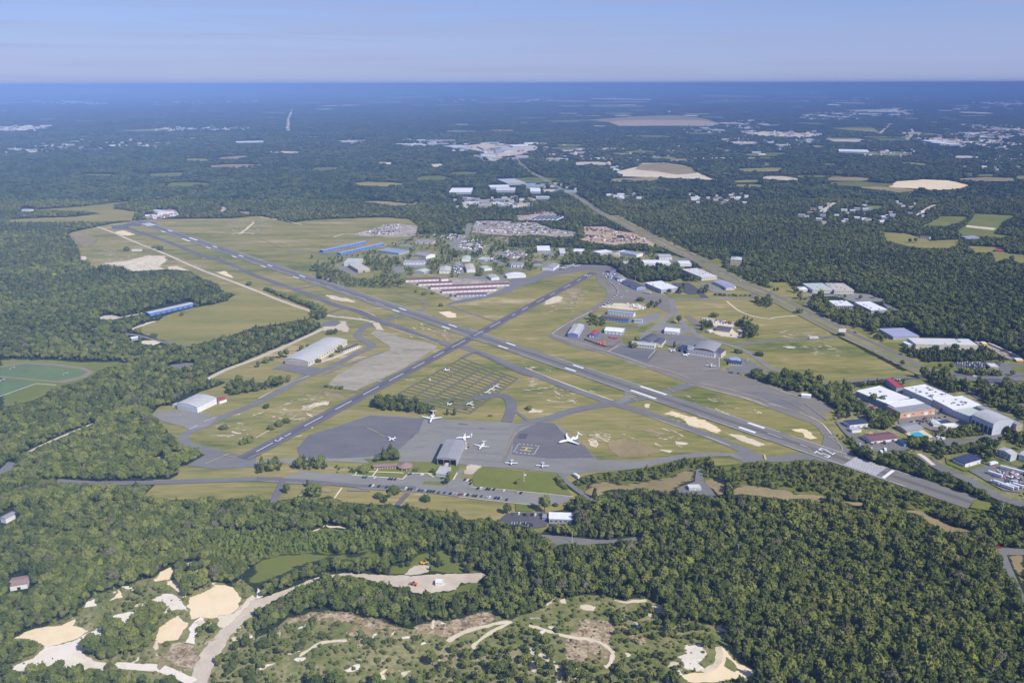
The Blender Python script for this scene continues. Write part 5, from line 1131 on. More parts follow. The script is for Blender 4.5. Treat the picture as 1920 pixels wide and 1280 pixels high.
for s, n_, kinds, where, gr in (("z 0,246 90,240 92,236 0,241", 16, (0, 6, 4), 'in the bright row at the far upper left edge', 'a'), ("z 0,285 60,275 180,262 300,268 300,275 130,275 40,290", 26, (0, 1, 2, 4), 'in the long village in the woods at upper left', 'b'),
        ("z 270,245 340,244 380,243 468,241 465,239 300,243", 20, (0, 4), 'in the thin bright line of homes at upper left', 'c'), ("z 60,190 110,190 200,197 210,194 140,192", 8, (4, 6), 'in the distant pale strip under the sky at left', 'd'),
        ("z 840,272 920,270 1010,272 1040,276 980,292 930,302 905,300 850,285", 24, (4, 5, 6, 7), 'around the far shopping centre', 'e'), ("z 1000,280 1080,285 1100,290 1130,302 1060,300", 8, (4, 5), 'right of the far shopping centre', 'f'),
        ("z 1120,318 1170,312 1172,322 1130,322", 6, (0, 4), 'beside the tan sand pit', 'g'), ("z 1130,365 1180,355 1200,360 1180,374", 10, (0, 1, 2), 'in the hamlet right of the highway', 'h'),
        ("z 1290,365 1400,372 1405,382 1300,380", 12, (0, 1, 2, 3), 'in the wood left of the far right village', 'i'), ("z 1490,400 1560,385 1600,378 1700,385 1750,388 1720,405 1620,420 1510,416", 26, (0, 1, 2, 3, 7), 'in the leafy village at upper right', 'j'),
        ("z 1400,255 1530,250 1535,256", 10, (4, 5, 7), 'in the far pale industrial strip at right', 'k'), ("z 1620,215 1710,208 1705,214 1500,222 1590,214", 16, (4, 5, 6), 'along the distant runway like strip at upper right', 'l'),
        ("z 1720,258 1830,255 1840,272 1900,268 1915,255 1840,250", 22, (4, 5, 6, 7, 1), 'in the far town at the right edge', 'm'), ("z 1840,240 1920,247 1920,250 1850,246", 10, (4, 5, 7), 'in the red and white town near the right edge', 'n'),
        ("z 850,188 900,186 870,192 800,190", 6, (4, 6), 'in the hazy strip under the horizon at centre', 'o'), ("z 960,187 1010,185 1005,190", 6, (4, 6), 'in the hazy cluster just right of centre', 'p'),
        ("z 1440,172 1545,172 1480,175", 8, (4, 6), 'in the hazy row under the skyline at right', 'q'), ("z 1830,192 1920,194 1920,197 1840,194", 8, (4, 6), 'in the hazy row at the far right edge', 'r'),
        ("z 750,268 835,266 800,274", 8, (4, 0), 'in the woods left of the far shopping centre', 's'), ("z 860,375 1000,372 960,388 880,386", 12, (1, 3, 4), 'in the woods just above the junk yards', 't'),
        ("z 270,405 330,395 335,404 290,408", 8, (4, 7, 0), 'in the yard beyond the far end of the main runway', 'u'), ("z 1330,286 1560,262 1530,280 1400,300", 8, (0, 4), 'scattered in the woods at right of centre', 'v')):
    poly = P(s); xs = [p[0] for p in poly]; ys = [p[1] for p in poly]
    msk = np.zeros_like(CLS); paint(msk, poly, 1, 1)
    cnt = 0
    for t in range(4000):
        if cnt >= n_: break
        p = (rnd.uniform(min(xs), max(xs)), rnd.uniform(min(ys), max(ys)))
        if not look(msk, np.array([p]))[0]: continue
        k = rnd.choice(kinds); g = G(p)
        o = bpy.data.objects.new('house' if k in (0, 1, 2, 3, 7) else 'block_building', HM[k]); C.objects.link(o)
        dd = g.y
        o.location = (g.x, g.y, 0); o.rotation_euler = (0, 0, rnd.uniform(-0.5, 0.5)); f = rnd.uniform(0.8, 1.2) * max(1.0, min(1.8, dd / 7000)); o.scale = (f, f, f)
        tag(o, '%s %s %s' % (NAMES[k], 'house' if k in (0, 1, 2, 3, 7) else 'block', where), 'house' if k in (0, 1, 2, 3, 7) else 'building', 'buildings ' + where)
        paint(CLS, [tuple(q) for q in proj(np.array([(g.x - 9 * f, g.y - 13, 0), (g.x + 9 * f, g.y - 13, 0), (g.x + 12 * f, g.y + 10, 8), (g.x - 12 * f, g.y + 10, 8)]))], 0)
        cnt += 1

# beyond the three hundred nearest: the far towns as one mass of roofs
m = MB(); TM = ['off_white_roof', 'tan_wall', 'grey_roof', 'beige_roof', 'grey_wall']
def town(s, n_, sm, bigp=.15):
    poly = P(s); msk = np.zeros_like(CLS); paint(msk, poly, 1, 1); xs = [p[0] for p in poly]; ys = [p[1] for p in poly]; c = 0
    for t in range(6000):
        if c >= n_: break
        p = (rnd.uniform(min(xs), max(xs)), rnd.uniform(min(ys), max(ys)))
        if not look(msk, np.array([p]))[0]: continue
        g = G(p); f = sm * .72 * (1 + g.y / 16000) * (rnd.uniform(2.2, 4.5) if rnd.random() < bigp * .7 else rnd.uniform(.6, 1.2)); h = rnd.uniform(2.5, 4.5) * (1 + g.y / 16000)
        m.box((g.x, g.y, h), (7 * f * rnd.uniform(.8, 2), 6 * f, h), rnd.choices(range(5), (3, 3, 4, 3, 3))[0], rnd.uniform(-.4, .4), .9); c += 1
        paint(CLS, [tuple(q) for q in proj(np.array([(g.x - 7 * f, g.y - 10, 0), (g.x + 7 * f, g.y - 10, 0), (g.x + 9 * f, g.y + 8, 8), (g.x - 9 * f, g.y + 8, 8)]))], 0)
for s, n_, sm, bp in (("z 0,240 92,236 92,242 0,248", 40, 1, .3), ("z 0,285 60,275 180,262 320,266 320,276 130,278 40,292", 70, .9, .15), ("z 268,244 470,239 470,242 300,246", 60, .7, .05), ("z 60,188 210,195 180,199 60,192", 24, 1, .4), ("z 290,190 480,190 480,194 290,194", 30, 1, .2),
        ("z 380,180 900,182 900,190 640,192", 30, 1, .3), ("z 690,186 760,188 720,192", 12, 1, .3), ("z 840,268 1080,272 1130,300 1060,306 980,296 900,305 860,285", 70, 1.1, .3), ("z 740,262 850,262 840,275 740,272", 30, 1, .2),
        ("z 960,184 1080,184 1080,190 960,192", 30, 1, .3), ("z 1100,184 1240,184 1240,189 1100,189", 30, 1, .3), ("z 1350,185 1520,186 1520,192 1350,190", 24, 1, .3), ("z 1430,170 1560,170 1560,176 1430,175", 24, 1, .4), ("z 1590,180 1760,182 1750,190 1590,188", 20, 1, .3),
        ("z 1500,216 1720,204 1720,218 1500,226", 90, 1, .25), ("z 1820,190 1920,192 1920,200 1820,196", 30, 1, .3), ("z 1780,198 1900,200 1900,206 1780,204", 24, 1, .3), ("z 1690,252 1850,250 1920,262 1920,285 1850,275 1740,272", 120, 1.1, .25), ("z 1800,232 1920,240 1920,256 1850,250", 60, 1, .25),
        ("z 1390,226 1440,232 1420,242 1340,238", 30, 1, .2), ("z 1390,247 1540,249 1535,258 1400,257", 40, 1.2, .4), ("z 1350,262 1560,258 1500,276 1380,272", 40, .9, .1), ("z 1640,284 1720,282 1700,296 1620,292", 24, .9, .1), ("z 1780,300 1920,290 1920,320 1800,316", 30, .9, .1),
        ("z 1280,360 1410,366 1410,384 1300,382", 8, .9, .05), ("z 1490,395 1600,376 1760,384 1740,405 1620,422 1510,418", 14, .9, .05), ("z 1130,362 1210,352 1220,374 1150,378", 8, .9, .05), ("z 1100,300 1320,262 1330,280 1140,312", 40, .8, .05), ("z 850,378 1010,370 990,392 860,392", 40, 1, .2),
        ("z 1010,345 1080,352 1080,364 1010,360", 16, 1, .3), ("z 640,262 700,266 690,270 640,268", 8, 1, .3), ("z 1270,238 1350,236 1350,250 1280,250", 20, 1, .3)):
    town(s, n_, sm, bp)
o = m.build('distant_town', TM); tag(o, 'countless tiny pale roofs of the far towns and villages', 'buildings', kind='stuff')
# ================================================================ MARKINGS
def frame(ln):
    a, b = G(ln[0]), G(ln[1]); d = Vector((b.x - a.x, b.y - a.y)); L = d.length; d.normalize()
    return a, d, Vector((d.y, -d.x)), L
ZR = NZ[0]
def mark(name, quads, mat, z=None, label=None):
    m = MB()
    for q in quads: m.poly([(p[0], p[1], z) for p in q])
    o = m.build(name, mat); o['kind'] = 'structure'
    if label: o['label'] = label
    for p in o.data.polygons:
        pass
    return o
def loc(fr, u, v):
    a, d, s, L = fr
    return (a.x + d.x * v + s.x * u, a.y + d.y * v + s.y * u)
def rect(fr, u0, u1, v0, v1): return [loc(fr, u0, v0), loc(fr, u1, v0), loc(fr, u1, v1), loc(fr, u0, v1)]
def along(fr, p):
    a, d, s, L = fr; g = G(p); r = Vector((g.x - a.x, g.y - a.y)); return r.dot(Vector(d[:2] if len(d) > 2 else d)), r.dot(Vector(s))
F1 = frame(RW1[::-1])      # from the near threshold up the field; u to the right of that heading
F2 = frame(RW2)
zm = max(zat((1500, 830)), zat((1215, 737)), zat((600, 780))) + 0.35
q = []
vth = along(F1, P("h 902,918")[0])[0]
q.append(rect(F1, -13, 13, vth - 2, vth + 1.5))
v0 = along(F1, P("h 850,900")[0])[0] ; v1 = along(F1, P("h 612,818")[0])[0]
for k in range(10):
    u = -12.6 + k * 2.66
    q.append(rect(F1, u, u + 1.25, v0, v1))
def block(s, wd):
    a, b = [G(p) for p in P(s)]
    va, ua = along(F1, P(s)[0]); vb, ub = along(F1, P(s)[1]); u = (ua + ub) / 2
    q.append(rect(F1, u - wd / 2, u + wd / 2, min(va, vb), max(va, vb)))
for s, wd in (("g 890,291 1080,354", 4.6), ("g 962,260 1158,324", 4.6), ("g 398,122 478,148", 4.0), ("g 458,101 538,126", 4.0), ("g 1702,567 1825,610", 4.4), ("g 1770,534 1892,576", 4.4),
              ("b 1815,1075 1888,1098", 3.6), ("b 1875,1055 1950,1075", 3.6), ("b 1395,931 1455,950", 3.4), ("b 1447,916 1505,937", 3.4), ("b 1026,805 1074,822", 3.4), ("b 1074,793 1126,811", 3.4),
              ("b 277,557 320,572", 3.6), ("b 328,547 368,562", 3.6), ("b 36,475 74,488", 3.6), ("b 86,468 122,480", 3.6), ("a 1738,403 1776,415", 4), ("a 1792,396 1826,408", 4), ("a 1546,335 1578,347", 4), ("a 1596,328 1630,340", 4),
              ("a 1367,272 1423,293", 6), ("a 1422,265 1480,285", 6), ("a 1206,215 1243,225", 5), ("a 1260,208 1293,219", 5)):
    block(s, wd)
for s in ("h 0,611 100,650", "h 240,697 293,715", "L 800,360 900,392", "b 430,592 480,610", "b 530,627 580,643", "b 640,665 700,688", "b 760,705 820,728", "b 900,750 960,772"):
    block(s, 0.8)
ve = along(F1, P("a 1110,170")[0])[0]
for k in range(8):
    u = -12 + k * 3.2; q.append(rect(F1, u, u + 1.9, ve - 22, ve + 40))
Lrw = F1[3]
for u in (-15.2, 14.4):
    v = 60.0
    while v < Lrw - 60:
        q.append(rect(F1, u, u + 0.6, v, v + (rnd.uniform(60, 160)))); v += rnd.uniform(90, 300) if v > 420 else 160
# the numbers, strokes drawn on a 5 by 9 cell grid
DIG = {'3': [[(0, 8.1), (5, 8.1)], [(4.6, 8.6), (2.2, 5.3)], [(2.2, 5.3), (4.4, 4.6)], [(4.4, 4.9), (4.4, 0.9)], [(4.8, 0.6), (0.2, 0.6)], [(0.5, 0.3), (0.5, 2.4)]],
       '2': [[(0.5, 6.3), (0.5, 8.6)], [(0.1, 8.3), (4.9, 8.3)], [(4.5, 8.6), (4.5, 5.6)], [(4.5, 5.9), (0.7, 0.6)], [(0, 0.6), (5, 0.6)]],
       '1': [[(2.5, 0), (2.5, 9)], [(2.5, 8.6), (1.2, 7.4)]], '4': [[(4, 0), (4, 9)], [(4, 9), (0.3, 3)], [(0.3, 3), (5, 3)]]}
def digit(fr, ch, u0, v0, sx, sy, wd):
    out = []
    for a, b in DIG[ch]:
        A = Vector((u0 + a[0] * sx, v0 + a[1] * sy)); B = Vector((u0 + b[0] * sx, v0 + b[1] * sy))
        d = (B - A).normalized(); n_ = Vector((d.y, -d.x)) * (wd / 2)
        out.append([loc(fr, *(A + n_)), loc(fr, *(A - n_)), loc(fr, *(B - n_)), loc(fr, *(B + n_))])
    return out
def lift(qs, z0): return [(qq, z0 + 0.004 * k) for k, qq in enumerate(qs)]
def build_marks(name, qs, mat, z0, label):
    m = MB()
    for k, qq in enumerate(qs): m.poly([(p[0], p[1], z0 + (k % 8) * 0.004) for p in qq])
    o = m.build(name, mat); o['kind'] = 'structure'; o['label'] = label
    import bmesh as _b
    b = _b.new(); b.from_mesh(o.data)
    for f in b.faces:
        if f.normal.z < 0: f.normal_flip()
    b.to_mesh(o.data); b.free()
    return o
build_marks('runway_marking', q, 'white_marking', zm, 'white threshold stripes and touchdown bars of the main runway')
vn = along(F1, P("L 440,285")[0])[0] - 9.5
build_marks('runway_number', digit(F1, '3', -9.6, vn, 1.42, 2.1, 1.5) + digit(F1, '2', 1.8, vn, 1.42, 2.1, 1.5), 'white_marking', zm, 'white runway number 32 near the lower right end')
q2 = []
for s in ("f 0,752 130,685", "f 218,639 269,613", "f 370,561 510,488", "f 604,439 731,373", "f 813,326 930,264", "f 1010,223 1116,165", "f 1185,129 1280,82", "f 1345,46 1420,3", "c 0,850 30,838", "c 80,810 125,787", "c 190,753 245,722", "c 290,700 330,680", "c 385,642 430,615", "c 480,590 510,573", "b 1478,1090 1580,1038", "b 1635,1003 1717,965", "b 1765,940 1842,898"):
    a, b = P(s); va, ua = along(F2, a); vb, ub = along(F2, b)
    q2.append(rect(F2, -0.55, 0.55, min(va, vb), max(va, vb)))
v3 = along(F2, P("f 176,660")[0])[0]
q2 += digit(F2, '3', -2.6, v3 - 5.5, 1.0, 1.25, 1.0)
v21 = along(F2, P("c 565,548")[0])[0]
F2b = frame(RW2[::-1]); v21 = F2[3] - v21
q2 += digit(F2b, '2', -7.5, v21 - 9, 1.3, 2.0, 1.5) + digit(F2b, '1', 1.0, v21 - 9, 1.3, 2.0, 1.5)
build_marks('runway_marking', q2, 'white_marking', zm + 0.04, 'white centre dashes and numbers 3 and 21 of the short runway')
# helicopter pad
zh = zat(P("N 480,880")[0]) + 0.02
def seg(a, b, wd):
    A, B = [G(p) for p in P("N %s %s" % (a, b))]; d = Vector((B.x - A.x, B.y - A.y)).normalized(); n_ = Vector((d.y, -d.x)) * wd / 2
    return [(A.x + n_.x, A.y + n_.y), (A.x - n_.x, A.y - n_.y), (B.x - n_.x, B.y - n_.y), (B.x + n_.x, B.y + n_.y)]
build_marks('helipad_letter', [seg('405,834', '632,860', 1.5), seg('372,894', '600,916', 1.5), seg('515,845', '482,908', 2.2)], 'yellow_marking', zh, 'yellow letter H painted on the dark apron')
cs = [(345, 770), (752, 812), (655, 985), (250, 938)]; dsh = []
for i in range(4):
    (xa, ya), (xb, yb) = cs[i], cs[(i + 1) % 4]; k = 5
    for j in range(k):
        t0, t1 = (j + 0.05) / k, (j + 0.5) / k
        dsh.append(seg('%f,%f' % (xa + (xb - xa) * t0, ya + (yb - ya) * t0), '%f,%f' % (xa + (xb - xa) * t1, ya + (yb - ya) * t1), 0.9))
build_marks('helipad_border', dsh, 'white_marking', zh, 'dashed white square round the yellow letter H')
yl = []
def yseg(s, wd=0.5):
    pp = P(s)
    for a, b in zip(pp[:-1], pp[1:]):
        A, B = G(a), G(b); d = Vector((B.x - A.x, B.y - A.y)).normalized(); n_ = Vector((d.y, -d.x)) * wd / 2
        yl.append([(A.x + n_.x, A.y + n_.y), (A.x - n_.x, A.y - n_.y), (B.x - n_.x, B.y - n_.y), (B.x + n_.x, B.y + n_.y)])
yseg("e 1535,845 1720,765", 0.9); yseg("e 1680,775 1780,800", .6); yseg("f -60,802 0,775 120,742", .6); yseg("h 448,641 498,645", 1.4); yseg("g 1892,775 1902,812", 2.2); yseg("g 1165,272 1215,300", 1.0); yseg("g 895,345 940,370", 1.0); yseg("g 835,340 895,345", .8)
yseg("b 370,628 400,634", 1.6); yseg("b 1025,855 1060,862", 1.6); yseg("b 1040,870 1055,915", .5); yseg("f 830,570 920,612", .7); yseg("f 925,622 965,638", .7); yseg("L 560,20 750,170 765,220 740,265 620,290", .5)
yseg("h 500,640 550,710 555,740 520,755", .5); yseg("L 120,180 170,220 180,270", .4)
build_marks('taxiway_marking', yl, 'yellow_marking', zm + 0.1, 'yellow hold lines and guide lines on the taxiways')
wl_ = []
yl = wl_
for s in ("c 720,1120 800,1075", "c 1020,1170 1075,1110", "c 310,995 720,1118 1000,1215", "h 0,392 60,408", "e 1420,585 1480,555", "e 1530,525 1620,495", "E 865,870 865,1040"):
    yseg(s, .7)
for k in range(10): yseg("E %d,%d %d,%d" % (620 + k * 23, 1078 - k * 3, 632 + k * 23, 1076 - k * 3), 1.0)
for k in range(6): yseg("K %d,835 %d,800" % (795 + k * 42, 800 + k * 42), .35)
build_marks('apron_marking', wl_, 'white_marking', zm + 0.15, 'thin white lines on the east apron and lots')

# ================================================================ CARS, BUSES, TRUCKS
def paintmat(n, c): return pmat(n, c, 0.25, 0.5, var=0.03)
for n_, c in (('black_paint', (0.015, 0.016, 0.02)), ('navy_paint', (0.02, 0.035, 0.10)), ('white_paint', (0.80, 0.80, 0.80)), ('silver_paint', (0.42, 0.44, 0.47)), ('grey_paint', (0.12, 0.13, 0.15)), ('red_paint', (0.42, 0.02, 0.04)),
              ('blue_paint', (0.03, 0.06, 0.42)), ('tan_paint', (0.45, 0.38, 0.28)), ('green_paint', (0.04, 0.10, 0.09)), ('yellow_paint', (0.75, 0.42, 0.02)), ('orange_paint', (0.75, 0.16, 0.05))): paintmat(n_, c)
pmat('tyre_rubber', (0.015, 0.015, 0.016), 0.9)
def car_mesh_parts():
    b = MB()
    b.box((0, 0, 0.62), (2.25, 0.90, 0.30), 0, taper=0.98)
    b.box((-0.15, 0, 1.40), (0.95, 0.70, 0.045), 0)
    for x in (-1.0, 0.72): b.box((x, 0, 1.12), (0.07, 0.72, 0.25), 0)
    g = MB(); g.box((-0.15, 0, 1.13), (1.35, 0.80, 0.235), 0, taper=0.72)
    return b, g
CAR = {}
bb, gg = car_mesh_parts()
def wheel_mb(x, y, r=0.33, w=0.11):
    m = MB(); m.tube([(x, y - w, r), (x, y + w, r)], [r, r], 10); return m
wheels = [wheel_mb(x, y).build('wheel', 'tyre_rubber').data for x in (-1.4, 1.4) for y in (-0.82, 0.82)]
glass = gg.build('window', 'window_glass').data
for o in list(C.objects):
    if o.name.startswith('wheel') or (o.name.startswith('window') and o.data == glass): bpy.data.objects.remove(o)
def car(col, p, ang, label, group, detail=True, name='car', k=1.0):
    if col not in CAR:
        o = bb.build('car_body', col + '_paint'); CAR[col] = o.data; bpy.data.objects.remove(o)
    if ('m' + col) not in CAR:
        m = MB(); m.v = list(bb.v) + list(gg.v); n0 = len(bb.v)
        m.f = list(bb.f) + [tuple(i + n0 for i in f) for f in gg.f]; m.m = [0] * len(bb.f) + [1] * len(gg.f)
        for x in (-1.4, 1.4):
            for y in (-0.82, 0.82):
                w = wheel_mb(x, y); n1 = len(m.v); m.v += w.v; m.f += [tuple(i + n1 for i in f) for f in w.f]; m.m += [2] * len(w.f)
        o = m.build('car_whole', [col + '_paint', 'window_glass', 'tyre_rubber']); CAR['m' + col] = o.data; bpy.data.objects.remove(o)
    g = G(p); z = zat(p)
    o = bpy.data.objects.new(name, CAR[col] if detail else CAR['m' + col]); C.objects.link(o)
    o.location = (g.x, g.y, z + 0.01); o.rotation_euler = (0, 0, ang); o.scale = (k, k, k)
    if detail:
        c = bpy.data.objects.new('window', glass); C.objects.link(c); c.parent = o
        for w in wheels:
            c = bpy.data.objects.new('wheel', w); C.objects.link(c); c.parent = o
    tag(o, label, 'car', group)
    return o
CN = {'black': 'black', 'navy': 'dark blue', 'white': 'white', 'silver': 'silver', 'grey': 'dark grey', 'red': 'red', 'blue': 'bright blue', 'tan': 'tan', 'green': 'dark green'}
ORD = 'first second third fourth fifth sixth seventh eighth ninth tenth eleventh twelfth thirteenth fourteenth fifteenth sixteenth seventeenth eighteenth nineteenth twentieth twenty-first twenty-second twenty-third twenty-fourth twenty-fifth twenty-sixth twenty-seventh twenty-eighth twenty-ninth thirtieth thirty-first thirty-second thirty-third thirty-fourth'.split()
def row(s, cols, ang, where, group):
    for i, (p, c) in enumerate(zip(P(s), cols.split())):
        car(c, p, ang + rnd.gauss(0, 0.03), '%s car, %s from the left %s' % (CN[c], ORD[i], where), group)
g_ = 'cars parked at the terminal'
row("I 170,447 212,449 345,454 385,456 560,474 600,476 650,479", "green green white silver navy navy navy", R(72), 'in the upper row left of the round building', g_)
row("I 275,572 315,578 405,584 517,599", "black white navy navy", R(72), 'in the lower row left of the road bend', g_)
row("I 810,616 852,629 895,631 970,639 1008,646 1052,652 1098,659 1140,659 1185,661 1228,664 1302,679 1390,682 1475,694 1520,697 1565,707 1610,709 1648,704 1692,712 1735,714 1775,720 1818,726 1860,730 K 345,414 425,432 465,432 553,439 598,444 638,449 722,467",
    "white black black silver navy green silver navy navy black green blue black silver silver red grey white black tan green black green silver white navy navy silver navy", R(72), 'in the long row along the lower lawn', g_)
row("K 288,297 335,294 423,304 460,309 530,314 680,332 885,364 935,367", "black white navy navy black white silver black", R(72), 'in the row along the upper lawn', g_)
row("K 95,164 130,169 175,169 180,224", "navy white navy black", R(60), 'on the drive beside the gravel patch', g_)
row("I 862,404 1050,410 1355,466", "navy white navy", R(20), 'on the forecourt of the small office', g_)
row("K 820,680 905,675 985,692 1030,694 1105,694 1150,694 1230,694", "grey white black grey black white navy", R(80), 'in the upper row of the small forest lot', g_)
row("K 985,824 1035,835 1070,838 1095,850", "black black navy navy", R(80), 'in the lower row of the small forest lot', g_)
def lot(s, n_, cols, ang, where, group, step=3.2, rowgap=9, skip=0.25):
    """cars standing in ranks over a lot"""
    poly = P(s); msk = np.zeros_like(CLS); paint(msk, poly, 1)
    gs = [G(p) for p in poly]; cx = sum(g.x for g in gs) / len(gs); cy = sum(g.y for g in gs) / len(gs)
    rad = max((g - Vector((cx, cy, 0))).length for g in gs); u = Vector((math.cos(ang), math.sin(ang))); v = Vector((-u.y, u.x))
    spots = []
    a = -rad
    while a < rad:
        b = -rad
        while b < rad:
            x, y = cx + u.x * a + v.x * b, cy + u.y * a + v.y * b
            pp = proj(np.array([(x, y, 0.3)]))
            if look(msk, pp)[0] and rnd.random() > skip: spots.append(tuple(pp[0]))
            b += step
        a += rowgap
    rnd.shuffle(spots)
    for p in spots[:n_]:
        c = rnd.choice(cols.split())
        car(c, p, ang + rnd.gauss(0, 0.05), '%s vehicle %s' % (CN[c], where), group, detail=False)
MIX = "white silver grey black navy white silver red"
lot("H 960,440 1400,440 1560,550 1220,560 1100,520", 62, "white silver silver grey black white green", R(60), 'in the densely packed dealer lot at upper right', 'vehicles in the dealer lot', rowgap=6)
lot("Q 1600,490 1840,490 1860,620 1820,680 1740,640 1560,560", 26, MIX, R(150), 'in the crowded yard at the right edge', 'vehicles in the right edge yard', rowgap=6)
lot("Q 1380,400 1580,380 1700,430 1720,480 1380,480", 14, "silver white grey silver", R(150), 'in the lot beside the navy roofed building', 'vehicles beside the navy roofed building', rowgap=6)
lot("F 700,620 860,600 880,650 720,655", 7, "black navy white", R(60), 'in the left ranks of the complex car park', 'vehicles in the complex car park')
lot("F 1080,700 1300,690 1310,720 1080,745", 12, "navy black grey", R(60), 'in the right ranks of the complex car park', 'vehicles in the complex car park')
lot("F 870,590 1080,580 1060,620 880,650", 8, "white silver black", R(60), 'in the middle of the complex car park', 'vehicles in the complex car park')
lot("F 225,840 470,835 470,865 230,870", 8, "black red white silver", R(60), 'in front of the maroon workshop', 'vehicles at the maroon workshop')
lot("F 150,850 260,890 460,940 420,970 180,880", 9, "white white silver", R(60), 'on the verge below the maroon workshop', 'vehicles at the maroon workshop', rowgap=5)
lot("F 60,330 190,350 200,400 60,400", 6, "white silver", R(120), 'on the left lot of the complex', 'vehicles left of the complex')
lot("F 260,440 400,480 420,530 260,480", 6, "white red black silver", R(120), 'beside the tree at the complex', 'vehicles left of the complex')
lot("h 555,235 780,225 760,245 560,255", 9, "black silver white grey", R(60), 'in the roadside row below the big field', 'vehicles below the big field', skip=.1)
lot("h 900,205 990,200 990,220 900,225", 6, "white black white navy", R(60), 'in the short roadside row by the red canopy', 'vehicles below the big field', skip=.05)
lot("A 860,60 1000,40 1150,90 1100,160 870,150", 16, MIX, R(40), 'in the yard beyond the blue hangar rows', 'vehicles in the far yard', rowgap=7)
lot("d 480,685 560,685 560,715 470,700", 6, "black white grey", R(70), 'outside the long low office', 'vehicles outside the long low office')
lot("D 800,340 1180,390 1160,420 800,380", 14, "white silver white navy", R(80), 'between the two workshop rows', 'vehicles between the workshop rows', rowgap=5)
lot("E 1130,840 1280,910 1350,960 1300,960 1200,900", 6, "white black red silver", R(30), 'beside the small dark blue office', 'vehicles beside the dark blue office', rowgap=5)
lot("E 1030,500 1170,510 1160,590 1000,600", 5, "green black white", R(40), 'in the tree ringed yard', 'vehicles in the tree ringed yard')
lot("E 640,290 760,300 1080,370 1060,390 820,350 650,310", 10, "white silver red white", R(10), 'along the back of the tree ringed yard', 'vehicles in the tree ringed yard', rowgap=5)
lot("B 700,20 1180,0 1180,100 720,120", 14, MIX, R(20), 'in the pale scrap yard', 'vehicles in the scrap yard', rowgap=12, skip=.6)
lot("C 1080,760 1240,790 1260,850 1130,850", 8, "white silver navy", R(40), 'at the top of the curved row', 'vehicles at the top of the curved row', rowgap=6)
# the curved double row
cr = smooth_line([Vector((*p, 0)) for p in P("C 1150,880 1220,930 1265,1000 1250,1060 1180,1130 1100,1190 1000,1255")], 5)
for i, q_ in enumerate(cr):
    c = 'black' if i % 2 else 'white'
    car(c, (q_.x, q_.y), R(40 + rnd.uniform(-5, 5)), '%s vehicle in the curved row beside the taxiway' % CN[c], 'vehicles in the curved row', detail=False, k=1.15)
for i, q_ in enumerate(P("C 1290,910 1330,940 1370,980 1400,1010 1390,1050 1350,1080 1320,1105 1190,1200 1170,1220 1120,1245")):
    c = 'silver' if i % 3 else 'white'
    car(c, q_, R(60), '%s vehicle in the inner curved row' % CN[c], 'vehicles in the inner curved row', detail=False, k=1.2)
for s, c, lb in (("c 1285,388", 'tan', 'tan car alone on the far stretch of the highway'), ("c 1705,592", 'white', 'white car on the highway near the lavender roofs'), ("d 425,862", 'silver', 'silver car on the far carriageway opposite the white roofed pair'),
                 ("d 652,978", 'grey', 'dark car on the highway beside the small lawn'), ("d 995,1143", 'grey', 'dark car on the highway near the tree belt'), ("h 800,0", 'tan', 'tan car at the field edge of the highway'),
                 ("h 1545,187", 'white', 'white car on the side road left of the two at the right'), ("h 1740,212", 'tan', 'tan car on the side road near the right edge'), ("l 1722,268", 'red', 'red car at the road corner by the right edge'), ("e 330,1145", 'white', 'white car in the clearing in the left wood')):
    car(c, P(s)[0], R(-50) if s[0] in 'cd' else R(5), lb, None, detail=True, k=1.25)
def bus_mesh(col, roofc, L=11.0, name='bus'):
    m = MB(); m.box((0, 0, 1.45), (L / 2, 1.22, 1.0), 0); m.box((-0.2, 0, 2.62), (L / 2 - 0.35, 1.12, 0.18), 1)
    m.box((0, 0, 1.95), (L / 2 - 0.6, 1.235, 0.32), 2); m.box((L / 2 + 0.5, 0, 0.95), (0.55, 1.0, 0.5), 0)
    for x in (-L / 2 + 1.8, L / 2 - 1.2):
        for y in (-1.1, 1.1):
            w = wheel_mb(x, y, .48, .14); n1 = len(m.v); m.v += w.v; m.f += [tuple(i + n1 for i in f) for f in w.f]; m.m += [3] * len(w.f)
    o = m.build(name, [col, roofc, 'window_glass', 'tyre_rubber']); d = o.data; bpy.data.objects.remove(o); return d
BUS = bus_mesh('yellow_paint', 'white_paint'); WBUS = bus_mesh('white_paint', 'white_paint')
gA, gB = G(P("H 1430,205")[0]), G(P("H 1860,395")[0])
for i in range(34):
    t = i / 33
    o = bpy.data.objects.new('school_bus', BUS); C.objects.link(o)
    g = gA.lerp(gB, t); o.location = (g.x + 3, g.y, 0.6); o.rotation_euler = (0, 0, R(-75))
    tag(o, 'yellow school bus in the long slanting row at the right edge', 'bus', 'school buses in the long row')
for i in range(6):
    g = G(P("H %d,190" % (1335 + i * 9))[0]); o = bpy.data.objects.new('school_bus', BUS); C.objects.link(o); o.location = (g.x, g.y, 0.6); o.rotation_euler = (0, 0, R(-100))
    tag(o, 'yellow school bus in the short row beside the huge pale warehouse', 'bus', 'school buses by the warehouse')
for i in range(7):
    g = G(P("H %d,418" % (1800 + i * 13))[0]); o = bpy.data.objects.new('school_bus', BUS); C.objects.link(o); o.location = (g.x, g.y, 0.6); o.rotation_euler = (0, 0, R(-100))
    tag(o, 'yellow school bus in the short row at the low end of the yard', 'bus', 'school buses at the low end')
g = G(P("d 340,1022")[0]); o = bpy.data.objects.new('coach', WBUS); C.objects.link(o); o.location = (g.x, g.y, zat(P("d 340,1022")[0])); o.rotation_euler = (0, 0, R(5)); o.scale = (1.3, 1.3, 1.3); tag(o, 'white coach on the thin road crossing the big field', 'bus')
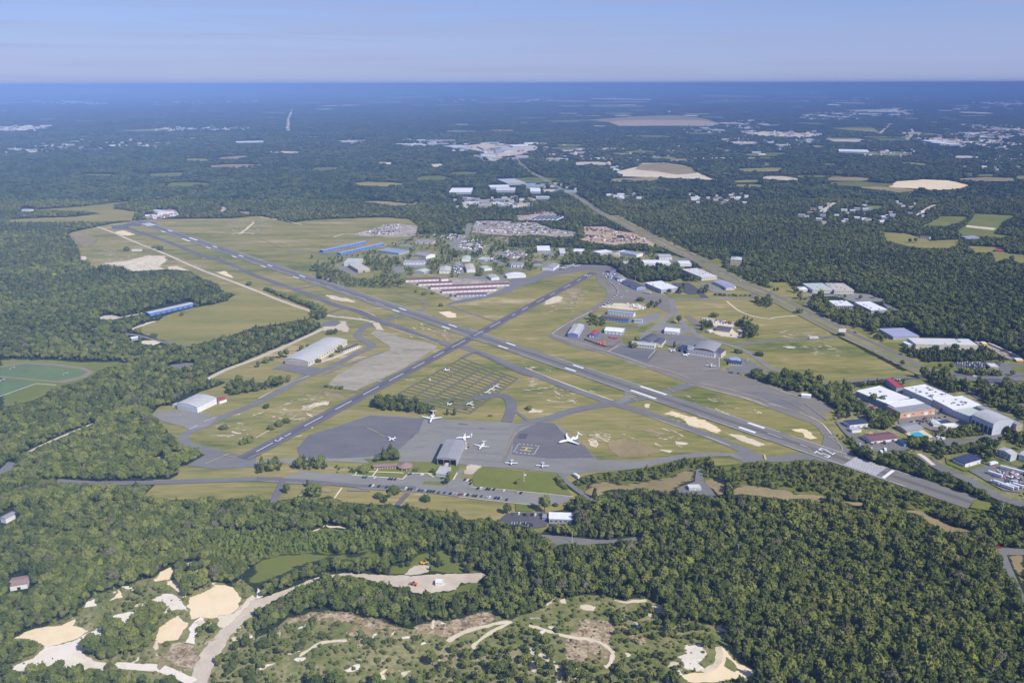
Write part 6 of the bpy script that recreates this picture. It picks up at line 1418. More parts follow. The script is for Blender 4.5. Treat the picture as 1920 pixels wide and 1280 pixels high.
def truck(p, ang, L, lb, col='white_paint', trailer=True):
    g = G(p); t = tag(empty('truck' if trailer else 'trailer', (g.x, g.y, zat(p)), ang), lb, 'truck' if trailer else 'trailer')
    m = MB(); m.box((-1.5, 0, 2.3), (L / 2, 1.25, 1.45)); m.build('cargo_box', col, t)
    if trailer:
        m = MB(); m.box((L / 2 + 0.2, 0, 1.5), (1.1, 1.15, 1.05), taper=.85); m.build('cab', 'white_paint', t)
        m = MB(); m.box((L / 2 + 0.95, 0, 1.9), (0.3, 1.0, 0.35)); m.build('windscreen', 'window_glass', t)
    for x in (-L / 2, L / 2 - .5):
        for y in (-1.05, 1.05): wheel_mb(x, y, .5, .15).build('wheel', 'tyre_rubber', t)
for s, an, L, lb, tr in (("Q 1500,610", R(130), 14, 'white box truck with a grey trailer, leftmost in the right edge yard', True), ("Q 1610,660", R(130), 12, 'white and blue truck second from the left in the right edge yard', True), ("Q 1690,655", R(130), 12, 'white truck third from the left in the right edge yard', True),
                         ("Q 1700,385", R(140), 24, 'long white trailer at the top of the crowded lot', False), ("Q 1780,640", R(130), 10, 'silver truck fourth from the left in the right edge yard', True), ("Q 1410,455", R(130), 14, 'slim white trailer beside the grass bank', False),
                         ("Q 1410,280", R(20), 9, 'white van truck beside the navy roofed building', True), ("L 1460,290", R(70), 8, 'white truck with a yellow nose beside the runway brush', True), ("L 1530,250", R(70), 8, 'white truck right of the yellow nosed one', True),
                         ("K 1760,115", R(120), 8, 'white tank truck parked at the bushes by the apron', True), ("J 640,775", R(70), 5, 'white service van at the right side of the open hangar', True), ("C 1300,860", R(10), 9, 'pinkish white trailer in the runway car yard', False),
                         ("C 1720,1045", R(-40), 16, 'white trailer pair on the apron near the trees', False), ("F 800,545", R(10), 7, 'white box trailer against the orange wall', False)):
    truck(P(s)[0], an, L, lb, trailer=tr)
# quarry machines
for s, an, col, lb in (("j 1185,545", R(160), 'orange_paint', 'red orange wheel loader on the haul road'), ("j 1262,388", R(10), 'yellow_paint', 'yellow loader in the small gravel lot above the haul road')):
    p = P(s)[0]; g = G(p); t = tag(empty('wheel_loader', (g.x, g.y, zat(p)), an), lb, 'wheel loader')
    m = MB(); m.box((-1.2, 0, 1.6), (2.0, 1.1, .7), taper=.9); m.box((1.2, 0, 1.2), (1.2, .7, .4)); m.build('body', col, t)
    m = MB(); m.box((0.1, 0, 2.7), (.8, .8, .7), taper=.85); m.build('cab', 'window_glass', t)
    m = MB(); m.box((3.6, 0, .8), (.5, 1.5, .6)); m.build('bucket', 'steel', t)
    m = MB(); m.tube([(1.4, .5, 1.6), (2.6, .5, 1.7), (3.4, .5, .9)], [.18] * 3, 6); m.tube([(1.4, -.5, 1.6), (2.6, -.5, 1.7), (3.4, -.5, .9)], [.18] * 3, 6); m.build('arm', col, t)
    for x in (-1.9, 1.5):
        for y in (-1.2, 1.2): wheel_mb(x, y, .85, .3).build('wheel', 'tyre_rubber', t)
# equipment yard: orange frames
for i, s in enumerate(("D 660,820", "D 700,835", "D 740,815", "D 690,850", "D 735,850", "D 830,745", "D 870,758", "D 910,765")):
    p = P(s)[0]; g = G(p); red = i < 5
    t = tag(empty('ground_loader' if red else 'baggage_cart', (g.x, g.y, zat(p)), rnd.uniform(0, 3)), ('orange red lift machine in the walled equipment yard' if red else 'rusty cart in the short row of the equipment yard'), 'machine', 'orange machines in the equipment yard' if red else 'rusty carts in the equipment yard')
    m = MB(); m.box((0, 0, .8), (3.2, 1.3, .4)); m.box((1.5, 0, 1.6), (1.2, 1.1, .5), taper=.8); m.build('body', 'orange_paint' if red else 'red_paint', t)
    for x in (-2.2, 2.2): wheel_mb(x, 0, .5, 1.2).build('axle', 'tyre_rubber', t)
ww = tag(empty('yard_wall', (0, 0, 0)), 'dark low wall curving round the equipment yard', 'wall')
pts = [G(p) for p in P("D 440,775 520,805 640,850 760,885 860,890 910,855 990,800")]
m = MB()
for a, b in zip(pts[:-1], pts[1:]):
    d = (b - a); m.box(((a.x + b.x) / 2, (a.y + b.y) / 2, 1.4), (d.length / 2, .2, 1.1), rz=math.atan2(d.y, d.x))
m.build('wall', 'brown_roof', ww)
# pool
pw = [G(p) for p in P("F 700,742 800,733 905,795 765,808")]
m = MB(); m.poly([(q.x, q.y, 1.0) for q in pw]); pl = m.build('swimming_pool', 'pool_water'); 
pl.data.flip_normals() if pl.data.polygons[0].normal.z < 0 else None
tag(pl, 'bright turquoise swimming pool beside the grey pavilion', 'swimming pool')
pl.location.z = zat(P("F 800,770")[0]) - 1.0 + 0.05
# ================================================================ AIRCRAFT
pmat('aircraft_white', (0.82, 0.82, 0.82), 0.3, 0.5, var=0.03); pmat('aircraft_grey', (0.45, 0.46, 0.48), 0.35)
def wing_mb(root_x, tip_x, y0, y1, c0, c1, z0, z1, th, wl=0.0):
    m = MB(); s = 1 if y1 > y0 else -1
    a = [(root_x, y0, z0 + th), (root_x - c0, y0, z0 + th), (tip_x - c1, y1, z1 + th * .4), (tip_x, y1, z1 + th * .4)]
    b = [(x, y, z - th * 1.6) for x, y, z in a]
    if s > 0: a, b = a[::-1], b[::-1]
    m.poly(a); m.poly(b[::-1])
    for i in range(4): m.poly([a[i], b[i], b[(i + 1) % 4], a[(i + 1) % 4]])
    if wl:
        m.poly([(tip_x - c1 * .3, y1, z1), (tip_x - c1, y1, z1), (tip_x - c1 * 1.3, y1 + s * .5, z1 + wl), (tip_x - c1 * .8, y1 + s * .5, z1 + wl)])
        m.poly([(tip_x - c1 * .3, y1 + s * .08, z1), (tip_x - c1 * .8, y1 + s * .58, z1 + wl), (tip_x - c1 * 1.3, y1 + s * .58, z1 + wl), (tip_x - c1, y1 + s * .08, z1)])
    return m
def jet(nose, tail, label, L=26.0, swept=1.0, span=26.0):
    a, b = G(P(nose)[0]), G(P(tail)[0]); cx, cy = (a.x + b.x) / 2, (a.y + b.y) / 2
    an = math.atan2(a.y - b.y, a.x - b.x); k = L / 26.0; zz = zat(P(nose)[0])
    t = tag(empty('business_jet', (cx, cy, zz + 0.02), an), label, 'jet'); t.scale = (k, k * span / L, k)
    f = MB(); f.tube([(13, 0, 1.9), (12.3, 0, 2.0), (10.8, 0, 2.2), (9, 0, 2.4), (-4, 0, 2.4), (-9, 0, 2.7), (-13, 0, 3.3)], [.12, .6, 1.0, 1.25, 1.25, .9, .25], 14); f.build('fuselage', 'aircraft_white', t, True)
    for s in (-1, 1):
        wing_mb(1.8, -3.6 * swept, s * .6, s * 13, 5.2, 1.7, 1.6, 2.3, .18, 1.4).build('wing', 'aircraft_white', t)
        e = MB(); e.tube([(-4.6, s * 2.1, 3.0), (-5.4, s * 2.1, 3.0), (-8.6, s * 2.1, 3.1)], [.72, .78, .5], 12); e.build('engine', 'aircraft_white', t, True)
        p_ = MB(); p_.box((-6.6, s * 1.5, 3.0), (.9, .6, .1)); p_.build('pylon', 'aircraft_white', t)
        wing_mb(-11.4, -13.2, 0, s * 4.4, 2.4, 1.1, 7.2, 7.3, .1).build('tailplane', 'aircraft_white', t)
        g2 = MB(); g2.tube([(-1.5, s * 2.0, 1.5), (-1.5, s * 2.0, .4)], [.12, .12], 6); g2.tube([(-1.5, s * 2.0 - .2, .45), (-1.5, s * 2.0 + .2, .45)], [.45, .45], 10); g2.build('landing_gear', 'tyre_rubber', t)
    v = MB(); q4 = [(-7.8, 3.2), (-12.6, 3.2), (-13.7, 7.3), (-11.2, 7.3)]
    v.poly([(x, .14, z) for x, z in q4]); v.poly([(x, -.14, z) for x, z in q4[::-1]])
    for i in range(4):
        (x0, z0), (x1, z1) = q4[i], q4[(i + 1) % 4]; v.poly([(x0, .14, z0), (x0, -.14, z0), (x1, -.14, z1), (x1, .14, z1)])
    v.build('fin', 'aircraft_white', t)
    c = MB(); c.box((10.6, 0, 2.85), (.55, .75, .25), taper=.7); c.build('cockpit_window', 'window_glass', t)
    g2 = MB(); g2.tube([(9.5, 0, 1.6), (9.5, 0, .4)], [.1, .1], 6); g2.tube([(9.5, -.2, .35), (9.5, .2, .35)], [.35, .35], 10); g2.build('nose_gear', 'tyre_rubber', t)
    for s in (-1, 1):
        c = MB()
        for x in range(-2, 9): c.box((x * .95 + .4, s * 1.22, 2.75), (.22, .05, .16))
        w = c.build('window', 'window_glass', t); w['kind'] = 'stuff'
    return t
def light(nose, tail, label, high=True, col='aircraft_white', L=8.5, group='small propeller planes'):
    a, b = G(P(nose)[0]), G(P(tail)[0]); cx, cy = (a.x + b.x) / 2, (a.y + b.y) / 2
    an = math.atan2(a.y - b.y, a.x - b.x); k = L / 8.5
    t = tag(empty('light_aircraft', (cx, cy, zat(P(nose)[0]) + 0.02), an), label, 'small plane', group); t.scale = (k, k, k)
    f = MB(); f.tube([(3.9, 0, 1.2), (3.5, 0, 1.25), (1.8, 0, 1.45), (-.6, 0, 1.5), (-4.3, 0, 1.5)], [.2, .55, .72, .68, .14], 10); f.build('fuselage', col, t, True)
    z = 2.25 if high else 1.05
    for s in (-1, 1):
        wing_mb(1.5, 1.2, s * .3, s * 5.5, 1.6, 1.2, z, z + .15, .09).build('wing', col, t)
        wing_mb(-3.4, -3.6, 0, s * 1.8, 1.1, .7, 1.6, 1.6, .06).build('tailplane', col, t)
        wheel_mb(.4, s * 1.2, .28, .1).build('wheel', 'tyre_rubber', t)
    v = MB(); v.box((-3.9, 0, 2.2), (.5, .07, .65), taper=.7); v.build('fin', col, t)
    c = MB(); c.box((1.0, 0, 2.0), (.75, .6, .2), taper=.75); c.build('cockpit_window', 'window_glass', t)
    pr = MB(); pr.box((4.05, 0, 1.2), (.04, .95, .09)); pr.build('propeller', 'tyre_rubber', t)
    wheel_mb(2.8, 0, .25, .08).build('nose_wheel', 'tyre_rubber', t)
    return t
jet("J 207,288", "J 268,150", 'white business jet at the far left corner of the pale apron facing the viewer', 25, 1, 25)
jet("J 600,510", "J 830,500", 'white twin engine jet just behind the open hangar facing left', 19, .5, 18)
jet("J 950,670", "J 1020,590", 'small white jet with a T tail right of the open hangar', 16, .3, 18)
jet("N 1140,780", "N 1560,690", 'white business jet alone on the dark apron beside the letter H', 28, 1, 29)
for n_, t_, lb, hi, L in (("J 1425,905", "J 1435,850", 'white low wing twin, left of the two at the lawn edge', False, 11), ("J 1893,945", "J 1900,890", 'white low wing twin, right of the two at the lawn edge', False, 11),
        ("M 195,1070", "M 250,1052", 'white high wing plane alone on the dark apron by the yellow line', True, 9.5), ("M 848,228", "M 900,225", 'white high wing plane at the top left of the tie-down grass', True, 9.5),
        ("M 1450,418", "M 1500,432", 'white high wing plane, upper right of the row of three on the grass', True, 9.5), ("M 1395,455", "M 1448,468", 'white high wing plane, middle of the row of three on the grass', True, 9.5),
        ("M 1345,490", "M 1398,503", 'white high wing plane, lower left of the row of three on the grass', True, 9.5), ("M 1130,630", "M 1190,648", 'white high wing plane at the bottom of the tie-down grass', True, 10.5),
        ("M 890,640", "M 930,632", 'small dull plane left of the bottom one on the tie-down grass', True, 7.5), ("E 120,808", "E 215,780", 'white plane at the left end of the east apron beside the hangar', True, 11),
        ("E 330,860", "E 400,850", 'white plane in front of the arched hangar on the east apron', False, 11), ("E 745,1035", "E 745,995", 'white plane beside the dashed line on the east apron', False, 12),
        ("D 1560,895", "D 1600,890", 'white plane partly under the gabled hangar front', True, 8)):
    light(n_, t_, lb, hi, L=L)
for i, s in enumerate(("C 400,690", "C 440,680", "C 470,680", "C 510,660", "C 545,650", "C 580,640", "C 620,655", "C 650,650", "C 685,640", "C 600,625")):
    p = P(s)[0]; q_ = (p[0] + 1.5, p[1] - 2)
    t = light("z %f,%f" % p, "z %f,%f" % q_, 'small plane in the slanting row on the ramp beyond the short runway', True, 'aircraft_white' if i else 'blue_paint', 9, 'small planes on the far ramp')
    if i == 0: t['label'] = 'dark blue small plane at the left end of the far ramp row'; del t['group']
# dark tie-down covers and small things
for s, lb in (("M 938,601", 'flat black cover lying on the grass left of the bottom plane'), ("M 1100,684", 'flat black cover lying below the bottom plane'), ("M 1400,765", 'flat black cover lying on the scrubby grass')):
    g = G(P(s)[0]); m = MB(); m.box((g.x, g.y, .6), (3.2, 1.6, .35), taper=.7); tag(m.build('ground_cover_box', 'black_patch'), lb, 'cover')
# ---- poles, flagpole, sign
def pole(s, h, lb, name, cat, arm=False, top=None):
    g = G(P(s)[0]); t = tag(empty(name, (g.x, g.y, 0)), lb, cat)
    m = MB(); m.tube([(0, 0, 0), (0, 0, h)], [.22, .14], 8); m.build('pole', 'white_wall', t)
    if arm: m = MB(); m.box((0, 0, h), (1.6, .25, .15)); m.build('lamp_head', 'steel', t)
    if top: m = MB(); m.tube([(0, -.15, h - 1.2), (0, .15, h - 1.2)], [1.5, 1.5], 14); m.build('sign_disc', 'aircraft_grey', t)
fp = pole("K 980,190", 13, 'tall white flagpole on the lawn below the letter H', 'flagpole', 'flagpole')
ft = [o for o in bpy.data.objects if o.name.startswith('flagpole')][0]
m = MB(); m.quad((.15, 0, 8), (2.4, .3, 7.7), (2.4, .3, 9.2), (.15, 0, 9.6)); m.quad((.15, .04, 9.6), (2.4, .34, 9.2), (2.4, .34, 7.7), (.15, .04, 8)); m.build('flag', 'white_wall', ft)
pole("I 1112,772", 8, 'white pole with a round shrub bed on the lawn below the car row', 'sign_pole', 'pole')
pole("J 745,650", 12, 'grey mast beside the right side of the open hangar', 'mast', 'mast')
pole("I 955,1030", 10, 'pale lamp post in front of the forest edge', 'lamp_post', 'lamp post', True)
pole("h 1745,1240", 16, 'tall floodlight pole in the brush at the right edge', 'floodlight_pole', 'floodlight', True)
pole("H 990,440", 14, 'lamp post at the left top of the dealer lot', 'lamp_post', 'lamp post', True)
pole("k 1690,360", 16, 'power pole in the narrow dark gap of the wood', 'power_pole', 'power pole', True)
pole("K 1700,1090", 12, 'power pole at the road bend in the forest', 'power_pole', 'power pole')
pole("C 1530,860", 12, 'thin lamp post behind the dark roofed shed', 'lamp_post', 'lamp post', True)
gs = G(P("d 552,1000")[0]); t = tag(empty('billboard', (gs.x, gs.y, 0)), 'roadside billboard at the field corner by the highway', 'billboard')
m = MB(); m.box((-2, 0, 4), (.3, .3, 4)); m.build('post', 'steel', t); m = MB(); m.box((2, 0, 4), (.3, .3, 4)); m.build('post', 'steel', t); m = MB(); m.box((0, 0, 10), (6, .4, 3)); m.build('panel', 'white_wall', t)
# goals on the sports field
for s, lb in (("e 95,125", 'white goal at the far left of the green pitch'), ("e 495,168", 'white goal at the right end of the green pitch'), ("e 20,218", 'white goal at the left edge below the red track')):
    g = G(P(s)[0]); t = tag(empty('football_goal', (g.x, g.y, zat(P(s)[0])), R(70)), lb, 'goal')
    m = MB()
    for x in (-3.6, 3.6): m.tube([(x, 0, 0), (x, 0, 2.4)], [.2, .2], 6); m.tube([(x, 0, 2.4), (x, 2, 0)], [.15, .15], 6)
    m.tube([(-3.6, 0, 2.4), (3.6, 0, 2.4)], [.2, .2], 6); m.build('goal_frame', 'white_wall', t)
    m = MB(); m.quad((-3.6, 2, .02), (3.6, 2, .02), (3.6, .1, 2.35), (-3.6, .1, 2.35)); m.build('net', 'light_grey_roof', t)

# ---- scrap, stacked goods and parked machinery nobody could count, one mass per yard
CLM = [pmat('clutter_%s' % a, c, 0.7, var=.2) for a, c in (('white', (.7, .7, .7)), ('grey', (.3, .3, .32)), ('dark', (.05, .05, .06)), ('rust', (.28, .14, .09)), ('blue', (.08, .14, .32)), ('tan', (.42, .35, .26)))]
def clutter(s, n_, lb, big=1.0, wts=(4, 4, 4, 2, 1, 3), hmax=2.6):
    poly = P(s); msk = np.zeros_like(CLS); paint(msk, poly, 1)
    xs = [p[0] for p in poly]; ys = [p[1] for p in poly]; m = MB(); c = 0
    an = rnd.uniform(0, 1.5)
    for t in range(20000):
        if c >= n_: break
        p = (rnd.uniform(min(xs), max(xs)), rnd.uniform(min(ys), max(ys)))
        if not look(msk, np.array([p]))[0]: continue
        g = G(p); h = rnd.uniform(.5, hmax) / 2
        m.box((g.x, g.y, h + .2), (rnd.uniform(.8, 3.6) * big, rnd.uniform(.6, 1.5) * big, h), rnd.choices(range(6), wts)[0], an + rnd.choice([0, math.pi / 2]) + rnd.gauss(0, .15), rnd.uniform(.6, 1)); c += 1
    o = m.build('yard_clutter', CLM); tag(o, lb, 'clutter', kind='stuff')
clutter("b 770,230 870,205 960,168 1050,158 1100,175 1080,240 1000,245 850,245", 150, 'rows of scrap and parked machines in the yard beyond the blue hangars', 1.2)
clutter("b 1640,145 1920,145 c 180,160 280,190 400,215 470,235 200,235 0,240 b 1780,230 1640,210", 420, 'heaps and machines scattered over the long pale scrap yard', 1.7)
clutter("c 560,190 700,190 780,215 930,235 1020,275 1060,300 960,290 840,300 640,290 540,280", 160, 'dark heaps dotted over the orange earth yard', 2.0, (1, 3, 3, 3, 0, 4), 4)
clutter("n 990,830 1190,832 1200,842 1000,846", 60, 'orange and grey machines above the far storage rows', 2.5, (1, 2, 1, 6, 0, 2), 5)
clutter("m 825,868 850,848 960,842 990,825 1005,850 900,870", 110, 'scrap and sheds in the yard past the end of the main runway', 2.2, (5, 3, 2, 4, 0, 2), 4)
clutter("B 100,160 400,150 540,190 560,200 420,250 300,230 140,200", 110, 'white trailers and goods in the yard left of the park road', 1.6, (8, 3, 2, 1, 1, 2))
clutter("B 560,250 800,230 880,330 820,390 700,380 540,370 420,330", 130, 'stacked goods and vans around the white workshop in the park', 1.5, (6, 3, 3, 1, 1, 1))
clutter("B 880,480 1060,500 1060,560 880,560", 50, 'tan and grey goods right of the flat pale green roof', 1.3, (1, 2, 2, 2, 0, 4))
clutter("B 380,590 520,570 520,740 420,740", 70, 'cars and skips crowded between two park warehouses', 1.0, (5, 3, 4, 1, 1, 1))
clutter("B 1180,400 1500,420 1520,470 1300,530 1200,500", 90, 'white and pink goods in the yard above the white door building', 1.4, (7, 3, 3, 2, 1, 1))
clutter("D 790,345 1170,390 1150,430 780,390", 60, 'boxes and small craft between the two workshop rows', .8, (6, 2, 3, 0, 3, 0))
clutter("E 620,300 760,310 1080,360 1200,370 1180,395 830,375 650,330", 90, 'white and brown goods stacked behind the dark roofed house', 1.1, (7, 2, 2, 3, 0, 2))
clutter("D 1060,230 1380,260 1330,330 1150,310", 30, 'pale debris on the sandy lot', 1.2, (6, 1, 1, 1, 0, 4))
clutter("Q 1480,390 1640,390 1800,440 1800,485 1500,485", 70, 'crates and parts packed in the lot right of the navy roofed building', .9)
clutter("Q 1600,495 1840,495 1860,600 1780,600 1660,560", 80, 'dark wrecks packed in the right edge yard', 1.0, (2, 3, 7, 2, 1, 1))
clutter("F 880,590 1020,600 1060,650 980,690 880,640", 45, 'machines and goods in the middle of the complex car park', 1.0, (5, 3, 3, 2, 0, 2))
clutter("F 930,500 1030,500 1030,545 940,555", 25, 'rusty stacks beside the orange walled hall', 1.0, (1, 1, 2, 8, 0, 2))
clutter("F 950,740 1080,780 1060,815 960,800", 30, 'pale goods beside the swimming pool trees', .9, (5, 3, 2, 1, 1, 1))
clutter("C 1040,740 1240,760 1260,850 1140,850", 50, 'small craft and vans at the top of the runway car yard', 1.0, (8, 2, 3, 0, 2, 0))
clutter("K 1010,830 1110,830 1110,880 1030,870", 8, 'dark heaps at the corner of the small forest lot', .8, (0, 1, 5, 0, 0, 0))
clutter("J 690,580 800,580 800,640 700,680", 26, 'ground gear beside the mast at the open hangar', .7, (3, 3, 2, 3, 0, 1))
clutter("l 1020,380 1160,375 1290,430 1040,430", 14, 'white vehicles half hidden in the small forest clearing', 1.2, (8, 2, 0, 0, 1, 0))
# ================================================================ TREES
def fol(name, c1, c2, c3):
    m = bpy.data.materials.new(name); m.use_nodes = True
    n, l = m.node_tree.nodes, m.node_tree.links
    b = n['Principled BSDF']; b.inputs['Roughness'].default_value = 0.8; b.inputs['Specular IOR Level'].default_value = 0.06
    oi = n.new('ShaderNodeObjectInfo')
    nz_ = n.new('ShaderNodeTexNoise'); nz_.inputs['Scale'].default_value = 0.0045; nz_.inputs['Detail'].default_value = 4
    l.new(oi.outputs['Location'], nz_.inputs['Vector'])
    nb_ = n.new('ShaderNodeTexNoise'); nb_.inputs['Scale'].default_value = 0.0011; nb_.inputs['Detail'].default_value = 3  # broad tone change between stands, with cloud-shadow bands put into the leaf colour
    l.new(oi.outputs['Location'], nb_.inputs['Vector'])
    g = n.new('ShaderNodeNewGeometry')
    nf = n.new('ShaderNodeTexNoise'); nf.inputs['Scale'].default_value = 0.35; nf.inputs['Detail'].default_value = 3
    l.new(g.outputs['Position'], nf.inputs['Vector'])
    a = n.new('ShaderNodeMath'); a.operation = 'MULTIPLY_ADD'; a.inputs[1].default_value = 0.45; l.new(oi.outputs['Random'], a.inputs[0])
    s = n.new('ShaderNodeMath'); s.operation = 'MULTIPLY'; s.inputs[1].default_value = 0.62; l.new(nz_.outputs['Fac'], s.inputs[0]); s0 = n.new('ShaderNodeMath'); s0.operation = 'MULTIPLY_ADD'; s0.inputs[1].default_value = 0.55; s0.inputs[2].default_value = -0.27; l.new(nb_.outputs['Fac'], s0.inputs[0])
    s1 = n.new('ShaderNodeMath'); l.new(s.outputs[0], s1.inputs[0]); l.new(s0.outputs[0], s1.inputs[1]); l.new(s1.outputs[0], a.inputs[2])
    a2 = n.new('ShaderNodeMath'); a2.operation = 'MULTIPLY_ADD'; a2.inputs[1].default_value = 0.30; a2.use_clamp = True; l.new(nf.outputs['Fac'], a2.inputs[0]); l.new(a.outputs[0], a2.inputs[2])
    r = n.new('ShaderNodeValToRGB'); e = r.color_ramp.elements; e.new(0.5)
    e[0].position, e[1].position, e[2].position = 0.38, 0.64, 0.95
    for i, c in enumerate((c1, c2, c3)): e[i].color = (*c, 1)
    l.new(a2.outputs[0], r.inputs['Fac']); l.new(r.outputs['Color'], b.inputs['Base Color'])
    MATS[name] = m
fol('oak_leaves', (0.056, 0.078, 0.018), (0.112, 0.137, 0.031), (0.195, 0.208, 0.050))
fol('dull_leaves', (0.085, 0.085, 0.045), (0.125, 0.115, 0.065), (0.150, 0.150, 0.080))
fol('shaded_far_leaves', (0.019, 0.034, 0.011), (0.043, 0.064, 0.019), (0.092, 0.112, 0.034))  # oak tones darkened: crown self-shadow that coarse clumps lack is in the colour
fol('pine_needles', (0.044, 0.062, 0.018), (0.082, 0.104, 0.027), (0.132, 0.148, 0.038))
fol('young_pine', (0.085, 0.122, 0.024), (0.135, 0.175, 0.034), (0.195, 0.225, 0.048))
fol('scrub_leaves', (0.070, 0.090, 0.024), (0.115, 0.130, 0.036), (0.165, 0.165, 0.055))
fol('gold_leaves', (0.14, 0.17, 0.02), (0.20, 0.23, 0.03), (0.24, 0.26, 0.04))
pmat('bark', (0.09, 0.075, 0.06), 0.9)
# crowns
def ico(sub):
    b = bmesh.new(); bmesh.ops.create_icosphere(b, subdivisions=sub, radius=1)
    v = np.array([q.co[:] for q in b.verts]); f = [tuple(x.index for x in q.verts) for q in b.faces]; b.free(); return v, f
ICO = {k: ico(k) for k in (1, 2, 3)}
def wob(v, seed, amp):
    rg = np.random.RandomState(seed); d = np.zeros(len(v))
    for k in range(10):
        w_ = rg.normal(size=3) * (1.5 + k * 1.1); d += np.sin(v @ w_ + rg.uniform(0, 6.28)) * amp / (1 + 0.35 * k)
    return v * (1 + d)[:, None]
def crown(seed, kind, cards=170, sub=3):
    cards = int(cards * 1.5)
    rg = np.random.RandomState(seed); V, F = [], []
    def add(v, f):
        n0 = sum(len(x) for x in V); V.append(v); F.extend([tuple(i + n0 for i in q) for q in f])
    if kind == 'oak':
        lumps = [((0, 0, 7.6), (3.1, 3.1, 3.3))] + [((rg.uniform(1.2, 2.4) * math.cos(t), rg.uniform(1.2, 2.4) * math.sin(t), rg.uniform(5.8, 9.2)), (rg.uniform(1.3, 2.1),) * 3) for t in rg.uniform(0, 6.28, 5)]
    elif kind == 'pine':
        lumps = [((0, 0, 4.2), (2.2, 2.2, 2.2)), ((rg.uniform(-.3, .3), rg.uniform(-.3, .3), 7.0), (1.75, 1.75, 2.4)), ((0, 0, 9.8), (1.05, 1.05, 2.4))]
    else:
        lumps = [((0, 0, 1.6), (2.2, 2.2, 1.7))] + [((rg.uniform(.8, 1.6) * math.cos(t), rg.uniform(.8, 1.6) * math.sin(t), rg.uniform(1.2, 2.2)), (rg.uniform(.9, 1.3),) * 3) for t in rg.uniform(0, 6.28, 3)]
    surf = []
    for i, (c, r) in enumerate(lumps):
        v, f = ICO[sub if i == 0 else max(1, sub - 1)]
        v = wob(v, seed * 31 + i, 0.17) * np.array(r) + np.array(c)
        add(v, f); surf.append(v)
    allv = np.concatenate(surf)
    cen = np.array([0, 0, 7.0 if kind != 'bush' else 1.2])
    for k in range(cards):
        p = allv[rg.randint(len(allv))]; q = p + (p - cen) * rg.uniform(0.0, 0.14)
        n_ = rg.normal(size=3); n_ /= np.linalg.norm(n_); t = np.cross(n_, rg.normal(size=3)); t /= np.linalg.norm(t); u = np.cross(n_, t)
        s = rg.uniform(.4, 1.1) * (1 if kind != 'bush' else .6)
        add(np.array([q + t * s, q + u * s * .7, q - t * s, q - u * s * .7]), [(0, 1, 2, 3)])
    return np.concatenate(V), F
def trunk(h, r):
    m = MB(); m.tube([(0, 0, 0), (.1, .05, h * .6), (0, 0, h)], [r, r * .75, r * .4], 6)
    for t in (0.4, 2.4, 4.4): m.tube([(0, 0, h * .6), (math.cos(t) * 1.6, math.sin(t) * 1.6, h * 1.05)], [r * .45, r * .15], 4)
    return m
PROTO = bpy.data.collections.new('tree_kinds')
PLIST = []
def proto(name, seed, kind, leaf, cards=170, sub=3):
    v, f = crown(seed, kind, cards, sub); tk = trunk({'oak': 6, 'pine': 7, 'bush': 1.2}[kind], {'oak': .3, 'pine': .22, 'bush': .1}[kind])
    n0 = len(v); me = bpy.data.meshes.new(name)
    me.from_pydata([tuple(x) for x in v] + tk.v, [], f + [tuple(i + n0 for i in q) for q in tk.f])
    me.materials.append(MATS[leaf]); me.materials.append(MATS['bark'])
    me.polygons.foreach_set('material_index', [0] * len(f) + [1] * len(tk.f))
    o = bpy.data.objects.new('%02d_%s' % (len(PLIST), name), me); PROTO.objects.link(o); PLIST.append(name); return len(PLIST) - 1
OAK = [proto('oak', 10 + i, 'oak', 'oak_leaves') for i in range(4)]
PINE = [proto('pine', 20 + i, 'pine', 'pine_needles', 130) for i in range(3)]
YP = [proto('young', 30 + i, 'pine', 'young_pine', 90, 2) for i in range(2)]
BUSH = [proto('bush', 40 + i, 'bush', 'scrub_leaves', 70, 2) for i in range(2)]
GOLD = [proto('gold', 50, 'oak', 'gold_leaves')]
DULL = [proto('dull', 51, 'oak', 'dull_leaves')]
def clump(seed, n_, rad, sub=2):
    rg = np.random.RandomState(seed); V, F = [], []; n0 = 0
    for k in range(n_):
        a, r_ = rg.uniform(0, 6.28), rad * math.sqrt(rg.uniform(0, 1)); s = rg.uniform(2.8, 4.6); h = rg.uniform(7, 10.5)
        v, f = ICO[sub]; v = wob(v, seed * 17 + k, 0.13) * np.array((s, s, s * rg.uniform(.9, 1.3))) + np.array((r_ * math.cos(a), r_ * math.sin(a), h))
        V.append(v); F += [tuple(i + n0 for i in q) for q in f]; n0 += len(v)
    me = bpy.data.meshes.new('clump'); me.from_pydata([tuple(x) for x in np.concatenate(V)], [], F); me.materials.append(MATS['shaded_far_leaves'])
    o = bpy.data.objects.new('%02d_clump' % len(PLIST), me); PROTO.objects.link(o); PLIST.append('clump'); return len(PLIST) - 1
CL = [clump(60 + i, 9, 9.5) for i in range(4)]
CLF = [clump(70 + i, 14, 15, 1) for i in range(4)]

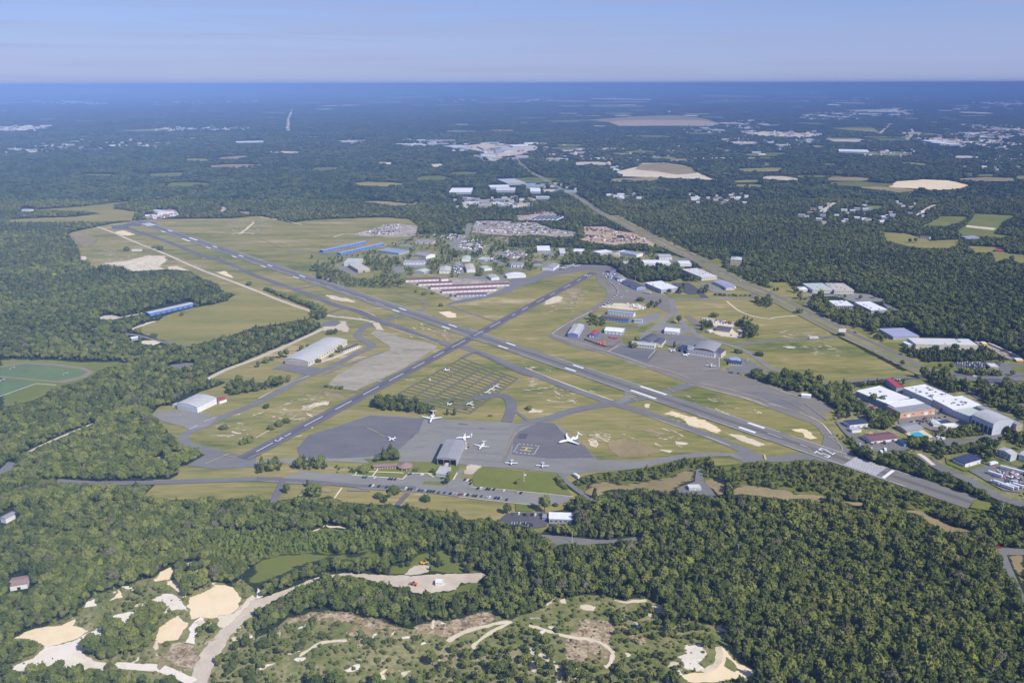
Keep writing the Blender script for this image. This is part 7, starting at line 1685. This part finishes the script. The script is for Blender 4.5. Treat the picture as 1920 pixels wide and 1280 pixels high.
rg = np.random.RandomState(5)
def lowf(x, y, s):
    return (np.sin(x / s + 1.3) * np.cos(y / s * 1.1 - .4) + np.sin((x + y) / s * .63 + 2) * .7 + np.cos((x * .7 - y) / s * 1.7) * .5) / 2.2
def grid(y0, y1, s, m=1.05):
    X, Y = [], []
    for y in np.arange(y0, y1, s):
        hw = 0.64 * (y * math.cos(PITCH) + CAMH * math.sin(PITCH)) * m + 12
        x = np.arange(-hw, hw, s); X.append(x); Y.append(np.full(len(x), y))
    X = np.concatenate(X); Y = np.concatenate(Y)
    return X + rg.uniform(-.46, .46, len(X)) * s, Y + rg.uniform(-.46, .46, len(X)) * s
def cls_at(X, Y, z): return look(CLS, proj(np.stack([X, Y, np.full(len(X), float(z)) if np.isscalar(z) else z], 1)))
def scatter(y0, y1, s, only=None, notc=(), far=0):
    X, Y = grid(y0, y1, s); c = cls_at(X, Y, 0.0); ok = c != 0
    if only is not None: ok &= np.isin(c, only)
    for k in notc: ok &= c != k
    X, Y, c = X[ok], Y[ok], c[ok]
    n_ = len(X); sc = rg.choice([.45, .6, .74, .9, 1.2], n_, p=[.24, .27, .25, .17, .07]) * rg.uniform(.9, 1.1, n_) * (1 + .18 * lowf(X, Y, 40.0)); idx = np.zeros(n_, int); keep = np.ones(n_, bool); u = rg.uniform(0, 1, n_); w_ = rg.uniform(0, 1, n_)
    lf = lowf(X, Y, 90.0); pick = rg.randint(0, 12, n_)
    if far:
        P_ = CL if far == 1 else CLF
        idx = np.array(P_)[pick % len(P_)]
        keep &= ~((c == 5) & (u > .3)) & ~((c == 6) & (u > .3)); keep &= cls_at(X, Y, 9.0) != 0
        pp = proj(np.stack([X, Y, np.zeros(n_)], 1))
        return X[keep], Y[keep], sc[keep], idx[keep], c[keep]
    pine = (lf + (u - .5) * 1.3) > 0.42
    idx = np.where(pine, np.array(PINE)[pick % 3], np.array(OAK)[pick % 4])
    sc = np.where(pine, sc * 1.05, sc)
    yp = c == 2; idx = np.where(yp, np.array(YP)[pick % 2], idx); sc = np.where(yp, sc * .66, sc)
    den = {10: .92, 3: .46, 4: .72, 5: .26, 6: .19, 7: .46, 8: .20, 9: .10}
    for k, d in den.items():
        # uneven cover: thickets and gaps
        dd = d * (1 + .7 * lowf(X, Y, 17.0)) if k in (3, 6, 7, 5) else d
        keep &= ~((c == k) & (w_ > dd))
    small = np.isin(c, (3, 7, 8, 9)); idx = np.where(small & (u < .55), np.array(BUSH)[pick % 2], np.where(small, np.array(YP)[pick % 2], idx))
    sc = np.where(small, np.where(u < .55, sc * rg.uniform(.5, 1.1, n_), sc * rg.uniform(.3, .62, n_)), sc); sc = np.where((c == 8) | (c == 9), sc * .6, sc)
    med = c == 4; sc = np.where(med, sc * rg.uniform(.5, .85, n_), sc); sc = np.where((c == 5) | (c == 6), sc * .85, sc)
    bs = med & (u > .7); idx = np.where(bs, np.array(BUSH)[pick % 2], idx); sc = np.where(bs, sc * 1.6, sc)
    du = (w_ > .965) & (c == 1) & (u > .35); idx = np.where(du, DULL[0], idx)
    go = (u > .9975) & (c == 1); idx = np.where(go, GOLD[0], idx)
    X, Y, sc, idx, c = X[keep], Y[keep], sc[keep], idx[keep], c[keep]
    H_ = np.where(np.isin(idx, BUSH), 3.0, 10.5) * sc
    big_ = ~np.isin(c, (3, 7, 8, 9, 10))
    okm = np.ones(len(X), bool)
    for t_ in (.2, .62): okm &= (cls_at(X, Y, H_ * t_) != 0) | ~big_
    X, Y, sc, idx, c, H_ = X[okm], Y[okm], sc[okm], idx[okm], c[okm], H_[okm]
    ok = ((cls_at(X, Y, H_ * .85) != 0) | np.isin(c, (10,))) & ((cls_at(X, Y, H_ * .45) != 0) | ((c == 10) & (u[keep][okm] < .25)))
    return X[ok], Y[ok], sc[ok], idx[ok], c[ok]
parts_ = [scatter(440, 1150, 4.05), scatter(1150, 2000, 5.5), scatter(2000, 2900, 7.2), scatter(440, 1150, 4.3, only=(2,)), scatter(440, 900, 6.1, only=(3, 7)), scatter(440, 760, 7.0, only=(8, 9))]
X, Y, S_, I_, CC = [np.concatenate([p[i] for p in parts_]) for i in range(5)]
pp = proj(np.stack([X, Y, np.zeros(len(X))], 1))
infr = (pp[:, 0] > 5) & (pp[:, 0] < 1915) & (pp[:, 1] < 1300) & (pp[:, 1] > 600)
# ---- the three hundred trees that show largest stand as things of their own
size = S_ / np.hypot(Y, CAMH) * infr * (np.isin(I_, OAK + PINE + GOLD))
big = np.argsort(-size)[:286]
def indiv(name, seed, kind, leaf, cards=230):
    v, f = crown(seed, kind, cards, 3)
    me = bpy.data.meshes.new(name + '_crown'); me.from_pydata([tuple(x) for x in v], [], f); me.materials.append(MATS[leaf])
    tk = trunk({'oak': 6, 'pine': 7, 'bush': 1.2}[kind], {'oak': .3, 'pine': .22, 'bush': .1}[kind]).build('trunk', 'bark')
    t = empty(name, (0, 0, 0)); tk.parent = t
    cr_ = bpy.data.objects.new('crown', me); C.objects.link(cr_); cr_.parent = t
    return t
TO = [indiv('oak_tree', 10 + i, 'oak', 'oak_leaves') for i in range(3)]; TP = [indiv('pine_tree', 20 + i, 'pine', 'pine_needles') for i in range(2)]; TG = [indiv('golden_tree', 50, 'oak', 'gold_leaves')]
used = {}
def plant(src, x, y, sc_, label, group, cat='tree', sz=1.0):
    if src.name not in used:
        t = src; used[src.name] = 1; t.location = (x, y, 0); t.rotation_euler = (0, 0, rnd.uniform(0, 6.28)); t.scale = (sc_, sc_, sc_ * sz)
    else:
        t = dup(src, (x, y, 0), rnd.uniform(0, 6.28), (sc_, sc_, sc_ * sz))
    tag(t, label, cat, group)
    return t
for k in big:
    x, y = float(X[k]), float(Y[k]); px_, py_ = pp[k]
    side = 'in the lower right wood' if px_ > 1350 else 'right of the quarry' if px_ > 900 else 'around the quarry'
    row_ = 'at the very bottom edge' if py_ > 1240 else 'some rows above the bottom edge'
    if I_[k] in GOLD: src, nm = TG[0], 'yellow green leafy tree'
    elif I_[k] in PINE: src, nm = TP[int(k) % 2], 'dark narrow pine'
    else: src, nm = TO[int(k) % 3], 'rounded green oak'
    nm = ('very broad ' if S_[k] > 1.4 else 'large ' if S_[k] > 1.2 else 'mid sized ' if S_[k] > 1.0 else 'smaller ') + nm
    plant(src, x, y, float(S_[k]), '%s %s, %s' % (nm, side, row_), '%s trees %s %s' % (nm, side, row_))
sel = np.ones(len(X), bool); sel[big] = False
X, Y, S_, I_, CC = X[sel], Y[sel], S_[sel], I_[sel], CC[sel]
# far woods: clumps of crowns
fp_ = [scatter(2900, 4400, 13.5, far=1), scatter(4400, 7200, 21, far=1), scatter(7200, 13000, 38, far=2), scatter(13000, 26000, 85, far=2)]
mul = [0.95, 1.25, 1.5, 2.6]
fz = [1.0, .85, .62, .40]

def instancer(name, X, Y, sx, sz, idx, label, cat):
    me = bpy.data.meshes.new(name); n_ = len(X); me.vertices.add(n_)
    co = np.zeros((n_, 3), np.float32); co[:, 0] = X; co[:, 1] = Y; me.vertices.foreach_set('co', co.ravel())
    a = me.attributes.new('turn', 'FLOAT_VECTOR', 'POINT'); r_ = np.zeros((n_, 3), np.float32); r_[:, 2] = rg.uniform(0, 6.28, n_); a.data.foreach_set('vector', r_.ravel())
    a = me.attributes.new('size', 'FLOAT_VECTOR', 'POINT'); s_ = np.stack([sx, sx, sz], 1).astype(np.float32); a.data.foreach_set('vector', s_.ravel())
    a = me.attributes.new('kind_index', 'INT', 'POINT'); a.data.foreach_set('value', idx.astype(np.int32))
    o = bpy.data.objects.new(name, me); C.objects.link(o)
    ng = bpy.data.node_groups.new(name + '_nodes', 'GeometryNodeTree')
    ng.interface.new_socket('Geometry', in_out='INPUT', socket_type='NodeSocketGeometry'); ng.interface.new_socket('Geometry', in_out='OUTPUT', socket_type='NodeSocketGeometry')
    N, L_ = ng.nodes, ng.links
    gi, go_ = N.new('NodeGroupInput'), N.new('NodeGroupOutput'); ci = N.new('GeometryNodeCollectionInfo'); ci.inputs['Collection'].default_value = PROTO
    ci.inputs['Separate Children'].default_value = True; ci.inputs['Reset Children'].default_value = True
    ip = N.new('GeometryNodeInstanceOnPoints'); ip.inputs['Pick Instance'].default_value = True
    def att(nm, ty):
        q = N.new('GeometryNodeInputNamedAttribute'); q.data_type = ty; q.inputs['Name'].default_value = nm; return q
    L_.new(gi.outputs[0], ip.inputs['Points']); L_.new(ci.outputs[0], ip.inputs['Instance'])
    L_.new(att('kind_index', 'INT').outputs['Attribute'], ip.inputs['Instance Index'])
    L_.new(att('turn', 'FLOAT_VECTOR').outputs['Attribute'], ip.inputs['Rotation']); L_.new(att('size', 'FLOAT_VECTOR').outputs['Attribute'], ip.inputs['Scale'])
    L_.new(ip.outputs[0], go_.inputs[0])
    md = o.modifiers.new('woods', 'NODES'); md.node_group = ng
    tag(o, label, cat, kind='stuff')
    print(name, n_, 'trees')
    return o
S_ = S_ * np.where(CC == 4, .9, 1)
zs = S_ * rg.uniform(.9, 1.15, len(S_)) * np.where(np.isin(I_, YP), .72, 1)
nb = np.isin(CC, (3, 7, 8, 9))
instancer('woodland', X[~nb], Y[~nb], S_[~nb] * 1.12, zs[~nb], I_[~nb], 'dense green mixed woodland around the airfield and quarry', 'woodland')
instancer('quarry_scrub', X[nb], Y[nb], S_[nb], zs[nb], I_[nb], 'scattered bushes and young pines over the quarry ground', 'scrub')
FX = np.concatenate([p[0] for p in fp_]); FY = np.concatenate([p[1] for p in fp_]); FI = np.concatenate([p[3] for p in fp_])
FS = np.concatenate([p[2] * m_ for p, m_ in zip(fp_, mul)]); FZ = np.concatenate([p[2] * z_ for p, z_ in zip(fp_, fz)])
instancer('distant_woodland', FX, FY, FS, FZ, FI, 'endless dark woodland beyond the airfield fading blue to the horizon', 'woodland')
# ---- single trees and shrubs on open ground
TS = [indiv('shade_tree', 80 + i, 'oak', 'oak_leaves') for i in range(2)]; SB = [indiv('shrub', 84 + i, 'bush', 'oak_leaves', 120) for i in range(2)]; CF = indiv('conifer', 88, 'pine', 'pine_needles')
for s, k, sc_, lb in (("K 1290,640", 0, 1.45, 'large spreading tree beside the white roofed building'), ("K 730,665", 0, 1.0, 'round tree at the corner of the small forest lot'), ("K 1460,550", 1, 1.0, 'small shrub right of the large spreading tree'),
        ("I 960,350", 1, 1.3, 'dark round bush right of the round building'), ("I 1215,380", 0, .55, 'small tree at the left of the small office'), ("I 1460,440", 0, .6, 'tree in front of the small office'), ("I 1430,550", 0, .75, 'tree on the little lawn island by the drive'),
        ("J 1520,1185", 0, .5, 'single small tree on the lawn below the flagpole'), ("f 388,1010", 2, .7, 'small conifer beside the road at lower left of the terminal'), ("f 430,1070", 1, 3.6, 'big rounded shrub beside the old foundation'),
        ("f 235,1060", 0, .9, 'tree on the grass between the roads'), ("f 918,1095", 1, 1.6, 'dark bush on the grass below the car row'), ("f 970,1130", 0, .7, 'pale tree at the end of the shrub line'), ("f 1005,1090", 0, .6, 'tree in the middle of the shrub line'), ("f 1030,1060", 1, 2.2, 'shrub at the top of the shrub line'),
        ("f 800,905", 1, 2.2, 'shrub beside the footpath near the long low building'), ("I 1115,795", 1, 1.9, 'round shrub bed at the foot of the white pole'), ("e 1687,578", 1, 1.9, 'round shrub on the grass by the left taxiway'), ("e 1855,680", 1, 2.6, 'larger shrub above the runway end'), ("e 1815,690", 1, 1.5, 'smaller shrub next to the larger one above the runway end'),
        ("f 75,420", 1, 1.6, 'round shrub beside the sandy scar'), ("f 120,580", 1, 1.8, 'lowest of three shrubs along the short runway'), ("f 172,555", 1, 2.2, 'middle of three shrubs along the short runway'), ("f 232,530", 1, 1.9, 'highest of three shrubs along the short runway'),
        ("f 1435,470", 2, .7, 'first conifer right of the belt behind the apron'), ("f 1488,472", 2, .8, 'second conifer right of the belt behind the apron'), ("g 128,432", 1, 1.7, 'dark bush on the sand patch'), ("g 620,1095", 2, 1.0, 'conifer at the edge of the dry field'), ("g 1480,815", 0, .5, 'small tree at the end of the brush by the taxiway'),
        ("a 1868,617", 1, 2.2, 'lone dark bush near the perimeter road'), ("a 1370,848", 0, .9, 'round tree in front of the blue hangar row'), ("a 1035,975", 1, 2.4, 'bush at the corner of the tan field'), ("a 1153,1010", 1, 2.0, 'bush beside the road below the tan field'), ("b 420,420", 0, .9, 'tree clump on the grass below the blue hangars'),
        ("b 632,1125", 0, 1.1, 'round tree beside the long pale hangar'), ("b 465,1200", 1, 1.8, 'bush in front of the long pale hangar'), ("b 570,1155", 1, 1.6, 'bush along the side of the long pale hangar'), ("b 230,1160", 0, 1.1, 'tree at the back left of the long pale hangar'), ("b 185,1165", 0, .95, 'left tree behind the long pale hangar'),
        ("b 75,1200", 1, 2.2, 'bush left of the long pale hangar'), ("b 20,1235", 0, .8, 'tree left of the long pale hangar apron'), ("b 120,1180", 1, 1.8, 'small bush left of the long pale hangar'), ("b 340,1115", 0, .9, 'tree behind the long pale hangar'), ("b 390,1105", 0, .8, 'second tree behind the long pale hangar'), ("b 600,985", 0, .9, 'tree on the grass above the long pale hangar'),
        ("b 560,985", 1, 2.4, 'shrub on the grass above the long pale hangar'), ("b 1265,690", 1, 2.2, 'bush below the maroon hangar rows'), ("b 1330,685", 1, 1.6, 'small bush below the maroon hangar rows'), ("b 1460,715", 0, .7, 'tree at the left of the light blue hangar row'), ("b 1385,775", 1, 1.5, 'tiny bush beside the taxi path'), ("b 1200,672", 1, 1.4, 'small bush left of the maroon rows'),
        ("c 935,1060", 0, 1.25, 'large round tree between the equipment yard and the white office'), ("c 915,1085", 1, 2.4, 'bush under the large round tree'), ("c 1250,905", 0, 1.2, 'round dark tree beside the quiet road'), ("c 1515,857", 1, 2.4, 'lone round bush in the big green field'), ("c 1217,1085", 2, .9, 'dark conifer between the two hangar groups'),
        ("c 1860,1148", 1, 2.2, 'small round tree beside the curving road'), ("c 1045,775", 0, .9, 'left tree of the group beside the sandy lot'), ("c 1110,755", 0, .8, 'right tree of the group beside the sandy lot'), ("c 965,738", 1, 2.4, 'bush on the apron edge'), ("d 553,1000", 1, 2.0, 'bush under the billboard'), ("h 1005,105", 0, .8, 'round tree beside the highway at the field corner'),
        ("d 228,828", 1, 2.6, 'bush beside the highway by the sandy path'), ("d 45,665", 0, .6, 'young tree, left one beside the highway'), ("d 70,665", 0, .7, 'young tree, right one beside the highway'), ("d 20,640", 1, 1.8, 'small tree at the left end of the roadside grass'), ("d 690,728", 0, .9, 'tree in the office lot'), ("d 575,720", 0, .8, 'tree at the middle of the office lot'), ("d 800,720", 0, .9, 'tree at the right side of the office lot'),
        ("h 1285,125", 0, .7, 'left tree on the lawn beside the dealer lot'), ("h 1370,130", 0, .9, 'right tree on the lawn beside the dealer lot'), ("h 1322,158", 1, 2.6, 'dark bush at the dealer lot drive'), ("h 1830,180", 0, .8, 'reddish dark tree at the side road'), ("h 1160,200", 0, 1.5, 'big tree at the road junction above the white roofs'), ("h 1790,620", 0, 1.0, 'tree in front of the tall blue grey hangar'),
        ("F 320,430", 0, 1.25, 'left tree rising in front of the white flat roof'), ("F 410,440", 0, 1.0, 'right tree rising in front of the white flat roof'), ("F 560,600", 0, .9, 'yellowish tree beside the orange walled hall'), ("F 1035,740", 0, .8, 'tree in the complex car park'),
        ("O 940,345", 0, 1.1, 'left of two round trees in the far right field'), ("O 988,345", 0, 1.1, 'right of two round trees in the far right field'), ("O 1810,505", 0, 1.3, 'tree clump in the meadow at the right edge'), ("a 1200,355", 1, 3.2, 'hedge clump beside the far perimeter road'), ("a 1165,340", 1, 2.6, 'upper hedge bush beside the far perimeter road'), ("a 950,360", 1, 3.0, 'bushes left of the far white shed')):
    g = G(P(s)[0]); src = {0: TS[len(lb) % 2], 1: SB[len(lb) % 2], 2: CF}[k]
    plant(src, g.x, g.y, sc_, lb, None, 'shrub' if k == 1 else 'tree')
# hedges and lines of trees
for s, n_, k, sc_, lb, gr in (("K 1490,170 1590,300", 8, 1, 1.25, 'dark clipped bush in the thick short hedge by the apron drive', 'bushes of the short dark hedge'), ("b 75,655 150,688", 5, 1, 1.8, 'bush in the first hedge piece along the gravel road', 'bushes of the first hedge piece'),
        ("b 170,692 235,718", 5, 1, 2.0, 'bush in the second hedge piece along the gravel road', 'bushes of the second hedge piece'), ("b 262,725 340,758", 6, 1, 2.2, 'bush in the third hedge piece along the gravel road', 'bushes of the third hedge piece'), ("b 365,762 480,815", 7, 1, 2.6, 'bush in the fourth hedge piece near the tree clump', 'bushes of the fourth hedge piece'),
        ("e 1350,830 1450,790", 6, 1, 2.8, 'bush in the group at the wood corner by the runway pad', 'bushes at the wood corner'), ("f 530,262 640,278", 4, 1, 1.2, 'small bush on the end of the old concrete ramp', 'bushes on the ramp end'), ("d 530,865 100,640", 0, 0, 1, '', ''),
        ("G 1140,670 1400,680", 5, 1, 1.2, 'sapling on the grass beside the lavender roofs', 'saplings beside the lavender roofs'), ("G 1450,680 1650,680", 4, 1, 1.2, 'sapling at the road edge beside the highway loop', 'saplings at the highway loop'), ("h 1480,165 1730,175", 7, 1, 2.4, 'round bush in the row in front of the dealer lot', 'bushes in front of the dealer lot')):
    if not n_: continue
    a, b = P(s)
    for i in range(n_):
        t = i / max(1, n_ - 1); g = G((a[0] + (b[0] - a[0]) * t + rnd.gauss(0, .4), a[1] + (b[1] - a[1]) * t + rnd.gauss(0, .3)))
        plant(SB[i % 2] if k == 1 else TS[i % 2], g.x, g.y, sc_ * rnd.uniform(.8, 1.2), lb, gr, 'shrub' if k == 1 else 'tree')
for o in list(TO + TP + TG + TS + SB + [CF]):
    if o.name not in used:
        for c_ in list(o.children): bpy.data.objects.remove(c_)
        bpy.data.objects.remove(o)
# ================================================================ HAZE
hm = bpy.data.materials.new('haze'); hm.use_nodes = True
n, l = hm.node_tree.nodes, hm.node_tree.links
n.remove(n['Principled BSDF'])
pv = n.new('ShaderNodeVolumePrincipled'); pv.inputs['Color'].default_value = (0.245, 0.40, 0.76, 1); pv.inputs['Density'].default_value = HAZE_D; pv.inputs['Anisotropy'].default_value = -0.4
l.new(pv.outputs[0], [x for x in n if x.type == 'OUTPUT_MATERIAL'][0].inputs['Volume'])
m = MB(); m.box((0, 57000, (422 - 1.5) / 2), (95000, 63000, (422 + 1.5) / 2)); hz = m.build('haze', hm)
hz['kind'] = 'stuff'; hz['label'] = 'thin blue summer haze over the whole countryside'
SC.cycles.volume_bounces = 0
SC.cycles.volume_max_steps = 64
